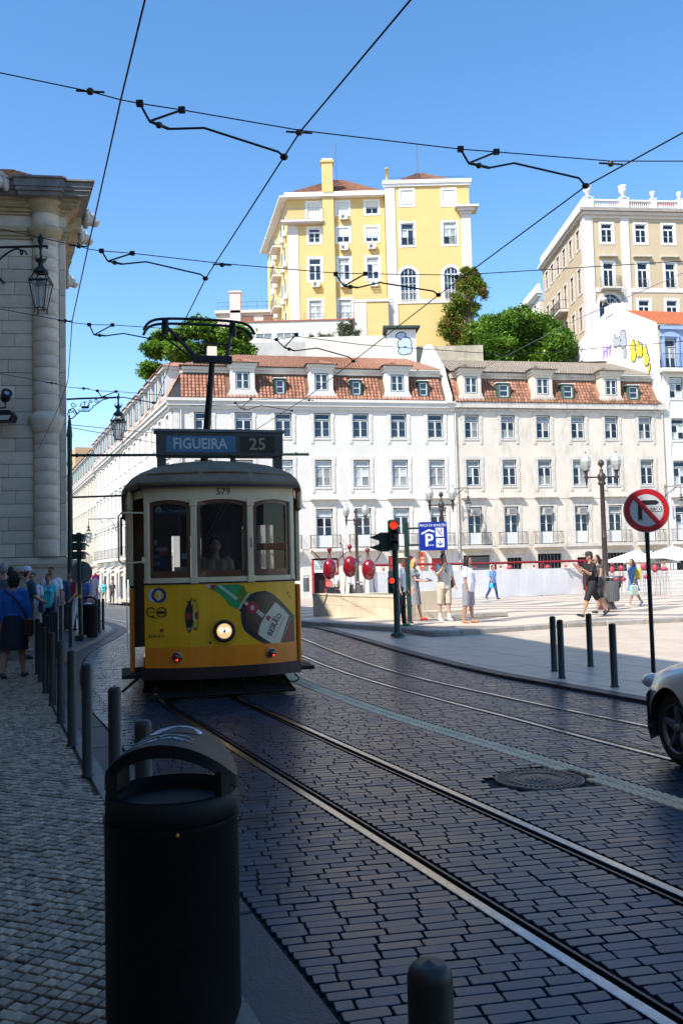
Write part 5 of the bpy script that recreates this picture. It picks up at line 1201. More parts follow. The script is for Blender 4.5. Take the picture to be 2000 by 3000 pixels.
# the tall block left of the street, outside the frame, that keeps the foreground in shade
SH = thing('corner_block', 'tall plain building left of the sidewalk, outside the picture, shading the street', 'building')
edge = [(4, -50), (0, -16), (-4.6, 0), (-5.5, 3), (-6.4, 5.5), (-7.3, 9), (-9.3, 12), (-11.2, 15), (-11.2, 27.3)]
b = MB(); b.prism([(p[0], p[1]) for p in edge] + [(-34, 27.3), (-34, -50)], -.3, 17.6); b.build('wall', mat('ochre_wall', (.3, .25, .18), .9, 0, .1, 1, stain=.3), SH)
b = MB(); b.prism([(p[0] + .35, p[1]) for p in edge] + [(-34, 27.3), (-34, -50)], 17.6, 18.3); b.build('cornice', M['stone_trim'], SH)
for i in range(len(edge) - 1):
    a = Vector((*edge[i], 0)); c = Vector((*edge[i + 1], 0)); L_ = (c - a).length; t = (c - a).normalized(); n_ = int(L_ / 3.2)
    for k in range(n_):
        for z in (1.0, 5.5, 10, 14):
            p = a + t * ((k + .5) * L_ / n_); b = MB(); ring(b, -.75, .75, 0, 2.4, .2, -.08, .1); wo = b.build('window', M['stone_trim'], SH, loc=(p.x, p.y, z), rot=(0, 0, math.atan2(t.y, t.x)))
            b = MB(); b.box(-.55, .55, -.03, -.015, .2, 2.2); b.build('pane', M['pane_black'], wo)

# unseen block added behind the camera for the tram windows to reflect
OB = thing('reflected_block', 'plain unseen block added behind the camera for the tram windows to reflect', 'building')
b = MB(); b.prism([(9, -60), (6, -22), (40, -17), (40, -60)], -.3, 16.5); b.build('wall', bpy.data.materials['ochre_wall'], OB)
for k in range(9):
    for z in (1, 5, 9, 13): b = MB(); ring(b, -.9, .9, 0, 2.6, .25, -.05, .1); b.build('window', M['stone_trim'], OB, loc=(8 + k * 3.4, -21.6 + k * .5, z), rot=(0, 0, math.pi + .147))
# ---------------------------------------------------------------- long wing running down the street on the left of building A
U = Vector((-.383, .924, 0)).normalized()
W0 = Vector((0, 65, 0)) + Vector((math.cos(TH), math.sin(TH), 0)) * XA0
UR = math.atan2(U.y, U.x) + math.pi
def wing(label, s0, L, wm, bay0, nb, trim, mansard=True, ztop=13.3, awn=True):
    o_ = W0 + U * s0; dz = -0.018 * s0 * .924
    t = thing('townhouse', label, 'building', (o_.x, o_.y, dz * .5), UR)
    xs_ = [-(bay0 + k * 2.93) for k in range(nb)]
    rows = [ROW3, ROW2, ROW1]
    b = MB(); wall(b, -L, 0, GB - 2, ztop, [(x - .6, x + .6, a, d) for x in xs_ for a, d in rows] + [(x - .8, x + .8, GB - 2, 1.7) for x in xs_], 0, .2); b.box(-L, -.4, .2, .4, GB - 2, ztop); b.build('wall', wm, t)
    for a, d in rows:
        h = d - a; m1 = MB(); ring(m1, -.85, .85, -.2, h + .25, .25, -.06, .02); m1.box(-1.0, 1.0, -.16, 0, h + .25, h + .36); fm = m1.mesh('window_surround', trim)
        m2 = MB(); ring(m2, -.6, .6, 0, h, .07, .1, .16); m2.box(-.04, .04, .1, .16, 0, h); m2.box(-.6, .6, .1, .16, h * .68, h * .68 + .07); sm_ = m2.mesh('window', M['white_paint'])
        m3 = MB(); m3.box(-.55, .55, .13, .14, .05, h - .05); pmsh = m3.mesh('pane', M['pane_grey'])
        for x in xs_: link('window_surround', fm, t, (x, 0, a)); w_ = link('window', sm_, t, (x, 0, a)); link('pane', pmsh, w_)
    b = MB(); b.box(-L, 0, -.12, .3, ztop, ztop + .25); b.box(-L, 0, -.3, .3, ztop + .25, ztop + .55); b.box(-L, .1, -.42, .3, ztop + .55, ztop + .76); b.build('cornice', trim, t)
    b = MB(); b.box(-L, -.3, -.5, 0, 2.75, 2.98); b.build('balcony_slab', trim, t)
    r_ = MB(); [r_.tube([(-L, -.45, z), (-.3, -.45, z)], .02, 4) for z in (3.1, 4.0)]; [r_.tube([(-.3 - q * .4, -.45, 2.98), (-.3 - q * .4, -.45, 4.0)], .01, 3) for q in range(int(L / .4) - 2)]; r_.build('railing', M['iron'], t)
    b = MB(); b.box(-L, 0, -.2, .02, 6.55, 6.85); [b.box(-1 - q * 1.0, -.7 - q * 1.0, -.19, 0, 6.3, 6.55) for q in range(int(L) - 1)]; b.build('belt_cornice', trim, t)
    if mansard:
        b = MB(); tiled_quad(b, (-L, -.35, ztop + .78), (0.2, -.35, ztop + .78), (-.6, .9, ztop + 2.8), (-L, .9, ztop + 2.8), .27, .32); b.box(-L, -.6, .7, 1.2, ztop + 2.8, ztop + 3.2, 1); tiled_quad(b, (-L, .3, ztop + 3.2), (-.6, .3, ztop + 3.2), (-4, 4.2, ztop + 5), (-L, 4.2, ztop + 5)); b.build('roof', [M['clay'], M['plaster_white']], t, kind='stuff')
        for k in range(int(L / 2.93)):
            x = -(bay0 + k * 2.93)
            if x < -L + 1: break
            b = MB(); b.box(-.8, .8, -.3, 1.2, 0, 2.3); b.box(-1.0, 1.0, -.5, 1.2, 2.3, 2.5); d_ = b.build('dormer', M['plaster_white'], t, loc=(x, 0, ztop + .78))
            b = MB(); tiled_quad(b, (-1.1, -.6, 2.5), (1.1, -.6, 2.5), (.1, .6, 3.0), (-.1, .6, 3.0), .22, .3); b.quad((-1.1, -.6, 2.5), (-.1, .6, 3.0), (-.1, 2, 3.0), (-1.1, 2, 2.5)); b.quad((1.1, 2, 2.5), (.1, 2, 3.0), (.1, .6, 3.0), (1.1, -.6, 2.5)); b.build('dormer_roof', M['clay'], d_, kind='stuff')
            b = MB(); ring(b, -.55, .55, .5, 2.1, .08, -.36, -.3); b.build('window_frame', M['dark_green'], d_); b = MB(); b.box(-.47, .47, -.33, -.305, .58, 2.02); b.build('pane', M['pane_pale'], d_)
    for k, x in enumerate(xs_):
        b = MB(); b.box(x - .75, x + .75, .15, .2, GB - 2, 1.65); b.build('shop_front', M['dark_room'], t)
        if awn and k % 2 == 0:
            b = MB(); b.add([(x - 1.2, -.05, 2.2), (x + 1.2, -.05, 2.2), (x + 1.2, -1.6, 1.5), (x - 1.2, -1.6, 1.5), (x - 1.2, -1.6, 1.3), (x + 1.2, -1.6, 1.3)], [(0, 3, 2, 1), (3, 4, 5, 2)]); b.build('awning', mat('cream_awning', (.62, .5, .36), .85) if 'cream_awning' not in bpy.data.materials else bpy.data.materials['cream_awning'], t)
    return t
wing('long white townhouse wing running down the street behind the tram', .15, 44, M['plaster_white'], 1.6, 15, M['plaster_white'])
wing('cream townhouse farther down the street, beyond the white wing', 44.3, 36, mat('cream_render', (.66, .55, .4), .85, 0, .06, 1), 1.5, 12, M['stone_trim'])
EB = thing('townhouse', 'brown house with a dark mansard closing the far end of the street row', 'building', (W0 + U * 80.6)[:], UR)
b = MB(); b.box(-20, 0, 0, 8, -3, 15.5); b.build('wall', mat('brown_render', (.5, .38, .27), .85), EB); b = MB(); b.prism([(-.3, 15.5), (1.2, 18.6), (7, 18.6), (7, 15.5)], -20, 0, 0, Matrix(((0, 0, 1, 0), (1, 0, 0, 0), (0, 1, 0, 0), (0, 0, 0, 1)))); b.build('mansard', mat('slate', (.07, .09, .08), .6), EB)
b = MB(); b.box(-6, 0, 1.2, 6, 18.6, 21.5); b.build('penthouse', mat('tan_render', (.5, .36, .2), .85), EB)

# ---------------------------------------------------------------- lanterns
def lantern(parent, loc, s=1.0, name='lantern', m=None):
    m = m or M['iron']; f = MB(); n = 4
    pr = lambda r, z, a0=R(45): [Vector((r * math.cos(a0 + k * math.pi / 2), r * math.sin(a0 + k * math.pi / 2), z)) for k in range(4)]
    lo, hi, up = pr(.17, -.95), pr(.33, -.25), pr(.17, .0)
    for k in range(4):
        f.tube([lo[k] - Vector((0, 0, .12)), lo[k], hi[k]], .018, 5); f.tube([hi[k], up[k]], .018, 5)
        f.tube([lo[k], lo[(k + 1) % 4]], .016, 4); f.tube([hi[k], hi[(k + 1) % 4]], .03, 5); f.tube([up[k], up[(k + 1) % 4]], .022, 4)
        f.tube([(lo[k] + lo[(k + 1) % 4]) / 2, (hi[k] + hi[(k + 1) % 4]) / 2], .01, 4)
        for q in range(5): p = hi[k].lerp(hi[(k + 1) % 4], q / 5); f.lathe([(.022, 0), (0, .09)], 4, 0, Matrix.Translation(p))
        for q in range(3): p = up[k].lerp(up[(k + 1) % 4], q / 3); f.lathe([(.02, 0), (0, .08)], 4, 0, Matrix.Translation(p))
    f.lathe([(.2, .0), (.19, .06), (.08, .16), (.06, .24), (.11, .3), (.13, .36), (.05, .36), (.03, .42), (.03, .62), (.045, .66), (.02, .8)], 10)
    for q in range(6): a = q * math.pi / 3; f.tube([(.1 * math.cos(a), .1 * math.sin(a), .3), (.16 * math.cos(a), .16 * math.sin(a), .4), (.13 * math.cos(a), .13 * math.sin(a), .44)], .014, 4)
    f.lathe([(.14, -.3), (.11, -.2), (.02, -.12)], 10)
    o = f.build(name, m, parent, loc=loc, scale=(s, s, s))
    for k in range(4):
        q = MB(); q.quad(lo[k] * .98, lo[(k + 1) % 4] * .98, Vector((hi[(k + 1) % 4].x * .98, hi[(k + 1) % 4].y * .98, -.27)), Vector((hi[k].x * .98, hi[k].y * .98, -.27))); q.build('pane', M['lantern_glass'], o)
    return o
# lantern on a wall bracket of the stone building
p = at(120, 690, 26.0)          # finial top
LT = thing('street_lantern', 'large black iron lantern hanging from a bracket on the stone building', 'lantern', (p.x, p.y, 0))
z_ = at(118, 800, 26.0).z
lantern(LT, (0, 0, z_ + .0), 1.15); 
arm = MB(); zb_ = at(100, 722, 26).z; zl = z_
arm.tube([(0, 0, zl + .7), (0, 0, zb_ + .1)], .035, 8); arm.lathe([(.05, 0), (.09, .08), (.1, .2), (.04, .3), (0, .36)], 8, 0, Matrix.Translation((0, 0, zb_ + .05)))
arm.tube([(.18, 0, zb_ - .08), (.2, 0, zb_), (.1, 0, zb_), (-3.0, 0, zb_)], .04, 6)
arm.tube(smooth([(-.42, 0, zb_ - .25), (-.5, 0, zb_ - .12), (-.62, 0, zb_ - .14), (-.58, 0, zb_ - .24), (-.55, 0, zb_ - .15), (-.75, 0, zb_ - .06), (-1.1, 0, zb_ - .25), (-1.5, 0, zb_ - .65)], 4), .028, 5)
arm.tube([(-1.5, 0, zb_ - .65), (-1.6, 1.5, zb_ - .7)], .035, 5); arm.tube([(-2.0, 0, zb_), (-2.0, 1.6, zb_)], .035, 5)
arm.build('bracket', M['iron'], LT)
# ---------------------------------------------------------------- the tram
TO = at(654, 1700, 11.5)
TM = thing('tram', 'old yellow and cream tram with its headlight lit, facing the camera', 'tram', (TO.x, 11.5, 0), R(14))
M['t_yellow'] = mat('yellow_advert_film', (0.9, 0.42, 0.005), .35, 0, .08, 4, coat=.15, stain=.2, stcol=(.4, .22, .02), stscale=(5, 5, 1.5))
M['t_orange'] = mat('orange_yellow_enamel', (0.95, 0.25, 0.006), .28, 0, .1, 3, .03, 6, coat=.4, stain=.3, stcol=(.35, .12, .02), stscale=(6, 6, 3))
M['t_cream'] = mat('cream_enamel', (0.8, 0.6, 0.37), .4, 0, .07, 4, stain=.25, stcol=(.35, .27, .18), stscale=(4, 4, 1.2))
M['t_roof'] = mat('dark_roof_canvas', (0.2, 0.145, 0.085), .6, 0, .25, 4, .15, 30)
M['t_brown'] = mat('maroon_buffer_paint', (0.035, 0.012, 0.012), .4, 0, .2, 5)
M['t_wood'] = mat('varnished_wood', (0.13, 0.045, 0.018), .35, 0, .3, 12, coat=.3)
M['t_dark'] = mat('dark_underframe', (0.012, 0.011, 0.01), .7, 0, .3, 6)
M['t_int'] = mat('tram_interior_wood', (0.1, 0.06, 0.035), .6, 0, .2, 4)
M['t_glass'] = glass('tram_glass', .5, (.02, .025, .03), .015)
TLEN = 8.4
def bow(x): return 0.25 * abs(x) ** 2.3
def plan(ins=0.0, n=14):            # closed outline of the car body seen from above, pulled in by ins
    hw = 1.0 - ins; f = []
    for k in range(n + 1):
        x = -hw + 2 * hw * k / n; f.append((x, bow(x / max(hw, .1) * 1.0) + ins * 1.0))
    body = 1.21 - ins
    sidep = [(hw + (body - hw) * .75, .85 + ins * .3), (body, 1.5), (body, 2.6), (body, TLEN - 2.6), (body, TLEN - 1.5), (hw + (body - hw) * .75, TLEN - .85 - ins * .3)]
    out = f + sidep + [(-x, TLEN - y) for x, y in f] + [(-x, y) for x, y in reversed(sidep)]
    return out
def band(mb, z0, z1, i0=0.0, i1=None, mi=0, sel=None, sm=False):
    a = plan(i0); c = plan(i0 if i1 is None else i1); n = len(a)
    for k in range(n):
        if sel and not sel((a[k][0] + a[(k + 1) % n][0]) / 2, (a[k][1] + a[(k + 1) % n][1]) / 2): continue
        k2 = (k + 1) % n
        mb.add([(a[k][0], a[k][1], z0), (a[k2][0], a[k2][1], z0), (c[k2][0], c[k2][1], z1), (c[k][0], c[k][1], z1)], [(0, 1, 2, 3)], mi, None, sm)
front = lambda x, y: y < .27
rear = lambda x, y: y > TLEN - .27
sides = lambda x, y: .27 <= y <= TLEN - .27
mid = lambda x, y: 1.4 < y < TLEN - 1.4
b = MB(); band(b, .70, 1.52, 0, sel=front); b.build('dash_panel', M['t_yellow'], TM)
b = MB(); band(b, .44, .70, -.004, sel=front); b.build('lower_panel', M['t_orange'], TM)
b = MB(); band(b, .29, .44, -.05, sel=front); a_ = plan(-.05); 
n = len(a_); b.add([(x, y, .44) for x, y in a_[:15]] + [(x, y + .08, .44) for x, y in a_[:15]], [(k, k + 1, 15 + k + 1, 15 + k) for k in range(14)]); b.add([(x, y, .29) for x, y in a_[:15]] + [(x, y + .3, .29) for x, y in a_[:15]], [(15 + k, 15 + k + 1, k + 1, k) for k in range(14)]); b.build('buffer', M['t_brown'], TM)
b = MB(); band(b, .35, 1.52, 0, sel=rear); band(b, .45, 1.42, 0, sel=mid); b.build('side_panel', M['t_orange'], TM)
b = MB(); band(b, 1.42, 1.6, -.01, sel=mid); band(b, 2.5, 2.82, 0, sel=mid); band(b, 2.5, 2.82, 0, sel=rear); band(b, 2.66, 2.8, -.008, sel=sides); b.build('waist_rail', M['t_cream'], TM)
b = MB(); band(b, 1.515, 1.535, -.012, sel=front); b.build('moulding', M['black'], TM)
b = MB(); band(b, 1.535, 1.6, -.004, sel=front); b.build('sill', M['t_cream'], TM)
# letterboard with arched window heads
def arch_z(x): 
    c, hw = ((0, .37) if abs(x) < .37 else ((.7 if x > 0 else -.7), .29))
    t = max(-1, min(1, (x - c) / hw)); return 2.62 - .05 * t * t
b = MB(); N_ = 60
for k in range(N_):
    x0, x1 = -1 + 2 * k / N_, -1 + 2 * (k + 1) / N_
    z0, z1 = arch_z(x0 * .999), arch_z(x1 * .999)
    b.quad((x0, bow(x0) - .004, z0), (x1, bow(x1) - .004, z1), (x1, bow(x1) - .004, 2.81), (x0, bow(x0) - .004, 2.81))
    b.quad((x0, bow(x0) + .07, z0), (x1, bow(x1) + .07, z1), (x1, bow(x1) - .004, z1), (x0, bow(x0) - .004, z0))
b.build('letterboard', M['t_cream'], TM)
for x, w_ in ((-.37, .08), (.37, .08), (-.965, .07), (.965, .07)):
    b = MB(); b.bbox(-w_ / 2, w_ / 2, -.012, .1, 1.535, 2.6, .008); o = b.build('window_post', M['t_cream'], TM, loc=(x, bow(x), 0), rot=(0, 0, math.atan(.575 * abs(x) ** 1.3) * (1 if x > 0 else -1)))
    if abs(x) < .5:
        for z in (1.56, 2.57):
            q = MB(); q.bbox(-.05, .05, -.022, -.005, z - .04, z + .05, .006); q.build('post_plate', M['t_cream'], o)
# front windows: wooden frame and glass
def front_window(x0, x1, nm='front_window', half=False):
    def P(x, z, d): return (x, bow(x) + d, z)
    n_ = 8; b = MB(); t = .05
    xs_ = [lerp(x0, x1, k / n_) for k in range(n_ + 1)]; hz_ = lambda x: arch_z(x) + .002
    inner = lambda x: lerp(x0 + t, x1 - t, (x - x0) / (x1 - x0))
    for k in range(n_):
        a, c = xs_[k], xs_[k + 1]; ia, ic = inner(a), inner(c)
        for za, zb_, zc_, zd in ((1.6, 1.6, 1.69, 1.69), (hz_(a), hz_(c), hz_(c) - t, hz_(a) - t)):
            b.quad(P(a, za, .03), P(c, zb_, .03), P(ic, zc_, .03), P(ia, zd, .03))
            b.quad(P(ia, zd, .03), P(ic, zc_, .03), P(ic, zc_, .06), P(ia, zd, .06))
    for a, ia in ((x0, x0 + t), (x1, x1 - t)):
        b.quad(P(a, 1.6, .03), P(ia, 1.69, .03), P(ia, hz_(a) - t, .03), P(a, hz_(a), .03)); b.quad(P(ia, 1.69, .03), P(ia, hz_(a) - t, .03), P(ia, hz_(a) - t, .06), P(ia, 1.69, .06))
    fr = b.build(nm, M['t_wood'], TM)
    g_ = MB(); n2 = 4; xs2 = [lerp(x0 + t, x1 - t, k / n2) for k in range(n2 + 1)]
    for k in range(n2): g_.quad(P(xs2[k], 1.69, .05), P(xs2[k + 1], 1.69, .05), P(xs2[k + 1], hz_(xs2[k + 1]) - t, .05), P(xs2[k], hz_(xs2[k]) - t, .05))
    g_.build('pane', M['t_glass'], fr)
    if half:                    # drop-light: lower wooden rail
        q = MB(); q.bbox(x0 + t, x1 - t, -.03, .0, 1.94, 2.03, .01, 0, Matrix.Translation((0, bow((x0 + x1) / 2) + .05, 0))); q.build('drop_light_rail', mat('light_wood', (.25, .08, .03), .4), fr)
    return fr
fl_ = front_window(-.93, -.41); fm_ = front_window(-.33, .33); fr_ = front_window(.41, .93, half=True)
# roof: layered hood
b = MB(); steps = [(2.80, -.06), (2.85, -.07), (2.9, -.045), (2.98, .02), (3.06, .14), (3.13, .3), (3.18, .48), (3.21, .7), (3.22, .9)]
b2 = plan(-.06); band(b, 2.79, 2.8, 0, -.06)
for (z0, i0), (z1, i1) in zip(steps[:-1], steps[1:]): band(b, z0, z1, i0, i1, sm=True)
tp = plan(.9); b.add([(x, y, 3.22) for x, y in tp], [tuple(range(len(tp)))]); b.build('roof', M['t_roof'], TM)
b = MB(); band(b, 2.775, 2.815, -.075); band(b, 2.815, 2.815, -.075, -.05); b.build('roof_edge', mat('dark_red_rim', (.03, .012, .012), .5), TM)
for sx0, sx1 in ((-.95, -.3), (-.24, .36), (.42, .95)):     # roof drip strips on the hood
    q = MB(); pts = [(lerp(sx0, sx1, k / 8), bow(lerp(sx0, sx1, k / 8)) + .0, 2.985) for k in range(9)]; q.tube([(x, y + .01, z - .02 * abs(x)) for x, y, z in pts], .018, 6); q.build('roof_strip', M['t_roof'], TM)
# destination box
SG = MB(); SG.bbox(-.80, .98, 0, .26, 3.29, 3.64, .012)
sg = SG.build('destination_box', mat('grey_green_box', (.06, .062, .052), .5, 0, .2, 6), TM, loc=(0, .82, 0))
q = MB(); q.bbox(-.79, -.67, .02, .24, 2.98, 3.29, .008); q.bbox(.86, .97, .02, .24, 3.0, 3.29, .008); q.bbox(.24, .3, .05, .2, 3.1, 3.29, .008); q.build('leg', sg.data.materials[0], sg)
q = MB(); q.box(-.83, 1.01, -.02, .28, 3.635, 3.67); q.build('top_trim', M['galv'], sg)
q = MB(); q.box(-.67, .30, -.006, 0, 3.345, 3.575); q.build('blind', mat('faded_blue_blind', (.05, .17, .3), .25, 0, .15, 6, coat=.5), sg, label='faded blue destination blind')
q = MB(); q.box(.36, .86, -.006, 0, 3.345, 3.575); q.build('route_blind', mat('black_blind', (.025, .024, .02), .25, 0, .3, 9, coat=.5), sg)
def letters(body, size, x, z, y, parent, m, nm='lettering', sx=1.0, bold=0.0, rot=0.0, fn=None, align='CENTER'):
    vs, fs = text_geo(body, size, align, sx, bold=bold); b = MB(); c, s_ = math.cos(rot), math.sin(rot)
    pts = [(x + u * c - v * s_, z + u * s_ + v * c) for u, v in vs]
    b.add([fn(*p) if fn else (p[0], y, p[1]) for p in pts], fs); return b.build(nm, m, parent)
M['lt_white'] = plain('worn_white_letter', (.5, .52, .5), .5); M['lt_gold'] = plain('dull_gold_letter', (.3, .27, .17), .5); M['lt_dark'] = plain('dark_letter', (.02, .025, .03), .5)
letters('FIGUEIRA', .21, -.2, 3.46, -.0075, sg, M['lt_white'], sx=.86, bold=.004)
letters('25', .24, .61, 3.46, -.0075, sg, M['lt_gold'], sx=1.05, bold=.003)
F_ = lambda d: (lambda x, z: (x, bow(x) - d, z))
letters('579', .125, .02, 2.715, 0, TM, M['lt_dark'], 'fleet_number', fn=F_(.0075), bold=.001)
# rivets on the letterboard
b = MB()
for k in range(17): x = -.92 + k * .115; b.ball((x, bow(x) - .006, arch_z(x) + .025), .006, 6)
b.build('rivet', M['t_cream'], TM, kind='stuff')
# --- advert artwork laid on the curved dash
def slice_poly(pts, fn, name, m, parent, step=.05):
    bm = bmesh.new(); bm.faces.new([bm.verts.new((x, 0, z)) for x, z in pts]); x0 = min(p[0] for p in pts); x1 = max(p[0] for p in pts)
    k = math.ceil(x0 / step)
    while k * step < x1:
        bmesh.ops.bisect_plane(bm, geom=bm.verts[:] + bm.edges[:] + bm.faces[:], plane_co=(k * step, 0, 0), plane_no=(1, 0, 0)); k += 1
    bmesh.ops.triangulate(bm, faces=bm.faces[:]); bm.normal_update(); bm.verts.index_update()
    b = MB(); b.add([fn(v.co.x, v.co.z) for v in bm.verts], [([v.index for v in f.verts] if f.normal.y < 0 else [v.index for v in f.verts][::-1]) for f in bm.faces]); bm.free()
    return b.build(name, m, parent)
def zxy(zx, zy):                   # from a 2.613x crop of the dash to panel coordinates
    px, py = 320 + zx / 2.613, 1680 + zy / 2.613; d = (px - 654) * .004475
    return (d * (.975 if d < 0 else 1.07), 1.7 - (py - 1667) * .004475 - .006)
def art(name, pts, col, lay_, rough=.35, m=None): return slice_poly([zxy(*p) for p in pts], F_(.002 + .0012 * lay_), name, m or plain('film_' + name, col, rough, coat=.2), TM)
bt = mat('bottle_brown', (.035, .03, .027), .3, 0, .5, 4, coat=.3)
body = [(1060, 165), (1110, 145), (1180, 138), (1235, 165), (1300, 225), (1360, 290), (1405, 345), (1405, 548), (1165, 548), (1090, 500), (1020, 440), (1002, 390), (995, 330), (995, 290), (980, 275)]
art('bottle_body', body, 0, 1, m=bt)
art('bottle_body', [(1100, 175), (1170, 160), (1225, 190), (1290, 255), (1250, 235), (1165, 330), (1110, 470), (1050, 420), (1030, 360), (1035, 290)], 0, 2, m=mat('bottle_glow', (.09, .055, .025), .3, 0, .4, 5, coat=.3))
art('bottle_neck', [(815, 82), (985, 82), (1020, 100), (1035, 135), (1060, 160), (975, 272), (915, 245), (880, 190), (842, 150), (795, 118)], (.03, .3, .09), 1)
art('bottle_neck', [(1005, 95), (1020, 100), (1035, 135), (1058, 162), (1005, 225), (955, 185)], (.12, .2, .02), 2)
art('neck_stripe', [(818, 82), (852, 82), (975, 185), (960, 205)], (.4, .55, .4), 2)
art('neck_ring', [(778, 82), (815, 82), (798, 120), (770, 112)], (.3, .03, .03), 2); art('bottle_cap', [(728, 80), (776, 80), (768, 112)], (.7, .5, .45), 1)
art('cord', [(1050, 150), (1064, 160), (1020, 215), (990, 275), (975, 268), (1005, 215)], (.6, .5, .3), 3)
art('ribbon', [(1035, 212), (1056, 232), (1040, 252), (1018, 230)], (.55, .5, .4), 3); art('ribbon', [(1118, 278), (1172, 322), (1150, 346), (1105, 302)], (.55, .5, .4), 3)
art('seal', [(1080 + 42 * math.cos(a), 265 + 47 * math.sin(a)) for a in [k * math.pi / 10 for k in range(20)]], (.45, .02, .03), 4)
art('seal_mark', [(1080 + 16 * math.cos(a), 265 + 22 * math.sin(a)) for a in [k * math.pi / 4 for k in range(8)]], (.65, .4, .35), 5)
art('bottle_label', [(1255, 230), (1310, 280), (1362, 340), (1285, 548), (1222, 548), (1160, 505), (1118, 470), (1135, 400), (1175, 330)], (.68, .58, .42), 3)
art('label_edge', [(1372, 352), (1382, 362), (1300, 548), (1288, 548)], (.25, .2, .08), 3)
art('label_band', [(1388, 368), (1404, 385), (1404, 490), (1370, 548), (1303, 548)], (.22, .02, .02), 3)
def art_text(body, size, zx, zy, rotdeg, col, lay_, sx=1.0, bold=0.0): x, z = zxy(zx, zy); return letters(body, size, x, z, 0, TM, plain('ink_' + body.replace(' ', '_')[:8], col), 'advert_lettering', sx, bold, R(rotdeg), F_(.002 + .0012 * lay_))
art_text('BEIRÃO', .105, 1248, 405, 59, (.02, .02, .03), 5, .92, .002); art_text('LICOR', .05, 1228, 378, 59, (.05, .05, .06), 5, 1.15); art_text('O LICOR DE PORTUGAL', .03, 1283, 428, 59, (.4, .03, .03), 5, 1.0)
art('label_tree', [(1198 + 20 * math.cos(a) * (1 + .25 * math.cos(5 * a)), 350 + 18 * math.sin(a)) for a in [k * math.pi / 10 for k in range(20)]], (.45, .03, .08), 5); art('label_tree', [(1192, 362), (1204, 362), (1200, 385)], (.45, .03, .08), 5)
def ringpoly(cx, cy, r, t, a0=0, a1=360, n=28):
    A = [R(lerp(a0, a1, k / n)) for k in range(n + 1)]; return [(cx + r * math.cos(a), cy + r * math.sin(a)) for a in A] + [(cx + (r - t) * math.cos(a), cy + (r - t) * math.sin(a)) for a in reversed(A)]
art('ring_logo', ringpoly(350, 150, 50, 18, 0, 359.5), (.62, .66, .6), 1); art('ring_logo', ringpoly(382, 150, 56, 18, 0, 359.5), (.01, .02, .22), 2); art('ring_logo', ringpoly(350, 150, 50, 18, -60, 60), (.62, .66, .6), 3)
art('round_logo', ringpoly(322, 277, 38, 9, 40, 330), (.01, .012, .012), 1); art('round_logo', ringpoly(400, 279, 40, 9, 0, 359.5), (.01, .012, .012), 1)
art('round_logo', [(372, 268), (428, 272), (428, 290), (372, 290)], (.01, .012, .012), 1); art_text('carris', .04, 322, 276, 0, (.01, .012, .012), 1)
art('round_logo', [(325, 314), (372, 316), (372, 322), (325, 320)], (.01, .012, .012), 1)
art('dot_logo', [(400 + 14 * math.cos(a), 417 + 15 * math.sin(a)) for a in [k * math.pi / 8 for k in range(16)]], (.4, .03, .04), 1); art_text('BEIRÃO', .06, 360, 459, 0, (.05, .05, .02), 1, 1.0)
f1 = [(605, 440), (588, 405), (577, 350), (575, 300), (583, 250), (600, 215), (588, 183), (606, 203), (633, 165), (622, 212), (634, 250), (637, 310), (632, 375), (620, 420)]
f2 = [(650, 425), (638, 400), (632, 350), (638, 300), (630, 250), (640, 205), (636, 180), (655, 195), (668, 155), (662, 200), (674, 245), (679, 300), (678, 360), (668, 405)]
art('fish', f2, (.012, .012, .012), 1); art('fish', [((x - 655) * .82 + 655, (y - 300) * .9 + 300) for x, y in f2], (.6, .4, .02), 2)
art('fish', f1, (.012, .012, .012), 3)
art('fish_heart', [(605, 345), (585, 325), (583, 300), (597, 285), (608, 295), (622, 290), (625, 310), (615, 330)], (.4, .015, .03), 4)
art('fish_belly', [(660, 275), (676, 285), (678, 320), (668, 345), (655, 330), (648, 305)], (.4, .02, .03), 3)
for q in range(7): a = R(100 + q * 27); art('fish_scale', [(660 + 23 * math.cos(a) + 5 * math.cos(t), 310 + 38 * math.sin(a) + 5 * math.sin(t)) for t in [k * math.pi / 3 for k in range(6)]], (.7, .66, .5), 4)
for ex, ey in ((606, 408), (652, 392)):
    art('fish_eye', [(ex + 9 * math.cos(t), ey + 9 * math.sin(t)) for t in [k * math.pi / 5 for k in range(10)]], (.6, .6, .5), 4); art('fish_eye', [(ex + 4 * math.cos(t), ey + 4 * math.sin(t)) for t in [k * math.pi / 4 for k in range(8)]], (.01, .01, .01), 5)
for bx_, by_, s_ in ((1354, 165, 1.0), (1373, 195, .6)): art('swallow', [(bx_ + s_ * dx, by_ + s_ * dy) for dx, dy in ((-14, -4), (-2, -4), (-4, -26), (4, -4), (10, 0), (3, 4), (0, 24), (-4, 4))], (.02, .02, .01), 1)
# head lamp, marker lamps
hx, hz_ = 0.0, .895
RX = Matrix.Translation((0, bow(0), hz_)) @ Matrix.Rotation(R(90), 4, 'X')
b = MB(); b.lathe([(.135, 0), (.145, .03), (.14, .06), (.115, .065), (.098, .045), (.098, .03)], 28, 0, RX); hl = b.build('headlamp', M['black'], TM)
b = MB(); b.lathe([(.098, .03), (.07, .05), (0, .058)], 24, 0, RX); b.build('lens', mat('lit_lens', (1.0, .6, .28), .2, 0, .25, 25, emit=.55), hl)
b = MB(); b.lathe([(.022, .058), (.02, .075), (0, .08)], 10, 0, RX); b.build('bulb_cap', M['galv'], hl)
for sg_ in (-1, 1):
    b = MB(); b.lathe([(.03, .055), (.0, .062)], 10, 0, RX @ Matrix.Translation((sg_ * .035, .01, 0))); b.build('bulb', mat('lit_bulb', (1, .85, .55), .3, emit=3.5) if 'lit_bulb' not in bpy.data.materials else bpy.data.materials['lit_bulb'], hl)
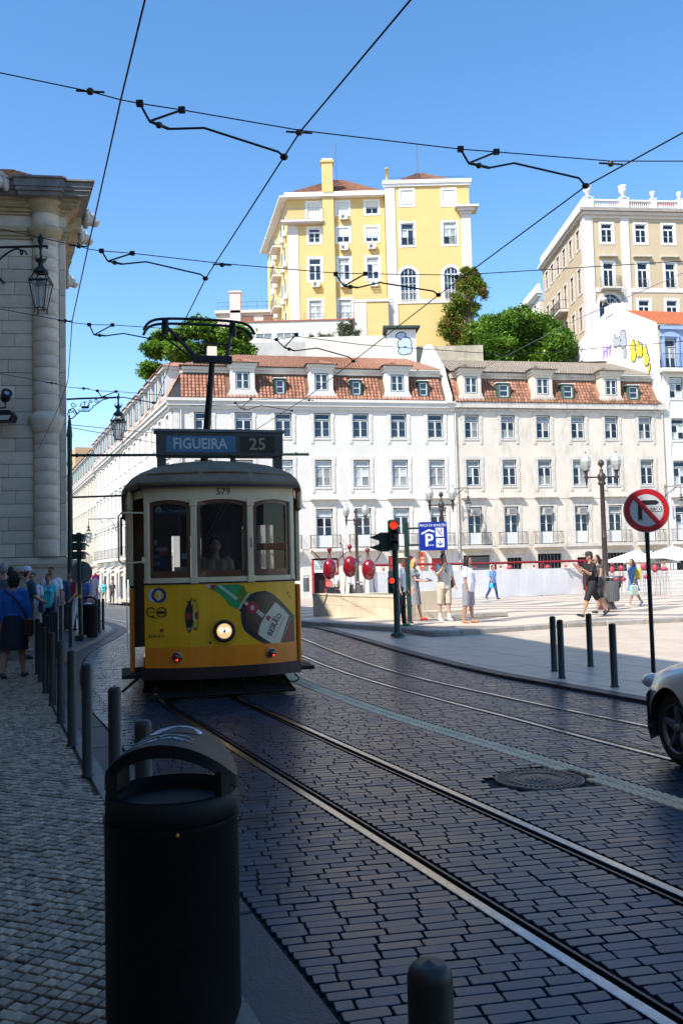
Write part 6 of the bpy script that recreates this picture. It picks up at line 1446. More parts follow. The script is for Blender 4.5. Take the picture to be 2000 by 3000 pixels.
for x, z in ((-.6, .575), (.62, .575)):
    Mx = Matrix.Translation((x, bow(x) - .004, z)) @ Matrix.Rotation(math.atan(.575 * abs(x) ** 1.3) * (1 if x > 0 else -1), 4, 'Z') @ Matrix.Rotation(R(90), 4, 'X')
    b = MB(); b.lathe([(.066, 0), (.068, .02), (.06, .035), (.056, .02)], 20, 0, Mx); mk = b.build('marker_lamp', M['steel'], TM)
    b = MB(); b.lathe([(.057, .015), (.045, .05), (.02, .065), (0, .068)], 16, 0, Mx); b.build('lens', plain('dark_red_lens', (.09, .006, .004), .1, spec=.8), mk)
    b = MB(); b.lathe([(.016, .069), (0, .074)], 8, 0, Mx @ Matrix.Translation((.01, -.025, -.008))); b.build('lit_filament', mat('red_glow', (1, .03, .01), .3, emit=2.0) if 'red_glow' not in bpy.data.materials else bpy.data.materials['red_glow'], mk)
b = MB(); b.lathe([(.016, 0), (.014, .02), (0, .022)], 8, 0, Matrix.Translation((-.18, bow(.18), .75)) @ Matrix.Rotation(R(90), 4, 'X')); b.build('socket', M['black'], TM)
# wiper, handle
b = MB(); b.tube([(-.27, bow(.27) - .02, 1.95), (-.24, bow(.2) - .03, 2.05), (.0, -.03, 2.55)], .01, 5); b.tube([(-.27, bow(.27) - .02, 2.35), (-.27, bow(.27) - .03, 1.72)], .012, 5); b.tube([(-.22, bow(.22) - .025, 2.0), (.07, -.025, 2.58)], .009, 5); b.build('wiper', M['black'], TM)
b = MB(); b.tube(smooth([(.38, bow(.38) - .015, 2.1), (.375, bow(.38) - .06, 2.06), (.375, bow(.38) - .06, 2.02), (.38, bow(.38) - .015, 1.98)], 4), .009, 5); b.build('handle', M['galv'], TM)
# notices behind the left pane
def card(name, x0, x1, z0, z1, col, m=None): b = MB(); b.quad((x0, bow(x0) + .075, z0), (x1, bow(x1) + .075, z0), (x1, bow(x1) + .075, z1), (x0, bow(x0) + .075, z1)); return b.build(name, m or plain('card_' + name + str(int(x0 * 100)), col, .4), fl_)
M['emiss_navy'] = plain('navy_card', (.012, .016, .06), .4)
card('route_board', -.87, -.42, 2.42, 2.56, 0, M['emiss_navy']); card('red_stripe', -.62, -.42, 2.565, 2.585, (.5, .08, .02)); card('number_board', -.88, -.68, 1.72, 1.93, 0, M['emiss_navy']); card('red_card', -.8, -.7, 1.9, 1.96, (.5, .05, .02)); card('pale_card', -.85, -.7, 1.96, 2.0, (.45, .35, .4)); card('note', -.52, -.43, 1.84, 1.92, (.55, .55, .5)); card('note', -.87, -.83, 2.04, 2.1, (.4, .5, .45)); card('note', -.62, -.45, 1.69, 1.74, (.5, .5, .45))
FC = lambda x, z: (x, bow(x) + .07, z)
letters('Baixa / Downtown', .062, -.63, 2.475, 0, fl_, M['lt_white'], fn=FC, sx=.85); letters('25E', .06, -.84, 1.885, 0, fl_, M['lt_white'], fn=FC); letters('04', .085, -.84, 1.79, 0, fl_, M['lt_white'], fn=FC)
b = MB(); b.add([FC(-.855 + x * .1, 2.47 + z * .1) for x, z in ((0, 0), (.3, 0), (.4, .3), (.55, .3), (.6, 0), (.95, 0), (.8, .5), (.5, .95), (.15, .5))], [tuple(range(9))]); b.build('house_icon', M['lt_white'], fl_)
# platform sides: corner pillars, steps, doors, mirror
for sg_ in (-1, 1):
    hwf = 1.0; x1_ = 1.16; 
    b = MB(); b.bbox(min(sg_ * 1.13, sg_ * 1.19), max(sg_ * 1.13, sg_ * 1.19), .82, 1.5, 1.5, 2.68, .01); b.build('door_pillar', M['t_cream'], TM)
    b = MB(); b.bbox(min(sg_ * 1.12, sg_ * 1.185), max(sg_ * 1.12, sg_ * 1.185), .8, 1.5, .32, 1.46, .015); b.build('door_skirt', M['t_orange'], TM)
    b = MB(); b.bbox(min(sg_ * 1.13, sg_ * 1.2), max(sg_ * 1.13, sg_ * 1.2), .6, 1.52, 2.5, 2.79, .03); b.build('side_letterboard', M['t_cream'], TM)
    b = MB(); b.box(min(sg_ * .7, sg_ * 1.3), max(sg_ * .7, sg_ * 1.3), .5, 1.45, .28, .33); b.build('step', M['t_dark'], TM)
letters('ENTRADA', .11, 0, 0, 0, TM, M['lt_dark'], 'side_lettering', fn=lambda x, z: (-1.206, 1.05 - x * 1.0, 2.64 + z))
b = MB(); b.bbox(-1.3, -1.27, .3, .5, 1.9, 2.42, .015); mi_ = b.build('mirror', M['black'], TM)
b = MB(); b.tube([(-1.0, .28, 2.46), (-1.28, .3, 2.47), (-1.32, .32, 2.42), (-1.32, .32, 1.85), (-1.28, .3, 1.8), (-1.0, .27, 1.82)], .014, 6); b.bbox(-1.03, -.99, .22, .28, 1.8, 1.88, .006); b.build('mirror_frame', M['t_cream'], mi_)
# dark doors set in, bulkhead, floor, ceiling, seats
b = MB(); b.box(-.95, .95, .35, TLEN - .35, .55, .62); b.build('floor', M['t_int'], TM)
b = MB(); b.box(-1.12, 1.12, .3, TLEN - .3, 2.76, 2.79); b.build('ceiling', M['t_int'], TM)
b = MB(); band(b, .62, 1.5, .03, sel=front); b.build('dash_lining', M['t_dark'], TM)
b = MB(); wall(b, -1.15, 1.15, .6, 2.78, [(-.3, .3, .6, 2.4), (-.95, -.45, 1.5, 2.35), (.45, .95, 1.5, 2.35)], 1.62, .05); b.build('bulkhead', M['t_int'], TM)
b = MB(); wall(b, -1.15, 1.15, .6, 2.78, [(-.3, .3, 1.5, 2.4)], TLEN - 1.62, .05); b.build('bulkhead', M['t_int'], TM)
for sg_ in (-1, 1):                 # side windows between posts
    for k in range(6):
        y = 1.55 + k * (TLEN - 3.1) / 5; b = MB(); b.box(min(sg_ * 1.16, sg_ * 1.22), max(sg_ * 1.16, sg_ * 1.22), y - .06, y + .06, 1.58, 2.52); b.build('side_post', M['t_cream'], TM)
    for k in range(5):
        y0 = 1.61 + k * (TLEN - 3.1) / 5; y1 = y0 + (TLEN - 3.1) / 5 - .12; q = MB(); q.quad((sg_ * 1.19, y0, 1.6), (sg_ * 1.19, y1, 1.6), (sg_ * 1.19, y1, 2.5), (sg_ * 1.19, y0, 2.5)); q.build('side_pane', M['t_glass'], TM)
    for k in range(4):
        y = 2.2 + k * 1.1; b = MB(); b.bbox(sg_ * .75 - .3, sg_ * .75 + .3, y, y + .42, .95, 1.03, .02); b.bbox(sg_ * .75 - .3, sg_ * .75 + .3, y + .38, y + .45, 1.03, 1.55, .02); b.build('bench', M['t_wood'], TM)
b = MB()
for k in range(-3, 4): b.box(k * .27 - .02, k * .27 + .02, TLEN - .25, TLEN - .2, 1.5, 2.66)
b.build('rear_post', M['t_cream'], TM, kind='stuff')
b = MB(); b.lathe([(.17, .62), (.17, 1.35), (.1, 1.45), (0, 1.46)], 12, 0, Matrix.Translation((.18, .5, 0))); b.tube([(.18, .5, 1.48), (.35, .45, 1.5)], .015, 5); b.build('controller', M['t_dark'], TM)
# running gear and lifeguard
b = MB(); b.box(-.85, .85, .9, TLEN - .9, .3, .55); b.box(-.75, -.62, 2.0, TLEN - 2, .2, .4); b.box(.62, .75, 2.0, TLEN - 2, .2, .4); b.box(-.95, .95, .35, .95, .3, .36); b.build('underframe', M['t_dark'], TM)
for y in (2.9, TLEN - 2.9):
    for sg_ in (-1, 1):
        b = MB(); b.lathe([(.1, -.06), (.33, -.06), (.36, -.05), (.36, -.03), (.33, -.02), (.33, .05), (.12, .05)], 24, 0, Matrix.Translation((sg_ * .48, y, .335)) @ Matrix.Rotation(R(90) * sg_, 4, 'Y')); b.build('wheel', M['galv'], TM)
b = MB(); 
for k in range(7): y = .3 + k * .11; b.box(-.85, .95, y, y + .05, .06 + .01 * k, .1 + .012 * k)
b.tube([(-.95, .28, .05), (.98, .28, .05)], .03, 6); [b.tube([(x, .28, .06), (x * .8, .75, .42)], .022, 5) for x in (-.92, -.3, .3, .95)]; b.build('lifeguard', M['t_dark'], TM)
b = MB(); b.tube(smooth([(.85, .25, .36), (.95, .15, .28), (1.0, .15, .2), (.9, .2, .17), (.82, .25, .25)], 5), .01, 5); b.tube([(-1.05, .6, .3), (-1.3, .6, .1)], .02, 5); b.build('hose', M['black'], TM)
b = MB(); b.box(-1.0, .98, 1.1, 1.13, .04, .5); [b.box(-1.0 + k * .165, -.93 + k * .165, .9, .93, .05, .42) for k in range(12)]; b.box(-1.02, 1.0, .88, .95, .03, .09); b.build('lifeguard_tray', M['t_dark'], TM)
# pantograph
PB = (-.04, 2.2, 3.2); KN = Vector((.1, 1.9, 4.93)); HD = Vector((-.08, 2.05, 5.54))
b = MB(); b.tube([PB, tuple(KN)], [.065, .045], 10); b.tube([(-.35, 2.2, 3.3), (.3, 2.2, 3.3)], .05, 8); b.bbox(-.4, .4, 1.9, 2.6, 3.18, 3.28, .01); pn = b.build('pantograph', M['iron'], TM)
b = MB(); b.tube([KN - Vector((.3, 0, 0)), KN + Vector((.3, 0, 0))], .045, 8); b.bbox(KN.x - .3, KN.x + .3, KN.y - .06, KN.y + .06, KN.z - .06, KN.z + .05, .01); b.build('knee', M['iron'], pn)
purple = mat('maroon_arm', (.06, .02, .03), .45, .2)
for sg_ in (-1, 1):
    b = MB(); b.tube([KN + Vector((sg_ * .22, 0, 0)), HD + Vector((sg_ * .5, 0, -.08))], [.035, .022], 7); b.build('upper_arm', purple, pn)
b = MB(); b.tube([KN + Vector((-.26, .08, 0)), HD + Vector((-.62, .1, -.15))], .016, 5); b.tube([KN + Vector((-.1, .1, .0)), KN + Vector((-.1, .1, .28)), KN + Vector((.35, .1, .26))], .016, 5); b.build('link_rod', M['iron'], pn)
for dy in (-.14, .14):
    b = MB(); b.tube(smooth([(HD.x - .85, HD.y + dy, HD.z - .19), (HD.x - .76, HD.y + dy, HD.z - .06), (HD.x - .55, HD.y + dy, HD.z), (HD.x, HD.y + dy, HD.z + .015), (HD.x + .55, HD.y + dy, HD.z), (HD.x + .76, HD.y + dy, HD.z - .06), (HD.x + .85, HD.y + dy, HD.z - .19)], 6), .022, 7); b.build('contact_strip', M['iron'], pn)
for sg_ in (-1, 1):
    b = MB(); b.tube([(HD.x + sg_ * .52, HD.y - .16, HD.z - .02), (HD.x + sg_ * .52, HD.y + .16, HD.z - .02)], .03, 6); b.lathe([(.05, -.2), (.06, -.1), (.05, .02)], 8, 0, Matrix.Translation((HD.x + sg_ * .52, HD.y, HD.z))); b.build('strip_mount', M['iron'], pn)
# ---------------------------------------------------------------- street furniture
M['bollard'] = mat('dark_bollard_paint', (0.013, 0.011, 0.009), .5, .0, .25, 12, .08, 60)
M['bollard_g'] = mat('green_black_bollard', (0.007, 0.011, 0.01), .4, .0, .2, 12)
def bollard_mesh(h, r, m):
    b = MB(); b.lathe([(r + .012, 0), (r + .012, .012), (r, .02), (r, h - r * .75), (r * .93, h - r * .42), (r * .72, h - r * .16), (r * .4, h - .008), (0, h)], 20); return b.mesh('bollard', m)
bmL = bollard_mesh(.91, .042, M['bollard']); bmR = bollard_mesh(.83, .047, M['bollard_g'])
BL = [((.14, 1.66), 'rounded bollard top at the bottom edge, in front of the tram rails'), ((-1.02, 4.45), 'grey bollard standing directly behind the foreground litter bin'), ((-1.5, 5.75), 'grey bollard just left of and behind the litter bin'),
      ((-2.11, 7.23), 'tallest full length grey bollard left of the litter bin'), ((-2.63, 8.51), 'grey bollard on the left kerb, second whole one from the litter bin'), ((-3.15, 9.8), 'grey bollard on the left kerb, third whole one from the litter bin'),
      ((-3.67, 11.1), 'grey bollard on the left kerb, fourth whole one from the litter bin'), ((-4.16, 12.29), 'grey bollard on the left kerb, fifth whole one from the litter bin'), ((-4.67, 13.58), 'grey bollard on the left kerb nearest the woman in blue'), ((-5.07, 14.6), 'farther grey bollard beside the woman in blue'),
      ((-5.35, 15.9), 'bollard in front of the dark jeans of the turquoise woman'), ((-5.62, 17.2), 'bollard right of the turquoise woman, before the stone wall')]
for (x, y), lab in BL: link('bollard', bmL, None, (x, y, SIDE_Z + gz(y)), None, (1, 1, 1.015 if y < 2 else 1), lab, 'bollard', 'bollards along the left kerb')
for (px, py), lab in (((180, 1888), 'bollard before the pale stone wall, right of the man in the white polo'), ((208, 1896), 'bollard left of the green sign pole'), ((281, 1828), 'thin dark bollard behind the far litter bin'), ((292, 1852), 'bollard right of the far litter bin, nearer the kerb'), ((303, 1844), 'rightmost bollard of the far left corner')):
    p = gpt(px, py, SIDE_Z); link('bollard', bmL, None, p, None, None, lab, 'bollard', 'bollards along the left kerb')
for (x, y), lab in (((3.145, 13.354), 'dark bollard on the pale pavement, leftmost of four'), ((3.055, 12.542), 'dark bollard on the pale pavement, second from the left'), ((3.823, 13.829), 'dark bollard on the pale pavement, farthest of four'), ((3.501, 11.568), 'dark bollard on the pale pavement nearest the car')):
    link('bollard', bmR, None, (x, y, APRON_Z), None, None, lab, 'bollard', 'bollards on the pale crossing')

# litter bins with an arched hood
M['bin'] = mat('dark_green_bin_plastic', (0.005, 0.006, 0.0055), .6, 0, .2, 10, .06, 90, spec=.25)
M['bin_top'] = mat('glossy_bin_hood', (0.005, 0.006, 0.009), .5, 0, .2, 10, .04, 60, spec=.2)
def litter_bin(loc, label, rz=0.0, detail=True, group='litter bins with arched hoods'):
    t = thing('litter_bin', label, 'bin', loc, rz, group); r = .243
    b = MB(); b.lathe([(r - .02, 0), (r - .012, .02), (r, .06), (r, .735), (r + .004, .74), (r + .004, .755)], 40)
    for k in range(40):
        if detail: a = 2 * math.pi * k / 40; b.box(-.004, .004, r - .004, r - .0012, .08, .7, 0, Matrix.Rotation(a, 4, 'Z'))
    b.build('body', M['bin'], t)
    b = MB(); b.lathe([(r - .006, .757), (r - .002, .762), (r - .004, .835), (r - .018, .845), (r - .02, .75)], 40, caps=False); b.build('collar', M['bin'], t)
    b = MB(); b.lathe([(r - .03, .79), (.0, .70)], 24); b.build('inner_liner', M['black'], t)
    hood = lambda x: .885 + .155 * max(0.0, 1 - (x / r) ** 2) ** .75
    b = MB(); n = 40; R_ = [0, .05, .1, .15, .19, .22, .235, .243]; rows = []
    for rr_ in R_: rows.append([(rr_ * math.cos(2 * math.pi * k / n), .8 * rr_ * math.sin(2 * math.pi * k / n)) for k in range(n)])
    for i in range(len(R_) - 1):
        for k in range(n):
            q = [rows[i][k], rows[i][(k + 1) % n], rows[i + 1][(k + 1) % n], rows[i + 1][k]]
            b.add([(x, y, hood(x)) for x, y in q], [(3, 2, 1, 0)] if i else [(2, 1, 0)] if False else [(3, 2, 1, 0)], 0, None, True); b.add([(x * .97, y * .97, hood(x) - .03) for x, y in q], [(0, 1, 2, 3)], 0, None, True)
    L_ = rows[-1]
    for k in range(n):
        (x0, y0), (x1, y1) = L_[k], L_[(k + 1) % n]
        b.quad((x0, y0, hood(x0) - .045), (x1, y1, hood(x1) - .045), (x1, y1, hood(x1)), (x0, y0, hood(x0))); b.quad((x0, y0, hood(x0) - .045), (x0 * .97, y0 * .97, hood(x0) - .045), (x1 * .97, y1 * .97, hood(x1) - .045), (x1, y1, hood(x1) - .045))
    hd = b.build('hood', M['bin_top'], t)
    for a0, a1 in ((R(150), R(215)), (R(-32), R(30))):
        b = MB(); m_ = 8
        for k in range(m_):
            A, B_ = lerp(a0, a1, k / m_), lerp(a0, a1, (k + 1) / m_)
            for rr_, s_ in ((r - .006, 1), (r - .035, -1)):
                vs = [(rr_ * math.cos(A), rr_ * math.sin(A), .83), (rr_ * math.cos(B_), rr_ * math.sin(B_), .83), (rr_ * math.cos(B_), rr_ * math.sin(B_), hood(rr_ * math.cos(B_)) - .02), (rr_ * math.cos(A), rr_ * math.sin(A), hood(rr_ * math.cos(A)) - .02)]
                b.add(vs, [(0, 1, 2, 3)] if s_ > 0 else [(3, 2, 1, 0)])
        for A in (a0, a1):
            c, s_ = math.cos(A), math.sin(A); b.quad(((r - .006) * c, (r - .006) * s_, .83), ((r - .035) * c, (r - .035) * s_, .83), ((r - .035) * c, (r - .035) * s_, hood(r * c) - .02), ((r - .006) * c, (r - .006) * s_, hood(r * c) - .02))
        b.build('hood_post', M['bin'], t)
    return t, hood
bt_, hood = litter_bin((-.655, 3.31, SIDE_Z), 'large dark litter bin with arched hood in the foreground')
wp = plain('white_marker', (.45, .5, .55), .5); gp = plain('green_marker', (.03, .22, .14), .5)
b = MB(); b.add([(x, y, hood(x) + .002) for x, y in circ(.0, .1, .1, 24, .07)], [tuple(range(24))]); st_ = b.build('sticker', mat('worn_sticker', (.5, .5, .52), .6, 0, .8, 22), bt_)
rs = random.Random(4)
def scribble(x0, x1, y, m, n=14, amp=.02):
    b = MB(); pts = []
    for k in range(n): x = lerp(x0, x1, k / n) + rs.uniform(-.02, .02); yy = y + rs.uniform(-amp, amp); pts.append((x, yy, hood(x) + .003))
    b.tube(smooth(pts, 4), .0016, 3); b.build('scribble', m, bt_)
scribble(-.1, .1, -.03, wp); scribble(-.02, .1, -.075, wp, 16); scribble(-.13, .0, -.1, wp, 8, .04); scribble(-.2, -.12, -.02, gp, 9, .06); scribble(-.21, -.14, -.09, gp, 9, .04)
b = MB(); b.ball((.068, -.252, .745), .007, 8); b.build('orange_cap', plain('orange_cap', (.7, .25, .02), .4), bt_)
p = gpt(260, 1866, SIDE_Z); t_, hood = litter_bin(p, 'dark litter bin with white rubbish in its slot near the stone corner', R(20), False)
b = MB(); b.ball((-.02, -.12, .82), (.13, .1, .07), 10); b.build('rubbish', M['white_sign'], t_)

def post_bin(p, label, h=.8):          # small waste basket fixed to a post
    t = thing('waste_basket', label, 'bin', p); b = MB(); b.lathe([(.17, 0), (.18, .03), (.2, h - .04), (.21, h)], 18); [b.box(-.008, .008, (.18), .206, .05, h - .03, 0, Matrix.Rotation(k * math.pi / 9, 4, 'Z')) for k in range(18)]; b.build('basket', M['galv'], t)
    b = MB(); b.lathe([(.21, h + .1), (.2, h + .14), (.1, h + .17), (0, h + .175)], 18); [b.tube([(.18 * math.cos(a), .18 * math.sin(a), h), (.18 * math.cos(a), .18 * math.sin(a), h + .1)], .012, 4) for a in (0, 2, 4)]; b.build('lid', M['galv'], t); return t

# ornate two-armed lamp posts on the square
def lamp_post(px, py_base, Y, label, arm=.5):
    p = at(px, py_base, Y); z0 = gz(Y) + PLAZA_Z; s = Y / 28.7
    t = thing('lamp_post', label, 'lamp post', (p.x, Y, z0), 0, 'two armed lamp posts on the square'); m = M['lamp_iron']
    b = MB(); b.lathe([(.3, 0), (.3, .06), (.25, .1), (.22, .3), (.24, .36), (.19, .45), (.16, .75), (.12, .95), (.13, 1.0), (.095, 1.05), (.085, 2.3), (.1, 2.33), (.085, 2.36), (.07, 4.05), (.13, 4.1), (.13, 4.14), (.09, 4.2), (.13, 4.27), (.13, 4.4), (.08, 4.46), (.05, 4.5), (.07, 4.56), (.03, 4.6), (.03, 4.66), (.1, 4.74), (.1, 4.82), (.05, 4.9), (0, 4.91)], 16); b.build('post', m, t)
    for sg_ in (-1, 1):
        b = MB(); b.tube([(0, 0, 4.33), (sg_ * .16, 0, 4.33), (sg_ * arm, 0, 4.33)], .028, 6); b.lathe([(.0, -.38), (.02, -.25), (.045, -.15), (.05, -.05), (.08, 0), (.05, .06), (.06, .18), (.1, .22)], 10, 0, Matrix.Translation((sg_ * arm, 0, 4.33))); a_ = b.build('arm', m, t)
        b = MB(); b.lathe([(.1, 4.55), (.165, 4.72), (.185, 4.86), (.13, 5.0), (.04, 5.12)], 8, 0, Matrix.Translation((sg_ * arm, 0, 0)), sm=False); b.build('lantern_globe', M['frost'], a_)
        b = MB(); b.lathe([(.11, 4.53), (.11, 4.56)], 8, 0, Matrix.Translation((sg_ * arm, 0, 0))); b.lathe([(.045, 5.11), (.02, 5.16), (0, 5.2)], 8, 0, Matrix.Translation((sg_ * arm, 0, 0))); b.build('lantern_cap', m, a_)
    return t
lamp_post(1778, 1790, 28.7, 'tall brown two lantern lamp post beside the man in black')
post_bin(Vector((at(1795, 1760, 28.5).x, 28.5, at(1795, 1762, 28.5).z)), 'grey waste basket hung on the lamp post by the man in black', .66)
lamp_post(1301, 1760, 38, 'brown two lantern lamp post right of the blue parking sign')
lamp_post(1048, 1745, 46, 'two lantern lamp post behind the red ant sculptures')
for px, py, Y, lab in ((1176 + 12, 1822, 25.9, 'grey ribbed waste basket behind the man with the straw hat'), (1052, 1740, 44, 'grey waste basket at the foot of the lamp post behind the ants'), (898, 1762, 60, 'small grey waste basket on the wall of the white townhouse')):
    p = at(px, py, Y); post_bin(Vector((p.x, Y, gz(Y) + PLAZA_Z + (.5 if Y > 50 else 0))), lab, .95)

# lanterns on brackets of the facades
for px, py, Y, lab in ((1362, 1445, 66.2, 'iron lantern on a scrolled bracket between the white and the cream house'), (1980, 1438, 69.6, 'iron lantern on a scrolled bracket at the right edge above the no turn sign')):
    p = at(px, py, Y); t = thing('wall_lantern', lab, 'lantern', (p.x, Y, p.z), TH, 'lanterns on house fronts'); lantern(t, (.0, -.6, -.6), .8)
    b = MB(); b.tube([(0, -.6, .0), (0, -.6, .35), (-.6, -.5, .35), (-1.0, 0, .3)], .03, 5); b.tube(smooth([(-1.0, 0, -.5), (-.85, -.1, -.2), (-.6, -.3, 0), (-.3, -.45, .3)], 4), .03, 5); b.tube([(-1, 0, -.6), (-1, 0, .5)], .04, 5); b.build('bracket', M['iron'], t)

# no right turn sign
p = at(1908, 2004, 12.0); SX = at(1892, 1495, 12.0)
t = thing('no_turn_sign', 'round no right turn sign on a black post beside the car', 'road sign', (SX.x, 12.0, 0), R(-8))
b = MB(); b.tube([(0, .03, APRON_Z), (0, .03, SX.z - .2)], .03, 10); b.build('post', M['iron'], t)
RXs = Matrix.Translation((0, 0, SX.z)) @ Matrix.Rotation(R(90), 4, 'X')
b = MB(); b.lathe([(.3, -.02), (.305, -.01), (.305, .012), (.295, .014)], 48, 0, RXs); b.build('disc', mat('grey_sign_back', (.3, .31, .32), .5), t)
def sign_poly(nm, pts, m, lay_, par): b = MB(); b.add([(x, -.015 - .0015 * lay_, SX.z + z) for x, z in pts], [tuple(range(len(pts)))]); return b.build(nm, m, par)
M['sign_red'] = plain('sign_red', (.42, .008, .015), .35); M['sign_white'] = plain('sign_reflective_white', (.5, .51, .52), .4)
sign_poly('face', circ(0, 0, .293, 48), M['sign_white'], 0, t)
b = MB(); pr = [(c * .293, s_ * .293) for c, s_ in [(math.cos(k * math.pi / 30), math.sin(k * math.pi / 30)) for k in range(60)]]
b.add([(x, -.0168, SX.z + z) for x, z in pr] + [(x * .755, -.0168, SX.z + z * .755) for x, z in pr], [(k, (k + 1) % 60, 60 + (k + 1) % 60, 60 + k) for k in range(60)]); b.build('red_ring', M['sign_red'], t)
def szz(zx, zy): return ((zx - 1327) / 2.24 * .00467, -(zy - 433) / 2.24 * .00467)
sign_poly('arrow', [szz(*q) for q in ((1272, 505), (1272, 400), (1278, 382), (1292, 370), (1310, 367), (1390, 368), (1408, 383), (1390, 398), (1312, 398), (1300, 405), (1298, 415), (1298, 505), (1285, 490))], M['black_sign'], 2, t)
sign_poly('red_slash', [szz(*q) for q in ((1240, 352), (1262, 333), (1412, 512), (1390, 531))], M['sign_red'], 3, t)
sign_poly('label_plate', [szz(*q) for q in ((1352, 412), (1424, 412), (1424, 444), (1352, 444))], M['black_sign'], 2, t); sign_poly('label_plate', [szz(*q) for q in ((1355, 415), (1421, 415), (1421, 441), (1355, 441))], M['white_sign'], 3, t)
x_, z_ = szz(1388, 428); vs, fs = text_geo('GECO', .052, 'CENTER', 1.05, bold=.002); b = MB(); b.add([(x_ + u, -.0215, SX.z + z_ + v) for u, v in vs], fs); b.build('lettering', M['black_sign'], t)

# parking sign
PS = at(1249, 1577, 25.2); pp = gpt(1200, 1825, PLAZA_Z)
t = thing('parking_sign', 'blue parking sign of the square on a grey green post', 'parking sign', (pp.x, pp.y, pp.z), R(5))
dx = PS.x - pp.x; hz0 = PS.z - pp.z
b = MB(); b.tube([(0, 0, 0), (-.03, 0, at(1188, 1540, 25.2).z - pp.z)], .065, 10); b.lathe([(.1, 0), (.1, .02), (.07, .03)], 12); b.build('post', M['green_iron'], t)
b = MB(); b.tube([(0, 0, hz0 + .22), (dx - .3, 0, hz0 + .22)], .025, 5); b.tube([(0, 0, hz0 - .22), (dx - .3, 0, hz0 - .22)], .025, 5); b.build('bracket', M['green_iron'], t)
M['sign_blue'] = plain('sign_blue', (.006, .03, .32), .35)
bm = bmesh.new(); w_ = .37
def rrect(w_, h, r, n=5):
    out = []
    for cx_, cy_, a0 in ((w_ - r, h - r, 0), (-w_ + r, h - r, 90), (-w_ + r, -h + r, 180), (w_ - r, -h + r, 270)):
        for k in range(n + 1): a = R(a0 + 90 * k / n); out.append((cx_ + r * math.cos(a), cy_ + r * math.sin(a)))
    return out
Mr = Matrix.Translation((dx, 0, hz0)) @ Matrix.Rotation(R(90), 4, 'X')
b = MB(); b.prism(rrect(.375, .38, .05), -.1, .06, 0, Mr); pb = b.build('sign_box', M['sign_blue'], t)
def on_box(nm, pts, m, lay_): b = MB(); b.add([(dx + x, -.061 - .0015 * lay_, hz0 + z) for x, z in pts], [tuple(range(len(pts)))]); return b.build(nm, m, pb)
def bxt(body, size, x, z, sx=1.0, bold=0.0, m=None): vs, fs = text_geo(body, size, 'CENTER', sx, bold=bold); b = MB(); b.add([(dx + x + u, -.0645, hz0 + z + v) for u, v in vs], fs); b.build('lettering', m or M['white_sign'], pb)
bxt('PRAÇA DO MUNICÍPIO', .098, 0, .285, .72, .001); bxt('P', .46, -.12, -.12, 1.0, .012); bxt('GECO', .05, -.06, -.24, 1.0, .001)
on_box('roof_mark', [(-.32, .09), (-.12, .19), (.03, .14), (.03, .09), (-.12, .14), (-.32, .04)], M['white_sign'], 1)
on_box('pictogram', [(.06 + .22 * x, -.02 + .24 * z) for x, z in ((0, 0), (1, 0), (1, 1), (0, 1))], M['white_sign'], 1); on_box('pictogram', [(.07 + .22 * x, -.3 + .24 * z) for x, z in ((0, 0), (1, 0), (1, 1), (0, 1))], M['white_sign'], 1)
on_box('arrow_mark', [(.17, -.11), (.19, -.11), (.19, -.22), (.24, -.17), (.26, -.19), (.18, -.27), (.1, -.19), (.12, -.17), (.17, -.22)], M['sign_blue'], 2)
on_box('lift_mark', [(.08, .2), (.1, .2), (.17, .1), (.25, .02), (.24, 0), (.15, .08)], M['sign_blue'], 2); on_box('lift_mark', [(.2, .1), (.22, .2), (.235, .2), (.23, .1)], M['sign_blue'], 2)

# traffic light
tp_ = gpt(1164, 1864, .06); tf = lambda py: at(1150, py, 21).z - tp_.z
t = thing('traffic_light', 'green traffic light showing red beside the blue parking sign', 'traffic light', tp_, R(4))
b = MB(); b.lathe([(.16, 0), (.16, .05), (.1, .08), (.075, .12), (.07, tf(1612)), (.07, tf(1534))], 14); b.build('post', M['green_iron'], t)
b = MB(); b.bbox(-.17, .06, -.28, -.07, tf(1615), tf(1529), .03); hd = b.build('signal_head', M['green_iron'], t, label='signal head with the red lamp lit')
for py, col, e in ((1545, (1, .025, .008), 1.3), (1571, (.03, .02, .005), 0), (1599, (.01, .025, .015), 0)):
    Mx = Matrix.Translation((-.055, -.28, tf(py))) @ Matrix.Rotation(R(90), 4, 'X')
    b = MB(); b.lathe([(.085, 0), (.07, .012), (0, .025)], 18, 0, Mx); b.build('lamp', mat('lamp_%d' % py, col, .25, 0, .1, 30, emit=e), hd)
    b = MB(); n = 14; vs = []
    for k in range(n + 1): a = R(-20 + 220 * k / n); vs += [(.1 * math.cos(a), .1 * math.sin(a), 0), (.1 * math.cos(a), .1 * math.sin(a), .15 if .2 < k / n < .8 else .06)]
    b.add(vs, [(2 * k, 2 * k + 2, 2 * k + 3, 2 * k + 1) for k in range(n)], 0, Mx, True); b.build('visor', M['iron'], hd)
b = MB(); b.bbox(-.36, -.14, -.1, .12, tf(1617), tf(1563), .02); sh = b.build('side_signal_head', M['green_iron'], t)
for py in (1578, 1607):
    b = MB(); b.add([(-.36, -.1, tf(py) + .1), (-.36, .12, tf(py) + .1), (-.58, .1, tf(py) + .02), (-.58, -.08, tf(py) + .02), (-.36, -.1, tf(py) - .06), (-.36, .12, tf(py) - .06)], [(0, 1, 2, 3), (0, 3, 4), (1, 5, 2)]); b.build('visor', M['green_iron'], sh)
b = MB(); b.bbox(-.2, -.06, -.2, -.05, tf(1735), tf(1690), .015); ph = b.build('pedestrian_head', M['iron'], t)
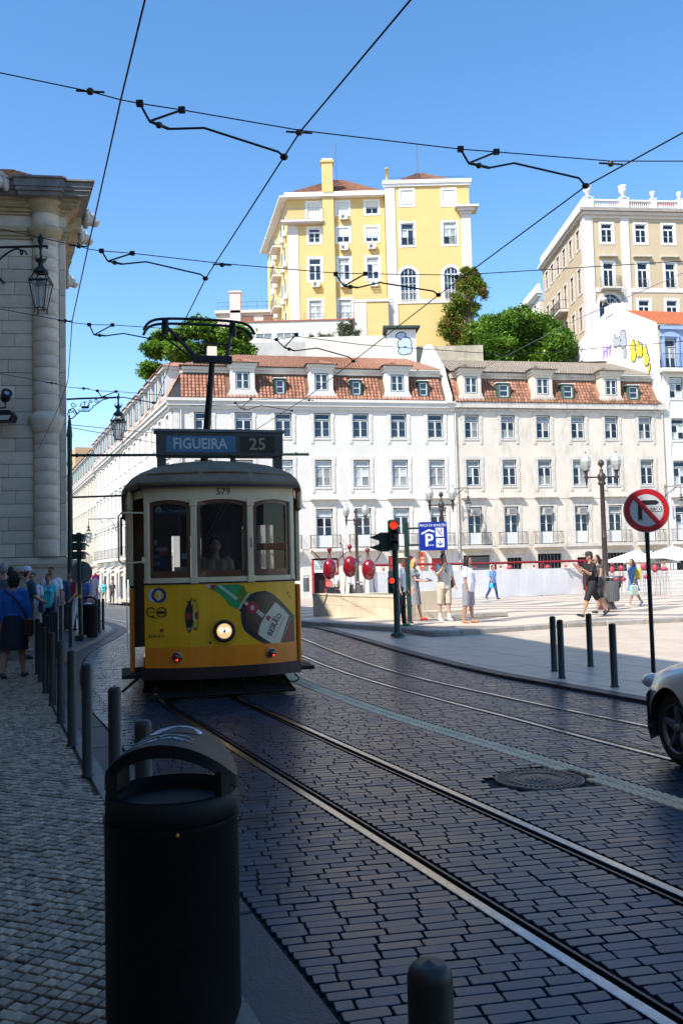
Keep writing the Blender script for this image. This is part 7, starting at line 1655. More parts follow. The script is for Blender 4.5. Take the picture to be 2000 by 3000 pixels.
for py, col, e in ((1699, (1, .025, .008), 1.3), (1718, (.01, .02, .015), 0)):
    b = MB(); b.lathe([(.062, 0), (.05, .008), (0, .015)], 14, 0, Matrix.Translation((-.12, -.2, tf(py))) @ Matrix.Rotation(R(90), 4, 'X')); b.build('lamp', mat('ped_lamp_%d' % py, col, .25, 0, .5, 60, emit=e), ph)

# pole with the back of a round sign and a signal, left corner
p = gpt(238, 1876, SIDE_Z); q_ = lambda py: at(238, py, p.y).z - p.z
t = thing('sign_post', 'green post on the left corner carrying a round sign seen from behind', 'sign post', p, R(-6))
b = MB(); b.bbox(-.11, .11, -.11, .11, 0, .12, .01); b.tube([(0, 0, 0), (-.04, 0, q_(1560))], .055, 10); b.build('post', M['green_iron'], t)
b = MB(); b.lathe([(.27, 0), (.275, .01), (.275, .025), (.265, .03)], 32, 0, Matrix.Translation((-.0, .09, q_(1677))) @ Matrix.Rotation(R(90), 4, 'X')); b.build('sign_back', mat('grey_sheet', (.2, .21, .21), .5, .3), t)
b = MB(); b.bbox(-.04, .04, -.085, -.05, q_(1752), q_(1742), .005); b.build('yellow_box', plain('yellow_box', (.6, .4, .01), .4), t)
for k, py in enumerate((1575, 1600, 1626)):
    b = MB(); b.bbox(-.2, .1, -.08, .12, q_(py + 12), q_(py - 11), .02); s_ = b.build('signal_section', M['green_iron'], t)
    b = MB(); b.add([(.1, -.05, q_(py - 9)), (.1, .13, q_(py - 9)), (.2, .15, q_(py + 2)), (.2, -.02, q_(py + 2))], [(0, 1, 2, 3)]); b.build('visor', M['green_iron'], s_)

# ornate pole with a lantern on a scrolled arm and the tram wire arm
PX = at(206, 1500, 26.4); zf = lambda px, py: at(px, py, 26.4)
t = thing('lantern_pole', 'tall green pole at the stone corner with scrolled arm, ship emblem and lantern', 'lamp post', (PX.x, 26.4, SIDE_Z - .04))
bz = SIDE_Z - .04
b = MB(); zt_ = zf(202, 1235).z; b.lathe([(.16, 0), (.16, .3), (.11, .4), (.09, 1.2), (.075, zt_ - 1.4), (.085, zt_ - 1.3), (.075, zt_ - 1.2), (.075, zt_ - .5), (.09, zt_ - .45), (.06, zt_ - .15), (.05, zt_), (.02, zt_ + .15), (0, zt_ + .25)], 14); b.build('pole', M['green_iron'], t)
Lp = lambda px, py: (lambda v: (v.x - PX.x, 0, v.z - bz))(zf(px, py))
b = MB(); b.tube(smooth([Lp(196, 1170), Lp(230, 1168), Lp(290, 1166), Lp(352, 1164)], 4), .03, 6)
b.tube(smooth([Lp(202, 1225), Lp(212, 1226), Lp(224, 1215), Lp(234, 1206)], 4), .018, 5); b.tube([Lp(234, 1205), Lp(262, 1205), Lp(275, 1190), Lp(300, 1172), Lp(320, 1167)], .016, 5)
for cx_, cy_, r in ((206, 1203, 8), (216, 1185, 9), (266, 1175, 6), (283, 1173, 7), (220, 1205, 7)):
    b.tube(smooth([Lp(cx_ + r * f * math.cos(a), cy_ + r * f * math.sin(a)) for f, a in [(1 - .1 * k, k * .9) for k in range(9)]], 3), .012, 4)
b.tube(smooth([Lp(202, 1225), Lp(200, 1210), Lp(214, 1196), Lp(222, 1206), Lp(226, 1213)], 4), .016, 5); arm_ = b.build('scrolled_arm', M['iron'], t)
b = MB(); hull = [Lp(237, 1186), Lp(241, 1190), Lp(256, 1190), Lp(260, 1185), Lp(262, 1194), Lp(259, 1197), Lp(240, 1197)]; b.add([(x, -.01, z) for x, y, z in hull] + [(x, .01, z) for x, y, z in hull], [tuple(range(7)), tuple(range(7, 14))[::-1]] + [(i, (i + 1) % 7, 7 + (i + 1) % 7, 7 + i) for i in range(7)])
b.tube([Lp(249, 1190), Lp(248, 1174)], .012, 4); b.tube([Lp(242, 1179), Lp(256, 1178)], .01, 4); b.tube([Lp(234, 1190), Lp(240, 1181), Lp(237, 1183)], .012, 4); b.tube([Lp(264, 1188), Lp(259, 1182), Lp(262, 1180)], .012, 4); [b.tube(smooth([Lp(230 + 8 * k, y + (2 if k % 2 else 0)) for k in range(5)], 3), .008, 3) for y in (1199, 1202)]; b.build('ship_emblem', M['iron'], t)
lp = Lp(347, 1207); lantern(t, (lp[0], 0, lp[2] - .1), .78, m=M['green_iron']); b = MB(); b.tube([Lp(347, 1195), Lp(348, 1152)], .022, 6); b.build('lantern_stem', M['green_iron'], t)
b = MB(); a0 = Lp(208, 1334); a1 = Lp(905, 1331); b.tube([a0, a1], .045, 6); b.lathe([(.02, -.1), (.07, 0), (.02, .1)], 8, 0, Matrix.Translation(Lp(226, 1334)) @ Matrix.Rotation(R(90), 4, 'Y')); b.lathe([(.02, -.1), (.06, 0), (.02, .1)], 8, 0, Matrix.Translation(Lp(866, 1330)) @ Matrix.Rotation(R(90), 4, 'Y')); b.build('wire_arm', M['green_iron'], t)
# second wire arm farther down the street
p1 = at(214, 1457, 40); p2 = at(450, 1449, 40)
t = thing('wire_pole', 'second thin green pole and cross arm farther down the street behind the tram', 'pole', (p1.x - .1, 40, gz(40)))
b = MB(); b.tube([(0, 0, 0), (0, 0, 6.2)], .07, 8); b.build('pole', M['green_iron'], t); b = MB(); b.tube([(0, 0, p1.z - gz(40)), (p2.x - p1.x, 0, p2.z - gz(40))], .05, 6); b.build('wire_arm', M['green_iron'], t)
# no stopping sign far down the street
p = at(280, 1692, 55); t = thing('no_stopping_sign', 'small blue and red no stopping sign far down the street', 'road sign', (p.x, 55, gz(55)), R(15))
b = MB(); b.tube([(0, .03, 0), (0, .03, p.z - gz(55))], .03, 6); b.build('post', M['galv'], t)
Mx = Matrix.Translation((0, 0, p.z - gz(55))) @ Matrix.Rotation(R(90), 4, 'X'); b = MB(); b.lathe([(.24, 0), (.24, .01), (0, .01)], 20, 0, Mx); b.build('disc', M['sign_red'], t); b = MB(); b.lathe([(.18, .012), (0, .012)], 20, 0, Mx); b.build('blue_face', M['sign_blue'], t); b = MB(); [b.box(-.2, .2, -.025, .025, .0125, .014, 0, Mx @ Matrix.Rotation(R(a), 4, 'Z')) for a in (45, -45)]; b.build('red_cross', M['sign_red'], t)
# far lantern on the wing
p = at(260, 1545, 75); t = thing('wall_lantern', 'small lantern on a long bracket far down the white wing', 'lantern', (p.x, 75, p.z), 0, 'lanterns on house fronts'); lantern(t, (0, 0, -.3), 1.0); b = MB(); b.tube([(0, 0, .3), (0, 0, .7), (2.4, 0, .7)], .04, 5); b.tube(smooth([(.9, 0, .7), (1.4, 0, .3), (1.9, 0, .6), (2.4, 0, -.3)], 4), .03, 5); b.build('bracket', M['iron'], t)
# ---------------------------------------------------------------- overhead wires
def contact(pts, z, label, r=.008, ext=None):
    P = []
    for px, py in pts:
        d = ray(px, py); P.append(Vector((0, 0, CAM_H)) + d * ((z - CAM_H) / d.z))
    if ext: P = ext[0] + P + ext[1]
    b = MB(); b.tube(P, r, 5); return b.build('contact_wire', M['iron'], label=label, cat='wire', group='overhead tram wires')
V = lambda *a: Vector(a)
contact([(425, 0), (353, 298), (258, 728), (212, 940), (200, 1115)], 5.6, 'overhead wire rising steeply at the left beside the stone building', ext=([V(-.55, 4.0, 5.6)], [V(-6.6, 20.5, 5.6), V(-11, 31, 5.5)]))
contact([(1202, 0), (880, 385), (603, 815), (545, 932)], 5.58, 'overhead wire the pantograph runs on', ext=([V(1.6, 4.0, 5.58)], [V(-4.2, 20, 5.55), V(-9, 33, 5.5)]))
contact([(2000, 388), (1715, 545), (1287, 862), (1036, 1057), (905, 1160)], 5.6, 'overhead wire of the empty track crossing the sky on the right', ext=([V(4.6, 5.5, 5.6)], [V(-1.6, 22, 5.5), V(-6, 34, 5.4)]))
def span(label, pts, Yf, groups, knobs, extL=None, extR=None, r=.006):
    t = thing('span_wire', label, 'wire', (0, 0, 0), 0, 'span wires with pull-off arms')
    P3 = lambda px, py: at(px, py, Yf(px))
    P = [P3(*p) for p in pts]
    if extL is not None: P = [extL] + P
    if extR is not None: P = P + [extR]
    b = MB(); b.tube(P, r, 4); b.build('wire', M['iron'], t)
    for px, py in knobs:
        c = P3(px, py); b = MB(); b.ball(c, (.035, .032, .032), 8); b.tube([c - V(.12, 0, -.01), c + V(.12, 0, -.01)], .01, 5); b.build('insulator', M['insul'], t)
    for g_ in groups:
        a, c, j, ins, arm = g_[0], g_[1], g_[2], g_[3], g_[4:]
        for q in (a, c): v = P3(*q); b = MB(); b.bbox(v.x - .03, v.x + .03, v.y - .02, v.y + .02, v.z - .026, v.z + .026, .004); b.build('clamp', M['iron'], t)
        b = MB(); b.tube([P3(*a), P3(*j)], .011, 5); b.tube([P3(*c), P3(*j)], .011, 5); b.build('v_rod', M['iron'], t)
        m_ = (P3(*j) + P3(*ins)) / 2; b = MB(); b.ball(m_, (.034, .03, .03), 8); b.tube([P3(*j), P3(*ins)], .015, 5); b.build('insulator', M['insul'], t)
        b = MB(); b.tube([P3(*ins)] + [P3(*q) for q in arm], .011, 5); e = P3(*arm[-1]); b.ball(e, (.04, .04, .03), 6); b.build('pull_off_arm', M['iron'], t)
M['insul'] = mat('brown_insulator', (.05, .04, .025), .35, 0, .2, 10)
span('nearest span wire crossing the whole sky above the tram', [(0, 213), (265, 268), (353, 292), (410, 303), (533, 322), (880, 382), (1348, 437), (1453, 445), (1790, 472), (2000, 472)], lambda x: 6.95 + 1.85 * x / 2000,
     [((410, 303), (533, 322), (438, 355), (495, 378), (598, 375), (815, 445), (832, 460)), ((1348, 437), (1453, 445), (1372, 478), (1432, 492), (1505, 478), (1695, 522), (1714, 545))], [(265, 268), (876, 388), (1788, 480)], V(-5.9, 6.6, 5.2), V(16, 12.5, 5.0))
span('second span wire, level with the top of the yellow building', [(0, 670), (232, 721), (262, 730), (298, 735), (388, 742), (650, 772), (980, 800), (1070, 802), (1340, 806), (2000, 765)], lambda x: 10.5 + 1.9 * x / 2000,
     [((298, 735), (388, 742), (316, 765), (358, 774), (428, 767), (588, 804), (602, 816)), ((983, 803), (1070, 802), (1006, 838), (1048, 843), (1112, 828), (1268, 853), (1284, 864))], [(232, 721), (651, 776), (1338, 812)], V(-7.5, 10.0, 5.4), V(20, 16, 5.2))
span('third span wire passing just above the pantograph', [(0, 905), (192, 940), (212, 945), (262, 951), (330, 952), (600, 970), (810, 995), (868, 985), (1060, 1010), (1500, 1040), (2000, 1000)], lambda x: 13.6 + 2.2 * x / 2000,
     [((262, 951), (330, 952), (276, 981), (310, 984), (362, 977), (440, 992)), ((810, 995), (868, 980), (832, 1018), (862, 1028), (928, 1020), (1022, 1046), (1035, 1058))], [(192, 940)], V(-9.5, 13.2, 5.4), None)
span('lowest span wire crossing in front of the stone column', [(0, 1094), (152, 1122), (200, 1134), (246, 1138), (286, 1145), (341, 1147), (480, 1158)], lambda x: 18 + 2 * x / 2000,
     [((286, 1145), (341, 1147), (298, 1163), (320, 1166), (362, 1164), (450, 1180)), ], [(152, 1122), (246, 1138)], V(-11.0, 17.8, 5.3), None)
span('short wire with a pull-off arm in front of the white facade', [(560, 1190), (690, 1183), (735, 1172), (900, 1165)], lambda x: 22, [((690, 1180), (735, 1170), (704, 1196), (725, 1200), (765, 1188), (855, 1203))], [(905, 1172)])
for pts, Y0, Y1, lab in (([(2000, 1010), (1730, 930), (1420, 1080)][:0] + [(1400, 1085), (1700, 930), (2000, 800)], 40, 30, 'thin sloping cable in front of the beige building'), ([(205, 1252), (470, 1300), (560, 1318)], 26.4, 40, 'thin cable from the green pole towards the white wing'), ([(205, 1244), (480, 1272), (600, 1290)], 26.4, 40, 'upper thin cable from the green pole towards the white wing')):
    P = [at(px, py, lerp(Y0, Y1, k / (len(pts) - 1))) for k, (px, py) in enumerate(pts)]; b = MB(); b.tube(P, .012, 4); b.build('cable', M['galv'], label=lab, cat='cable')
# ---------------------------------------------------------------- things on the square
# low travertine wall of the car park ramp
M['travertine'] = mat('travertine', (0.6, 0.5, 0.36), .6, 0, .1, 2, .08, 30, rnd=.06, stain=.35, stcol=(.45, .33, .2), stscale=(3, 3, .6))
c0_, c1_ = Vector((-1.05, 29.95)), Vector((1.8, 25.1)); d_ = (c1_ - c0_); L_ = d_.length; ang = math.atan2(d_.y, d_.x)
WL = thing('ramp_wall', 'low pale travertine wall in front of the red ant sculptures', 'wall', (c0_.x, c0_.y, gz(28) + PLAZA_Z - .05), ang)
n_ = 6
for k in range(n_):
    for j in range(2):
        x0_ = L_ * k / n_ + (L_ / n_ / 2 if j else 0); x1_ = min(L_, x0_ + L_ / n_)
        if j and k == 0: b = MB(); b.bbox(0, L_ / n_ / 2 - .004, 0, .3, .4, .7, .006); b.build('stone_panel', M['travertine'], WL)
        b = MB(); b.bbox(x0_, x1_ - .004, random.uniform(0, .003), .3, -.1 if not j else .4, .396 if not j else .7, .006); b.build('stone_panel', M['travertine'], WL)
b = MB(); b.bbox(-.02, L_ + .02, -.02, .36, .702, .76, .012); b.build('coping', M['travertine'], WL)
b = MB(); b.bbox(L_ - .25, L_, .3, 2.2, -.1, .3, .01); b.build('return_wall', M['travertine'], WL)
b = MB(); b.bbox(0, .3, .3, 5, -.1, .7, .01); b.build('return_wall', M['travertine'], WL)
# low stone kerbs by the women
for a, c, lab in (((1325, 1812), (1488, 1806), 'low stone kerb on the square behind the woman in patterned shorts'),):
    A_, B_ = gpt(*a, PLAZA_Z), gpt(*c, PLAZA_Z); v = B_ - A_; b = MB(); b.bbox(0, v.length, 0, .4, 0, .12, .015)
    b.build('stone_kerb', M['kerb'], loc=A_, rot=(0, 0, math.atan2(v.y, v.x)), label=lab, cat='kerb')
# red ant sculptures
M['ant'] = mat('glossy_red_lacquer', (0.22, 0.005, 0.012), .2, 0, .3, 14, .06, 20, coat=.8)
M['ant_dull'] = mat('faded_red_lacquer', (0.4, 0.04, 0.06), .4, 0, .25, 10)
M['ant_rod'] = mat('red_brown_rod', (.12, .025, .025), .5, .2)
def ant(px, py, Y, rx, rz, hx, hy, hr, label, arms, m, group, seed=0, legs=True, thin=.012):
    c = at(px, py, Y); k = Y / FPX; z0 = gz(Y) + PLAZA_Z; t = thing('ant_sculpture', label, 'sculpture', (c.x, Y, z0), 0, group); cz = c.z - z0; rr = random.Random(seed)
    b = MB(); b.ball((0, 0, cz), (rx * k, rx * k * .95, rz * k), 20); 
    b.v = [(x, y, z) for x, y, z in b.v]; b.build('body', m, t)
    if hr:
        h = at(hx, hy, Y); hp = Vector((h.x - c.x, 0, h.z - z0)); b = MB(); b.ball(hp, hr * k, 14); b.build('head', m, t)
        b = MB(); [b.tube([(sx * k * 6, 0, cz + rz * k * .95), (hp.x + sx * .015, 0, hp.z - hr * k * .8)], thin, 4) for sx in (-1, 0, 1)]; b.build('neck', M['ant_rod'], t)
    for q in arms:
        e = at(q[0], q[1], Y); sg_ = 1 if q[0] > px else -1; ep = Vector((e.x - c.x, 0, e.z - z0)); b = MB()
        for dz in (-.06, .05): b.tube([(sg_ * rx * k * .8, 0, cz + rz * k * .55 + dz), tuple(ep)], thin, 4)
        for w_ in (-.3, 0, .3): b.tube([tuple(ep), (ep.x + sg_ * .09 * math.cos(w_), 0, ep.z + .09 * (.5 + math.sin(w_)))], thin * .8, 4)
        b.build('arm', M['ant_rod'], t)
    if legs:
        for sg_ in (-1, 1):
            for yy in (-.12, .12):
                b = MB(); b.tube([(sg_ * rx * k * .6, yy, cz - rz * k * .7), (sg_ * rx * k * .72, yy * 2, cz * .45), (sg_ * rx * k * .8, yy * 2, 0)], thin, 4); b.tube([(sg_ * rx * k * .55, -yy, cz - rz * k * .6), (sg_ * rx * k * .78, yy * 2, cz * .45)], thin * .8, 4); b.build('leg', M['ant_rod'], t)
    return t
g1 = 'large red ant sculptures'
ant(965, 1667, 33, 20.5, 31, 965, 1610, 7.5, 'dark red ant sculpture nearest the tram, standing in shade', [(918, 1617), (1010, 1622)], M['ant'], g1, 1)
ant(1025, 1660, 33.6, 22, 31.5, 1024, 1602, 7.5, 'tallest middle red ant sculpture with raised thin arms', [(1001, 1594), (1050, 1632)], M['ant'], g1, 2)
ant(1080, 1669, 32.8, 21, 31, 1076, 1612, 7.5, 'right hand one of the three big red ant sculptures, shining in the sun', [(1118, 1616), (1042, 1640)], M['ant'], g1, 3)
g2 = 'smaller red ant sculptures before the terrace'
for i, (px, py, rx, rz, hx, hy, hr, lab) in enumerate(((1792, 1669, 7.5, 9.5, 1792, 1651, 4, 'upright small red ant left of the girl in the blue dress'), (1818, 1665, 8, 8.5, 1812, 1640, 0, 'round red ant body just right of the upright small ant'), (1805, 1697, 9, 7, 1790, 1690, 0, 'lying red ant body low beside the lamp post basket'), (1826, 1697, 6.5, 6, 0, 0, 0, 'smallest red ball low beside the girl in the blue dress'),
        (1884, 1661, 9, 11, 0, 0, 0, 'red ant body just left of the no turn sign post'), (1917, 1665, 9.5, 12, 0, 0, 0, 'large red ant body right of the no turn sign post'), (1944, 1667, 11, 6, 1943, 1649, 3.6, 'flat red ant with a round head at the far right steps'), (1890, 1690, 7, 6, 0, 0, 0, 'small red ball on the terrace steps behind the sign post'))):
    ant(px, py, 45.5, rx, rz, hx, hy, hr, lab, [(px + 22, py - 24), (px - 20, py - 26)] if i in (0, 1, 4, 5) else [], M['ant_dull'], g2, i, legs=py < 1690, thin=.007)
# red steel frame with hanging balls
FR = thing('red_frame', 'long thin red steel frame above the white hoarding', 'frame', (0, 0, 0)); fy = lambda px: lerp(50.5, 52.5, (px - 1090) / 700)
b = MB(); b.tube([at(1085, 1656, fy(1085)), at(1400, 1651, fy(1400)), at(1770, 1641, fy(1770))], .07, 4, sm=False); b.build('beam', M['ant_rod'] if False else mat('dark_red_steel', (.22, .015, .02), .5, .2), FR)
for px, py in ((1090, 1656), (1313, 1653), (1450, 1650), (1583, 1647), (1712, 1643), (1766, 1641)):
    v = at(px, py, fy(px)); b = MB(); b.box(v.x - .06, v.x + .06, v.y - .06, v.y + .06, gz(v.y) + PLAZA_Z, v.z); b.build('post', bpy.data.materials['dark_red_steel'], FR)
for px, py, r, lab in ((1123, 1668, 4, 'first small red ball hanging under the frame, by the traffic light'), (1263, 1665, 4, 'small red ball hanging behind the blond woman'), (1391, 1664, 3.2, 'small red ball hanging right of the woman in white'), (1465, 1660, 4, 'small red ball hanging right of the man in blue'), (1492, 1664, 9, 'larger red ball peeping over the hoarding right of the man in blue'), (1563, 1658, 4, 'small red ball hanging above the middle of the hoarding'), (1603, 1662, 8, 'larger red ball peeping over the middle of the hoarding'), (1657, 1658, 3.6, 'small red ball hanging left of the man in black'), (1690, 1660, 7, 'larger red ball peeping over the right end of the hoarding')):
    Y = fy(px); v = at(px, py, Y); b = MB(); b.ball((0, 0, 0), r * Y / FPX, 12); [b.tube([(0, 0, 0), (sx * .25, 0, at(px, 1646, Y).z - v.z)], .008, 3) for sx in (-1, 0, 1)]
    b.build('hanging_ball', M['ant_dull'], loc=v, label=lab, cat='sculpture', group='red balls hung under the frame')
# white mesh hoarding
HB = thing('hoarding', 'long white mesh hoarding across the square', 'hoarding', (0, 0, 0)); hm = mat('white_mesh', (.7, .69, .68), .8, 0, .04, 2, .2, 60)
A_, B_ = gpt(1085, 1764, PLAZA_Z), gpt(1708, 1741, PLAZA_Z); n_ = 9
for k in range(n_):
    p0_, p1_ = A_.lerp(B_, k / n_), A_.lerp(B_, (k + 1) / n_); v = p1_ - p0_
    b = MB(); L2 = v.length; m_ = 6
    for q in range(m_):
        f = lambda u, z: (u * L2, .008 * math.sin(u * 9 + k) * (z > .1), z)
        b.quad(f(q / m_, .02), f((q + 1) / m_, .02), f((q + 1) / m_, 1.58), f(q / m_, 1.58)); b.quad((lambda t: (t[0], t[1] + .02, t[2]))(f((q + 1) / m_, .02)), (lambda t: (t[0], t[1] + .02, t[2]))(f(q / m_, .02)), (lambda t: (t[0], t[1] + .02, t[2]))(f(q / m_, 1.58)), (lambda t: (t[0], t[1] + .02, t[2]))(f((q + 1) / m_, 1.58)))
    pn_ = b.build('mesh_panel', hm, HB, loc=p0_, rot=(0, 0, math.atan2(v.y, v.x)))
    b = MB(); b.tube([(0, .05, 0), (0, .05, 1.62)], .025, 5); b.build('post', M['galv'], pn_)
# terrace steps and parasols
ST = thing('terrace_steps', 'white stone terrace steps at the right edge of the square', 'steps', (gpt(1785, 1742, PLAZA_Z).x, 47.5, gz(48) + PLAZA_Z), R(6))
for k in range(6):
    b = MB(); b.bbox(-.0 + k * .25, 14, k * .4, k * .4 + (6 if k == 5 else .8), k * .2 - .02, (k + 1) * .2, .015); b.build('step', mat('white_step_stone', (.5, .47, .43), .7, 0, .12, 2) if 'white_step_stone' not in bpy.data.materials else bpy.data.materials['white_step_stone'], ST)
M['canvas'] = mat('white_canvas', (.78, .75, .68), .9, 0, .04, 2)
for px, py, lab in ((1859, 1612, 'white cafe parasol left of the no turn sign post'), (1968, 1598, 'white cafe parasol at the right edge, nearest one'), (2025, 1606, 'white cafe parasol mostly cut off by the right edge'), (1905, 1616, 'white cafe parasol behind the no turn sign post')):
    Y = 55 if 'nearest' in lab else 58; v = at(px, py, Y); z0 = gz(Y) + PLAZA_Z; t = thing('parasol', lab, 'parasol', (v.x, Y, z0), R(random.uniform(-10, 10)), 'white cafe parasols'); zt_ = v.z - z0
    b = MB(); r = 1.75; n = 8; zz = zt_ - .62
    P8 = [(r * math.cos(R(22.5 + 45 * k)) * 1.05, r * math.sin(R(22.5 + 45 * k)) * 1.05, zz) for k in range(8)]
    for k in range(8):
        b.add([(0, 0, zt_), P8[k], P8[(k + 1) % 8]], [(0, 1, 2)]); b.add([P8[k], P8[(k + 1) % 8], (*P8[(k + 1) % 8][:2], zz - .16), (*P8[k][:2], zz - .16)], [(0, 3, 2, 1)])
    b.build('canopy', M['canvas'], t); b = MB(); b.tube([(0, 0, 0), (0, 0, zt_ + .06)], .035, 8); b.lathe([(.3, 0), (.3, .08), (.05, .1)], 12); b.build('pole', M['white_paint'], t)
    b = MB(); [b.tube([(0, 0, zt_ - .05), (p[0] * .97, p[1] * .97, p[2] + .01)], .014, 4) for p in P8]; b.build('rib', M['galv'], t, kind='stuff')
# parked scooter by the bank
v = at(1003, 1735, 48); t = thing('motor_scooter', 'dark motor scooter parked behind the ant sculptures', 'scooter', (v.x, 48, gz(48) + PLAZA_Z), R(70))
for y in (-.6, .6): b = MB(); b.lathe([(.16, -.05), (.24, -.05), (.26, 0), (.24, .05), (.16, .05)], 18, 0, Matrix.Translation((0, y, .26)) @ Matrix.Rotation(R(90), 4, 'Y')); b.build('wheel', M['black'], t)
b = MB(); b.prism([(-.75, .35), (-.65, .62), (-.55, .95), (-.48, .98), (-.42, .45), (.1, .35), (.2, .7), (.85, .78), (.9, .6), (.7, .3), (.2, .25), (-.4, .22)], -.15, .15, 0, Matrix(((0, 0, 1, 0), (1, 0, 0, 0), (0, 1, 0, 0), (0, 0, 0, 1)))); b.build('body', plain('scooter_paint', (.02, .025, .03), .25, coat=.5), t)
b = MB(); b.bbox(-.14, .14, .2, .85, .74, .84, .03); b.build('seat', M['black'], t); b = MB(); b.tube([(-.3, -.42, 1.05), (0, -.5, 1.0), (.3, -.42, 1.05)], .02, 5); b.ball((0, -.6, .92), (.09, .07, .09), 8); b.build('handlebar', M['galv'], t); b = MB(); b.ball((0, .95, .72), (.05, .03, .03), 8); b.build('tail_lamp', M['red_paint'], t)
# ---------------------------------------------------------------- people
def remesh(mb, vox, smooth_it=3):
    me = mb.mesh('tmp', []); o = bpy.data.objects.new('tmp', me)
    m = o.modifiers.new('r', 'REMESH'); m.mode = 'VOXEL'; m.voxel_size = vox; m.use_smooth_shade = True
    if smooth_it: s_ = o.modifiers.new('s', 'SMOOTH'); s_.factor = .5; s_.iterations = smooth_it
    out = evaluated(o); bpy.data.objects.remove(o); bpy.data.meshes.remove(me)
    return out
_cm = {}
def cloth(col, rough=.8):
    k = tuple(col)
    if k not in _cm: _cm[k] = mat('cloth_%d' % len(_cm), col, rough, 0, .12, 8, .1, 40)
    return _cm[k]
SKIN = [mat('skin_%d' % i, c, .5, 0, .06, 6) for i, c in enumerate(((.55, .32, .22), (.42, .23, .15), (.28, .14, .09)))]
HAIR = dict(black=mat('black_hair', (.012, .01, .009), .75, 0, .3, 20, .3, 80), brown=mat('brown_hair', (.06, .03, .018), .7, 0, .3, 20, .3, 80), grey=mat('grey_hair', (.25, .24, .23), .6, 0, .3, 20, .3, 80), blond=mat('blond_hair', (.55, .38, .15), .5, 0, .25, 20, .3, 80))
def rotx(v, a): c, s_ = math.cos(a), math.sin(a); return Vector((v.x, v.y * c - v.z * s_, v.y * s_ + v.z * c))
def limb(o, l1, l2, pitch, bend, abd, sgn, knee):     # pitch: forward (-y) swing, bend at the joint, abd outwards
    d1 = Vector((sgn * math.sin(R(abd)), -math.sin(R(pitch)) * math.cos(R(abd)), -math.cos(R(pitch)) * math.cos(R(abd))))
    p2 = pitch + (-bend if knee else bend)
    d2 = Vector((sgn * math.sin(R(abd * (.3 if knee else .2))), -math.sin(R(p2)), -math.cos(R(p2)))).normalized()
    a = o + d1 * l1; return a, a + d2 * l2, d2
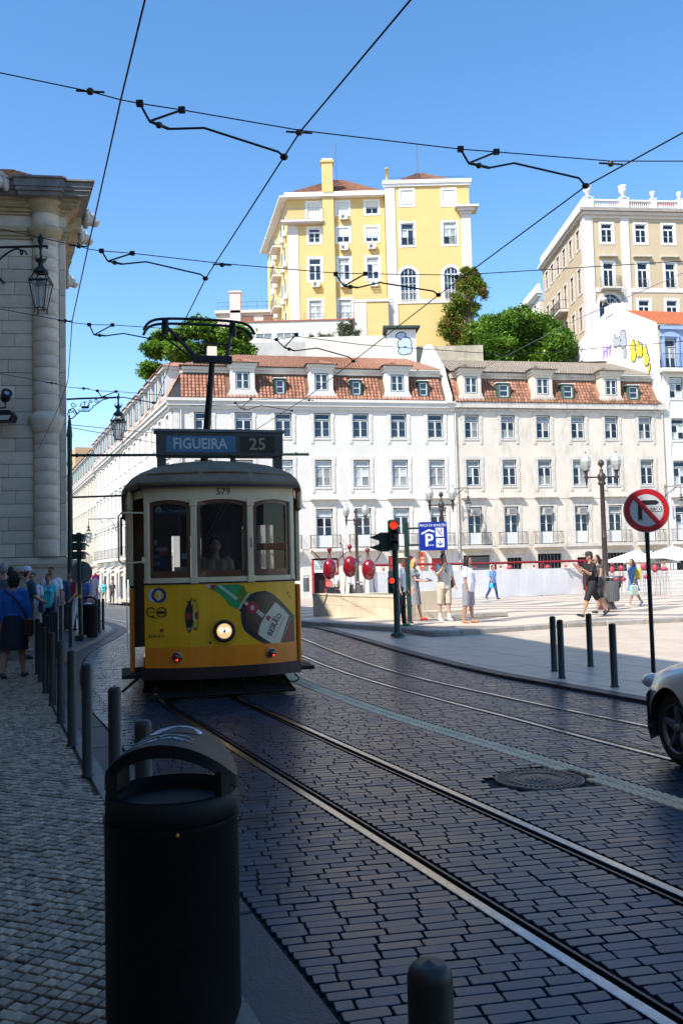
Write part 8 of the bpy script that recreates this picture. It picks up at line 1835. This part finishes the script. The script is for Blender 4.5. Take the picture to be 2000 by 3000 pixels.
def person(label, pos, H=1.72, face=0.0, legL=(4, 3), legR=(-4, 3), armL=(5, 8, 12), armR=(5, 8, 12), skin=0, hair='black', hstyle='short', top=(.7, .7, .7), sleeve=.45, bottom='pants', bcol=(.05, .06, .1), shoes=(.05, .05, .05), hat=None, stocky=1.0, vox=.015, group=None, name='person', lean=0.0, beard=False, shades=False, dress=None, socks=None, female=False, top_len=.86):
    s = H / 1.75; t = thing(name, label, 'person', pos, R(face), group); B = MB(); T = MB(); Bo = MB(); Sh = MB()
    W = (.165 if female else .19) * (1 + .35 * (stocky - 1)); hipw = .095; k = stocky
    pel = Vector((0, 0, .93)); ch = Vector((0, -math.sin(R(lean)) * .35, 1.3)); nk = ch + Vector((0, -math.sin(R(lean)) * .15, .2)); hd = nk + Vector((0, -.03, .155))
    legs = {}
    for sg_, lg in ((1, legL), (-1, legR)):
        hip = pel + Vector((sg_ * hipw, 0, -.02)); kn, an, d2 = limb(hip, .44, .42, lg[0], lg[1], 2, sg_, True); legs[sg_] = (hip, kn, an)
    zmin = min(legs[1][2].z, legs[-1][2].z) - .075
    off = Vector((0, 0, -zmin))
    pel += off; ch += off; nk += off; hd += off; legs = {q: tuple(v + off for v in l_) for q, l_ in legs.items()}
    S_ = lambda v: v * s
    def tube(mb, pts, rs): mb.tube([S_(Vector(p)) for p in pts], [r * s for r in rs], 10)
    def ball(mb, c, r): mb.ball(S_(Vector(c)), tuple(q * s for q in (r if isinstance(r, tuple) else (r, r, r))), 12)
    belly = .02 * (k - 1) * 6
    for sg_ in (-1, 1):                       # torso
        tube(B, [pel + Vector((sg_ * .06, 0, -.05)), pel + Vector((sg_ * .055, -.02 - belly, .15)), ch + Vector((sg_ * .075, -.01, .0)), ch + Vector((sg_ * .07, 0, .13))], [.105 * k, .095 * k, .105 * k, .08])
        ball(B, ch + Vector((sg_ * (W - .03), .01, .13)), .062)
        tube(T, [pel + Vector((sg_ * .062, 0, top_len - .95)), pel + Vector((sg_ * .06, -.02 - belly, .13)), ch + Vector((sg_ * .078, -.012, .0)), ch + Vector((sg_ * .07, 0, .15))], [.118 * k, .108 * k, .117 * k, .09]); ball(T, ch + Vector((sg_ * (W - .03), .01, .125)), .075)
        if female: ball(B, ch + Vector((sg_ * .07, -.1, .0)), .06); ball(T, ch + Vector((sg_ * .07, -.1, .0)), .07)
    tube(B, [ch + Vector((0, 0, .13)), nk + Vector((0, -.01, .02)), hd + Vector((0, .01, -.05))], [.075, .05, .052])
    ball(B, hd, (.074, .092, .112)); ball(B, hd + Vector((0, -.03, -.055)), (.052, .06, .06)); ball(B, hd + Vector((0, -.095, -.012)), (.013, .018, .02))
    for sg_ in (-1, 1): ball(B, hd + Vector((sg_ * .076, .008, -.008)), (.012, .02, .03))
    arms = {}
    for sg_, a in ((1, armL), (-1, armR)):
        sh = ch + Vector((sg_ * W, .01, .12)); el, wr, d2 = limb(sh, .29, .25, a[0], a[2], a[1], sg_, False)
        if len(a) > 3: wr = el + (Vector(a[3]).normalized() * .25); d2 = Vector(a[3]).normalized()
        arms[sg_] = (sh, el, wr); f = 1.0 * (.9 if female else 1.0)
        tube(B, [sh, sh.lerp(el, .4), el, el.lerp(wr, .35), wr], [.055 * f, .05 * f, .04 * f, .042 * f, .027 * f])
        side_ = d2.cross(Vector((0, 1, 0) if abs(d2.y) < .9 else (0, 0, 1))).normalized(); ball(B, wr + d2 * .055, (.034, .028, .045))
        for q in range(4): o_ = side_ * ((q - 1.5) * .017); tube(B, [wr + d2 * .07 + o_, wr + d2 * .12 + o_ * 1.05 + Vector((0, -.008, 0)), wr + d2 * (.15 - .012 * abs(q - 1.5)) + o_ + Vector((0, -.025, 0))], [.0105, .0095, .008])
        tube(B, [wr + d2 * .03 + side_ * .025, wr + d2 * .07 + side_ * .05 + Vector((0, -.015, 0)), wr + d2 * .095 + side_ * .048 + Vector((0, -.03, 0))], [.012, .011, .009])
        if sleeve > 0:
            if sleeve <= .5: e_ = sh.lerp(el, sleeve / .5 * .95); tube(T, [sh + Vector((0, 0, .015)), sh.lerp(e_, .5), e_], [.072, .069, .066])
            else: e_ = el.lerp(wr, (sleeve - .5) / .5); tube(T, [sh + Vector((0, 0, .015)), sh.lerp(el, .5), el, e_], [.07, .062, .056, .045])
    for sg_ in (-1, 1):
        hip, kn, an = legs[sg_]; f = k ** .6
        tube(B, [hip + Vector((0, .01, .03)), hip.lerp(kn, .35), kn, kn.lerp(an, .3) + Vector((0, .018, 0)), an.lerp(kn, .15), an], [.092 * f, .08 * f, .055 * f, .056 * f, .036, .036])
        fd = Vector((0, -1, 0)); pd = (an - kn).normalized(); fd = (Vector((0, -1, 0)) - pd * Vector((0, -1, 0)).dot(pd)).normalized()
        tube(B, [an + pd * .03 - fd * .03, an + pd * .045 + fd * .06, an + pd * .05 + fd * .15], [.036, .034, .026])
        tube(Sh, [an + pd * .035 - fd * .045, an + pd * .04 + fd * .04, an + pd * .052 + fd * .12, an + pd * .056 + fd * .175], [.044, .044, .038, .026])
        if socks: tube(Sh, [an + pd * .03, an.lerp(kn, .3)], [.046, .046])
        if bottom == 'pants': tube(Bo, [pel + Vector((sg_ * .055, 0, .06)), hip, hip.lerp(kn, .5), kn, an], [.12 * k, .107 * f, .09 * f, .07, .058])
        elif bottom in ('shorts', 'capri'): e_ = kn.lerp(an, .1) if bottom == 'shorts' else kn.lerp(an, .45); tube(Bo, [pel + Vector((sg_ * .055, 0, .06)), hip, hip.lerp(kn, .5), kn, e_][:5], [.122 * k, .112 * f, .1 * f, .085 * f, .082 * f])
    body = link('body', remesh(B, vox), t); body.data.materials.clear(); body.data.materials.append(SKIN[skin])
    def part(nm, mb, m, v=None, it=3):
        if not mb.v: return None
        me = remesh(mb, v or vox, it); me.materials.clear(); me.materials.append(m); return link(nm, me, t)
    part('shirt' if dress is None else 'dress_top', T, cloth(top))
    if bottom == 'skirt' or dress:
        hem = dress or .5; Q = MB(); zt_ = pel.z + .1; zb = pel.z - hem
        kx = abs(legs[1][1].y - legs[-1][1].y) * .5
        prof = [(.135 * k, zt_), (.165 * k, pel.z - .02), (.18 * k, pel.z - .2), (.19 * k + kx * .3, zb + .02)]
        Q.lathe([(r * s, z * s) for r, z in prof], 18, 0, Matrix.Diagonal((1, .78 + kx * 1.6, 1, 1))); Q.build('skirt', cloth(bcol), t)
    else: part('trousers' if bottom == 'pants' else 'shorts', Bo, cloth(bcol))
    part('shoes', Sh, cloth(shoes, .6))
    Hb = MB(); hm_ = HAIR[hair]
    if hstyle != 'bald':
        ball(Hb, hd + Vector((0, .018, .025)), (.083, .092, .102)); ball(Hb, hd + Vector((0, .05, -.02)), (.072, .06, .085))
    if hstyle == 'bob': ball(Hb, hd + Vector((0, .03, -.04)), (.105, .095, .13)); ball(Hb, hd + Vector((0, .045, -.1)), (.1, .07, .07))
    if hstyle == 'long': tube(Hb, [hd + Vector((0, .04, 0)), hd + Vector((.01, .085, -.14)), hd + Vector((.02, .1, -.3))], [.085, .075, .045]); [tube(Hb, [hd + Vector((q * .07, .0, .03)), hd + Vector((q * .085, .03, -.1)), hd + Vector((q * .07, .05, -.22))], [.035, .035, .025]) for q in (-1, 1)]
    h_ = part('hair', Hb, hm_, .011, 2)
    F = MB()
    for sg_ in (-1, 1): F.ball(S_(hd + Vector((sg_ * .03, -.082, .012))), tuple(q * s for q in ((.022, .012, .016) if shades else (.01, .008, .007))), 8)
    F.box(*(q * s for q in (hd.x - .022, hd.x + .022, hd.y - .094, hd.y - .086, hd.z - .062, hd.z - .054))); F.build('face_features', cloth((.02, .012, .01), .4), t)
    if beard: Q = MB(); ball(Q, hd + Vector((0, -.055, -.075)), (.055, .05, .05)); part('beard', Q, HAIR['grey'], .01, 1)
    if hat:
        Q = MB(); col = hat[1]
        if hat[0] == 'cap': Q.lathe([(.098, .03), (.098, .065), (.085, .11), (.05, .13), (0, .135)], 16, 0, Matrix.Translation(hd * s) @ Matrix.Diagonal((.92 * s, 1.05 * s, s, 1))); Q.prism([(-.075, -.06), (.075, -.06), (.07, -.14), (.03, -.185), (-.03, -.185), (-.07, -.14)], .035, .047, 0, Matrix.Translation(hd * s) @ Matrix.Scale(s, 4))
        else: Q.lathe([(.17, .03), (.165, .04), (.1, .05), (.095, .12), (.06, .14), (0, .142)], 20, 0, Matrix.Translation(hd * s) @ Matrix.Scale(s, 4))
        Q.build('hat', cloth(col), t)

    return t, dict(hd=hd * s, ch=ch * s, pel=pel * s, arms={q: tuple(v * s for v in a) for q, a in arms.items()})
def world(t, v): return Matrix.Translation(t.location) @ Matrix.Rotation(t.rotation_euler.z, 4, 'Z') @ v
def bag(nm, label, t, c, size, m, strap=None, rz=None, soft=.3):
    w_, d, h = size; ws = world(t, c); o = thing(nm, label, 'bag', ws, t.rotation_euler.z if rz is None else rz)
    Q = MB(); Q.bbox(-w_ / 2, w_ / 2, -d / 2, d / 2, -h / 2, h / 2, min(size) * soft); Q.build('bag_body', m, o)
    if strap:
        Q = MB(); iv = (Matrix.Translation(o.location) @ Matrix.Rotation(o.rotation_euler.z, 4, 'Z')).inverted(); Q.tube([iv @ world(t, p) for p in strap], .014, 5); Q.build('strap', m, o)
    return o
gp_ = lambda px, py, z: gpt(px, py, z)
LS = SIDE_Z
# --- left sidewalk, from the near woman into the distance
t, j = person('woman seen from behind in a blue long sleeved top and dark skirt', gp_(42, 1985, LS), 1.66, 178, (-6, 12), (10, 5), (-4, 10, 14), (8, 12, 10), 1, 'black', 'bob', (.02, .14, .5), .92, 'skirt', (.012, .014, .03), (.06, .05, .05), stocky=1.18, female=True, vox=.012)
bag('shoulder_bag', 'dark brown shoulder bag of the woman in blue', t, j['pel'] + Vector((-.24, -.0, -.1)), (.1, .26, .3), plain('dark_leather', (.03, .012, .01), .5), [j['pel'] + Vector((-.24, .05, .05)), j['ch'] + Vector((-.1, .145, .0)), j['ch'] + Vector((.1, .125, .16)), j['ch'] + Vector((.12, .0, .24))])
P_at = lambda px, Y: Vector((at(px, 1700, Y).x, Y, gz(Y) + LS))
person('grey haired man at the left edge behind the woman in blue', P_at(10, 18.5), 1.84, 170, hair='grey', top=(.1, .12, .16), skin=1)
person('dark haired person between two men in the left group', P_at(31, 20.5), 1.78, 160, hair='black', top=(.05, .06, .07), skin=1)
person('bearded man in a beige cap facing right in the left group', P_at(52, 17.2), 1.74, 75, (10, 8), (-10, 6), skin=1, hair='grey', hat=('cap', (.42, .38, .3)), beard=True, top=(.35, .28, .2), bottom='shorts', bcol=(.05, .05, .05))
person('man in a white cap and dark teal T-shirt in the left group', P_at(76, 18.6), 1.77, 155, (12, 8), (-12, 14), (10, 10, 40), (5, 10, 60), 1, 'brown', 'short', (.02, .09, .14), .45, 'shorts', (.02, .02, .022), (.3, .28, .25), hat=('cap', (.65, .68, .78)))
t, j = person('woman in a white top and beige shorts with a blue shoulder bag', P_at(97, 20.0), 1.64, 15, (12, 10), (-10, 8), (5, 8, 20), (20, 10, 60), 1, 'black', 'short', (.6, .6, .64), .4, 'shorts', (.42, .37, .3), (.3, .2, .12), shades=True, female=True)
bag('shoulder_bag', 'blue shoulder bag of the woman in the white top', t, j['pel'] + Vector((.2, -.05, .02)), (.12, .3, .28), plain('navy_bag', (.015, .04, .11), .6), [j['pel'] + Vector((.2, -.05, .16)), j['ch'] + Vector((.17, -.02, .2)), j['pel'] + Vector((.2, .06, .16))])
person('man in a white polo shirt and sunglasses before the stone wall', P_at(152, 23.6), 1.78, 8, (10, 5), (-10, 8), (2, 10, 14), (4, 10, 12), 2, 'black', 'short', (.6, .62, .7), .45, 'pants', (.03, .09, .2), (.3, .15, .05), shades=True)
t, j = person('woman in a turquoise T-shirt and dark jeans before the stone wall', P_at(142, 22.4), 1.6, 5, (10, 5), (-8, 8), (4, 8, 10), (10, 8, 40), 2, 'black', 'short', (.05, .42, .5), .35, 'pants', (.01, .015, .035), (.35, .2, .05), female=True)
bag('plastic_bag', 'crumpled white plastic bag held by the turquoise woman', t, j['pel'] + Vector((-.26, -.1, -.02)), (.2, .14, .24), plain('white_plastic', (.6, .6, .6), .4))
person('person in a red waistcoat and white trousers left of the green post', P_at(222, 25.2), 1.68, -60, (14, 6), (-12, 12), (10, 14, 30), (-8, 14, 20), 1, 'grey', 'short', (.42, .02, .04), .0, 'pants', (.6, .56, .58), (.35, .25, .15))
person('dark clothed person in front of the building corner', P_at(206, 26.0), 1.7, 40, top=(.02, .05, .12), bcol=(.02, .02, .03), skin=1)
person('man in a pinkish shirt walking behind the far litter bin', P_at(262, 26.5), 1.76, 20, hair='grey', top=(.55, .4, .42), skin=1, bcol=(.2, .2, .22))
person('woman in a blue patterned top behind the round sign', P_at(251, 24.4), 1.58, -40, hair='grey', top=(.08, .14, .4), skin=1, bcol=(.4, .05, .08), female=True)
for px, Y, lab, kw in ((289, 70, 'far walker in a blue cap and white shirt down the street', dict(top=(.7, .7, .7), bcol=(.05, .08, .2), hat=('cap', (.03, .2, .7)))), (305, 66, 'far walker in a turquoise top down the street', dict(top=(.03, .45, .45), bcol=(.4, .3, .2), sleeve=0, female=True)), (329, 68, 'far walker in dark clothes next to the side of the tram', dict(top=(.06, .05, .06), bcol=(.1, .08, .06), hair='blond'))):
    person(lab, P_at(px, Y), 1.72, 10, vox=.022, **kw)
# --- the square
PZ = PLAZA_Z
t, j = person('man in a straw hat and white shirt behind the traffic light', gp_(1176, 1836, PZ - .02), 1.78, 75, (4, 2), (-4, 4), (4, 8, 20), (0, 8, 12), 0, 'grey', 'short', (.7, .7, .68), .45, 'pants', (.012, .012, .015), (.02, .25, .08), hat=('straw', (.62, .52, .36)), shades=True, vox=.013)
bag('backpack', 'black backpack of the man in the straw hat', t, j['ch'] + Vector((0, .2, -.1)), (.3, .18, .42), plain('black_nylon', (.015, .017, .025), .7), [j['ch'] + Vector((.12, .12, .12)), j['ch'] + Vector((.13, -.1, .1)), j['ch'] + Vector((.13, .1, -.25))])
t, j = person('blond woman in a grey dress and red shoes holding a tablet', gp_(1216, 1818, PZ), 1.68, 72, (12, 4), (-8, 16), (22, 6, 62), (22, 6, 62), 0, 'blond', 'long', (.25, .26, .28), .3, 'skirt', (.22, .23, .25), (.55, .02, .03), female=True, dress=.5, vox=.013)
h_ = world(t, (j['arms'][1][2] + j['arms'][-1][2]) / 2 + Vector((0, -.1, .03))); b = MB(); b.bbox(-.12, .12, -.09, .09, -.006, .006, .004); b.build('tablet', plain('tablet_case', (.03, .05, .1), .3), loc=h_, rot=(R(25), 0, t.rotation_euler.z), label='dark tablet held by the blond woman', cat='tablet')
t, j = person('man in a cream polo shirt, beige shorts and white socks', gp_(1303, 1818, PZ), 1.77, 22, (3, 2), (-3, 3), (6, 10, 22), (38, 14, 120, (.35, -.5, .75)), 0, 'brown', 'short', (.76, .68, .56), .48, 'shorts', (.58, .5, .38), (.72, .72, .72), socks=True, stocky=1.1, vox=.013)
bag('satchel', 'brown leather satchel of the man in the polo shirt', t, j['pel'] + Vector((.22, .02, .02)), (.1, .24, .22), plain('brown_leather', (.2, .06, .02), .5), [j['pel'] + Vector((.2, .05, .1)), j['ch'] + Vector((.02, .13, .05)), j['ch'] + Vector((-.1, .02, .2)), j['ch'] + Vector((.0, -.14, .0)), j['pel'] + Vector((.2, -.05, .1))])
person('woman in a white T-shirt and patterned shorts wearing sandals', gp_(1374, 1824, PZ), 1.68, 62, (5, 3), (-5, 5), (0, 8, 10), (2, 8, 10), 1, 'black', 'long', (.72, .7, .78), .42, 'shorts', (.28, .28, .33), (.4, .18, .08), shades=True, stocky=1.3, female=True, vox=.013)
t, j = person('man in a blue shirt and jeans walking before the white hoarding', gp_(1444, 1756, PZ), 1.76, 35, (16, 6), (-18, 18), (-8, 8, 14), (10, 8, 16), 1, 'black', 'short', (.15, .3, .6), .45, 'pants', (.015, .06, .22), (.03, .03, .05), vox=.016)
bag('carrier_bag', 'turquoise carrier bag of the man in the blue shirt', t, j['arms'][-1][2] + Vector((-.03, -.02, -.2)), (.1, .24, .26), plain('turquoise_plastic', (.02, .45, .6), .5))
t, j = person('man all in black with a black cap striding left', gp_(1734, 1806, PZ), 1.78, -82, (24, 6), (-28, 10), (26, 8, 100), (30, 8, 112), 1, 'black', 'short', (.012, .012, .014), .42, 'shorts', (.014, .014, .016), (.02, .02, .022), hat=('cap', (.03, .03, .035)), vox=.013)
bag('waist_bag', 'black bag at the back of the man in black', t, j['pel'] + Vector((0, .2, .02)), (.3, .16, .3), plain('black_canvas', (.014, .015, .014), .8), [j['pel'] + Vector((0, .2, .15)), j['ch'] + Vector((.05, .12, .15)), j['ch'] + Vector((.1, -.05, .2))])
person('dark haired woman walking just behind the man in black', gp_(1756, 1795, PZ), 1.7, -75, (14, 5), (-16, 12), (10, 8, 40), (6, 8, 30), 1, 'black', 'long', (.06, .05, .05), .1, 'shorts', (.02, .02, .025), (.04, .04, .04), female=True, vox=.014)
t, j = person('young woman in a blue off shoulder dress with a yellow backpack', gp_(1856, 1776, PZ), 1.68, -70, (22, 5), (-24, 14), (10, 8, 14), (-10, 8, 14), 1, 'brown', 'long', (.1, .23, .45), .15, 'skirt', (.1, .22, .42), (.65, .62, .6), female=True, dress=.36, vox=.014)
bag('backpack', 'yellow backpack of the young woman in the blue dress', t, j['ch'] + Vector((0, .19, -.1)), (.28, .16, .4), plain('yellow_nylon', (.7, .6, .03), .6))
bag('carrier_bag', 'pale green carrier bag of the young woman in the blue dress', t, j['arms'][1][2] + Vector((.05, -.04, -.28)), (.12, .32, .36), plain('pale_green_plastic', (.38, .48, .42), .45), [j['arms'][1][2] + Vector((.05, -.12, -.1)), j['arms'][1][2] + Vector((.03, -.02, -.03)), j['arms'][1][2] + Vector((.05, .06, -.1))])
person('man in a white T-shirt standing at the bank door behind the ants', Vector((at(982, 1700, 50).x, 50, gz(50) + PZ)), 1.74, 170, top=(.7, .7, .7), bcol=(.3, .25, .18), vox=.02)
# tram driver, standing on the platform floor
dv = Matrix.Translation((TO.x, 11.5, 0)) @ Matrix.Rotation(R(14), 4, 'Z') @ Vector((-.02, .78, .38))
person('tram driver in a beige shirt behind the windscreen', dv, 1.72, 14, armL=(25, 6, 60), armR=(25, 6, 60), skin=1, hair='black', top=(.45, .33, .2), sleeve=.45, vox=.013)
# ---------------------------------------------------------------- silver car entering at the right edge
M['car'] = mat('silver_car_paint', (.66, .66, .66), .22, .25, .03, 30, coat=.8)
M['car_trim'] = mat('grey_bumper_plastic', (.09, .095, .1), .5, 0, .1, 10)
# front bumper at px 1890; left front wheel centre at px (1962, 2150)
wc = gpt(1965, 2245, 0)
CR = thing('car', 'silver car cut off by the right edge, its front wheel on the cobbles', 'car', (wc.x + .02, wc.y, 0), R(-80)); CR.scale = (.9, .9, .9)
# local frame: the car's own forward is -x (it drives left), its near side faces -y; origin under the near front wheel
def sec(x, zb, zt, hw, r=.12):     # cross section at x, from y = 0 (near side) to y = 1.68
    c = .84; pts = []
    for sg_ in (-1, 1):
        pass
    prof = [(-hw, zb), (-hw * 1.02, zb + (zt - zb) * .35), (-hw * 1.0, zb + (zt - zb) * .62), (-hw * .95, zb + (zt - zb) * .85), (-hw * .82, zb + (zt - zb) * .97), (-hw * .4, zt), (hw * .4, zt), (hw * .82, zb + (zt - zb) * .97), (hw * .95, zb + (zt - zb) * .85), (hw, zb + (zt - zb) * .62), (hw * 1.02, zb + (zt - zb) * .35), (hw, zb)]
    return [(x, c + y - .02, z) for y, z in prof]
secs = [sec(-.72, .42, .62, .5), sec(-.68, .34, .68, .62), sec(-.56, .26, .78, .75), sec(-.36, .22, .88, .83), sec(0, .22, .97, .86), sec(.4, .22, 1.02, .865), sec(.75, .22, 1.06, .865), sec(.95, .22, 1.1, .865), sec(2.0, .22, 1.0, .865), sec(3.0, .22, 1.02, .865), sec(3.25, .3, .95, .8)]
WR = .375
b = MB(); n = 12
ns = len(secs); b.add([p for s_ in secs for p in s_], [(i * n + k, i * n + k + 1, (i + 1) * n + k + 1, (i + 1) * n + k) for i in range(ns - 1) for k in range(n - 1)] + [tuple(range(n))[::-1], tuple(range((ns - 1) * n, ns * n))] + [((i + 1) * n, i * n, i * n + n - 1, (i + 1) * n + n - 1)[::-1] for i in range(ns - 1)], 0, None, True)
me = b.mesh('body', M['car'])
# cut the wheel arches with a boolean, evaluated once
bo = bpy.data.objects.new('tmp', me)
cut = MB()
for x in (0, 2.55):
    for y0, y1 in ((-.2, .24), (1.42, 1.9)): cut.lathe([(0, y0), (WR, y0), (WR, y1), (0, y1)], 32, 0, Matrix.Translation((x, 0, .33)) @ Matrix.Rotation(R(-90), 4, 'X'))
co_ = bpy.data.objects.new('tmp2', cut.mesh('c', M['car'])); TMP.collection.objects.link(co_)
md = bo.modifiers.new('sub', 'SUBSURF'); md.levels = 2
md = bo.modifiers.new('b', 'BOOLEAN'); md.object = co_; md.operation = 'DIFFERENCE'; md.solver = 'FAST'
me2 = evaluated(bo); bpy.data.objects.remove(bo); bpy.data.objects.remove(co_)
for p in me2.polygons: p.use_smooth = True
link('body', me2, CR)
b = MB()
for (xa, za, zb, wa) in ((0, 0, 0, 0),):
    pr = [(-.79, .66, .05), (-.8, .4, .05), (-.72, .2, .05)]
pl_ = []
for k in range(15):
    u = k / 14; y = -.01 + 1.66 * u; x = -.4 - .36 * (1 - abs(2 * u - 1) ** 2.2); pl_.append((x, y))
pl_ = [(-.37, -.035)] + pl_ + [(-.37, 1.675)]
for i in range(len(pl_) - 1):
    (x0_, y0_), (x1_, y1_) = pl_[i], pl_[i + 1]
    for z0_, z1_, o0, o1 in ((.18, .28, .05, 0), (.28, .6, 0, 0), (.6, .64, 0, .05)): b.add([(x0_ + o0, y0_, z0_), (x1_ + o0, y1_, z0_), (x1_ + o1, y1_, z1_), (x0_ + o1, y0_, z1_)], [(3, 2, 1, 0)], 0, None, True)
b.build('bumper', M['car_trim'], CR)
hl_ = MB(); hl_.ball((-.5, .13, .7), (.17, .11, .075), 16); hl_.build('headlight', mat('headlight_lens', (.5, .52, .54), .08, 0, .1, 20, spec=.8, coat=.8), CR)
def wheel(x, y, s_, full=True):
    e = MB(); RY = Matrix.Translation((x, y, .33)) @ Matrix.Rotation(R(90) , 4, 'X')
    e.lathe([(.2, -.1), (.3, -.1), (.325, -.08), (.33, -.04), (.33, .06), (.315, .09), (.26, .1), (.215, .095), (.21, .06)], 40, 0, RY); w_ = e.build('wheel', M['black'], CR, label='front wheel with five spoke silver rim' if x == 0 and y < .5 else None)
    e = MB(); e.lathe([(.215, .09), (.222, .1), (.212, .1), (.205, .05), (.2, -.02)], 36, 0, RY, caps=False)
    for k in range(5):
        Mk = RY @ Matrix.Rotation(k * 2 * math.pi / 5 + .35, 4, 'Z')
        e.add([(.03, -.045, .05), (.2, -.032, .075), (.212, -.03, .07), (.212, .03, .07), (.2, .032, .075), (.03, .045, .05), (.03, -.03, .078), (.2, -.018, .092), (.2, .018, .092), (.03, .03, .078)], [(6, 7, 8, 9), (0, 1, 7, 6), (5, 9, 8, 4), (1, 2, 3, 4), (1, 4, 8, 7)], 0, Mk)
    e.lathe([(.055, .04), (.055, .085), (.03, .098), (0, .1)], 16, 0, RY); e.build('rim', mat('alloy_rim', (.22, .22, .23), .35, .9) if 'alloy_rim' not in bpy.data.materials else bpy.data.materials['alloy_rim'], w_)
    e = MB(); e.lathe([(.15, .0), (.0, .0)], 20, 0, RY); e.build('brake_disc', M['galv'], w_)
wheel(0, .13, 1); wheel(2.55, .13, 1); wheel(0, 1.53, 1); wheel(2.55, 1.53, 1)
b = MB(); b.box(-.4, 3.0, .3, 1.4, .2, .34); b.build('floor_pan', M['black'], CR)
for x in (0, 2.55):
    b = MB(); vs = []
    for k in range(13): a = math.pi * k / 12; vs += [(x + .372 * math.cos(a), .0, .33 + .372 * math.sin(a)), (x + .372 * math.cos(a), .3, .33 + .372 * math.sin(a))]
    b.add(vs, [(2 * k, 2 * k + 1, 2 * k + 3, 2 * k + 2) for k in range(12)]); b.build('wheel_arch', M['black'], CR)
# cabin
b = MB(); cab = [(.85, 1.05), (1.55, 1.45), (2.5, 1.48), (3.15, 1.05)]
for y, s_ in ((.06, 1), (1.62, -1)):
    b.add([(x, y + (z - 1.05) * .28 * s_, z) for x, z in cab], [(0, 1, 2, 3)] if s_ < 0 else [(3, 2, 1, 0)])
b.add([(.85, .06, 1.05), (.85, 1.62, 1.05), (1.55, 1.51, 1.45), (1.55, .17, 1.45)], [(3, 2, 1, 0)]); b.add([(3.15, .06, 1.05), (3.15, 1.62, 1.05), (2.5, 1.5, 1.48), (2.5, .18, 1.48)], [(0, 1, 2, 3)]); b.build('glasshouse', mat('dark_car_glass', (.02, .025, .03), .05, spec=.8), CR)
b = MB(); b.add([(1.5, .15, 1.44), (1.5, 1.53, 1.44), (2.55, 1.52, 1.48), (2.55, .16, 1.48), (1.6, .3, 1.5), (1.6, 1.38, 1.5), (2.45, 1.38, 1.54), (2.45, .3, 1.54)], [(4, 5, 6, 7), (0, 4, 7, 3), (1, 2, 6, 5), (0, 1, 5, 4), (2, 3, 7, 6)]); b.build('roof', M['car'], CR)
b = MB(); b.bbox(.72, .9, -.15, -.02, .95, 1.08, .04); b.build('wing_mirror', M['car'], CR)
bpy.data.scenes.remove(TMP)
# ---------------------------------------------------------------- flatten helper empties so that nothing lies deeper than thing > part > sub-part
for o in list(S.objects):
    if o.type == 'EMPTY' and o.parent is not None:
        E_ = o.matrix_basis.copy()
        for ch in list(o.children):
            mb_ = ch.matrix_basis.copy(); ch.parent = o.parent; ch.matrix_basis = E_ @ mb_
        bpy.data.objects.remove(o)
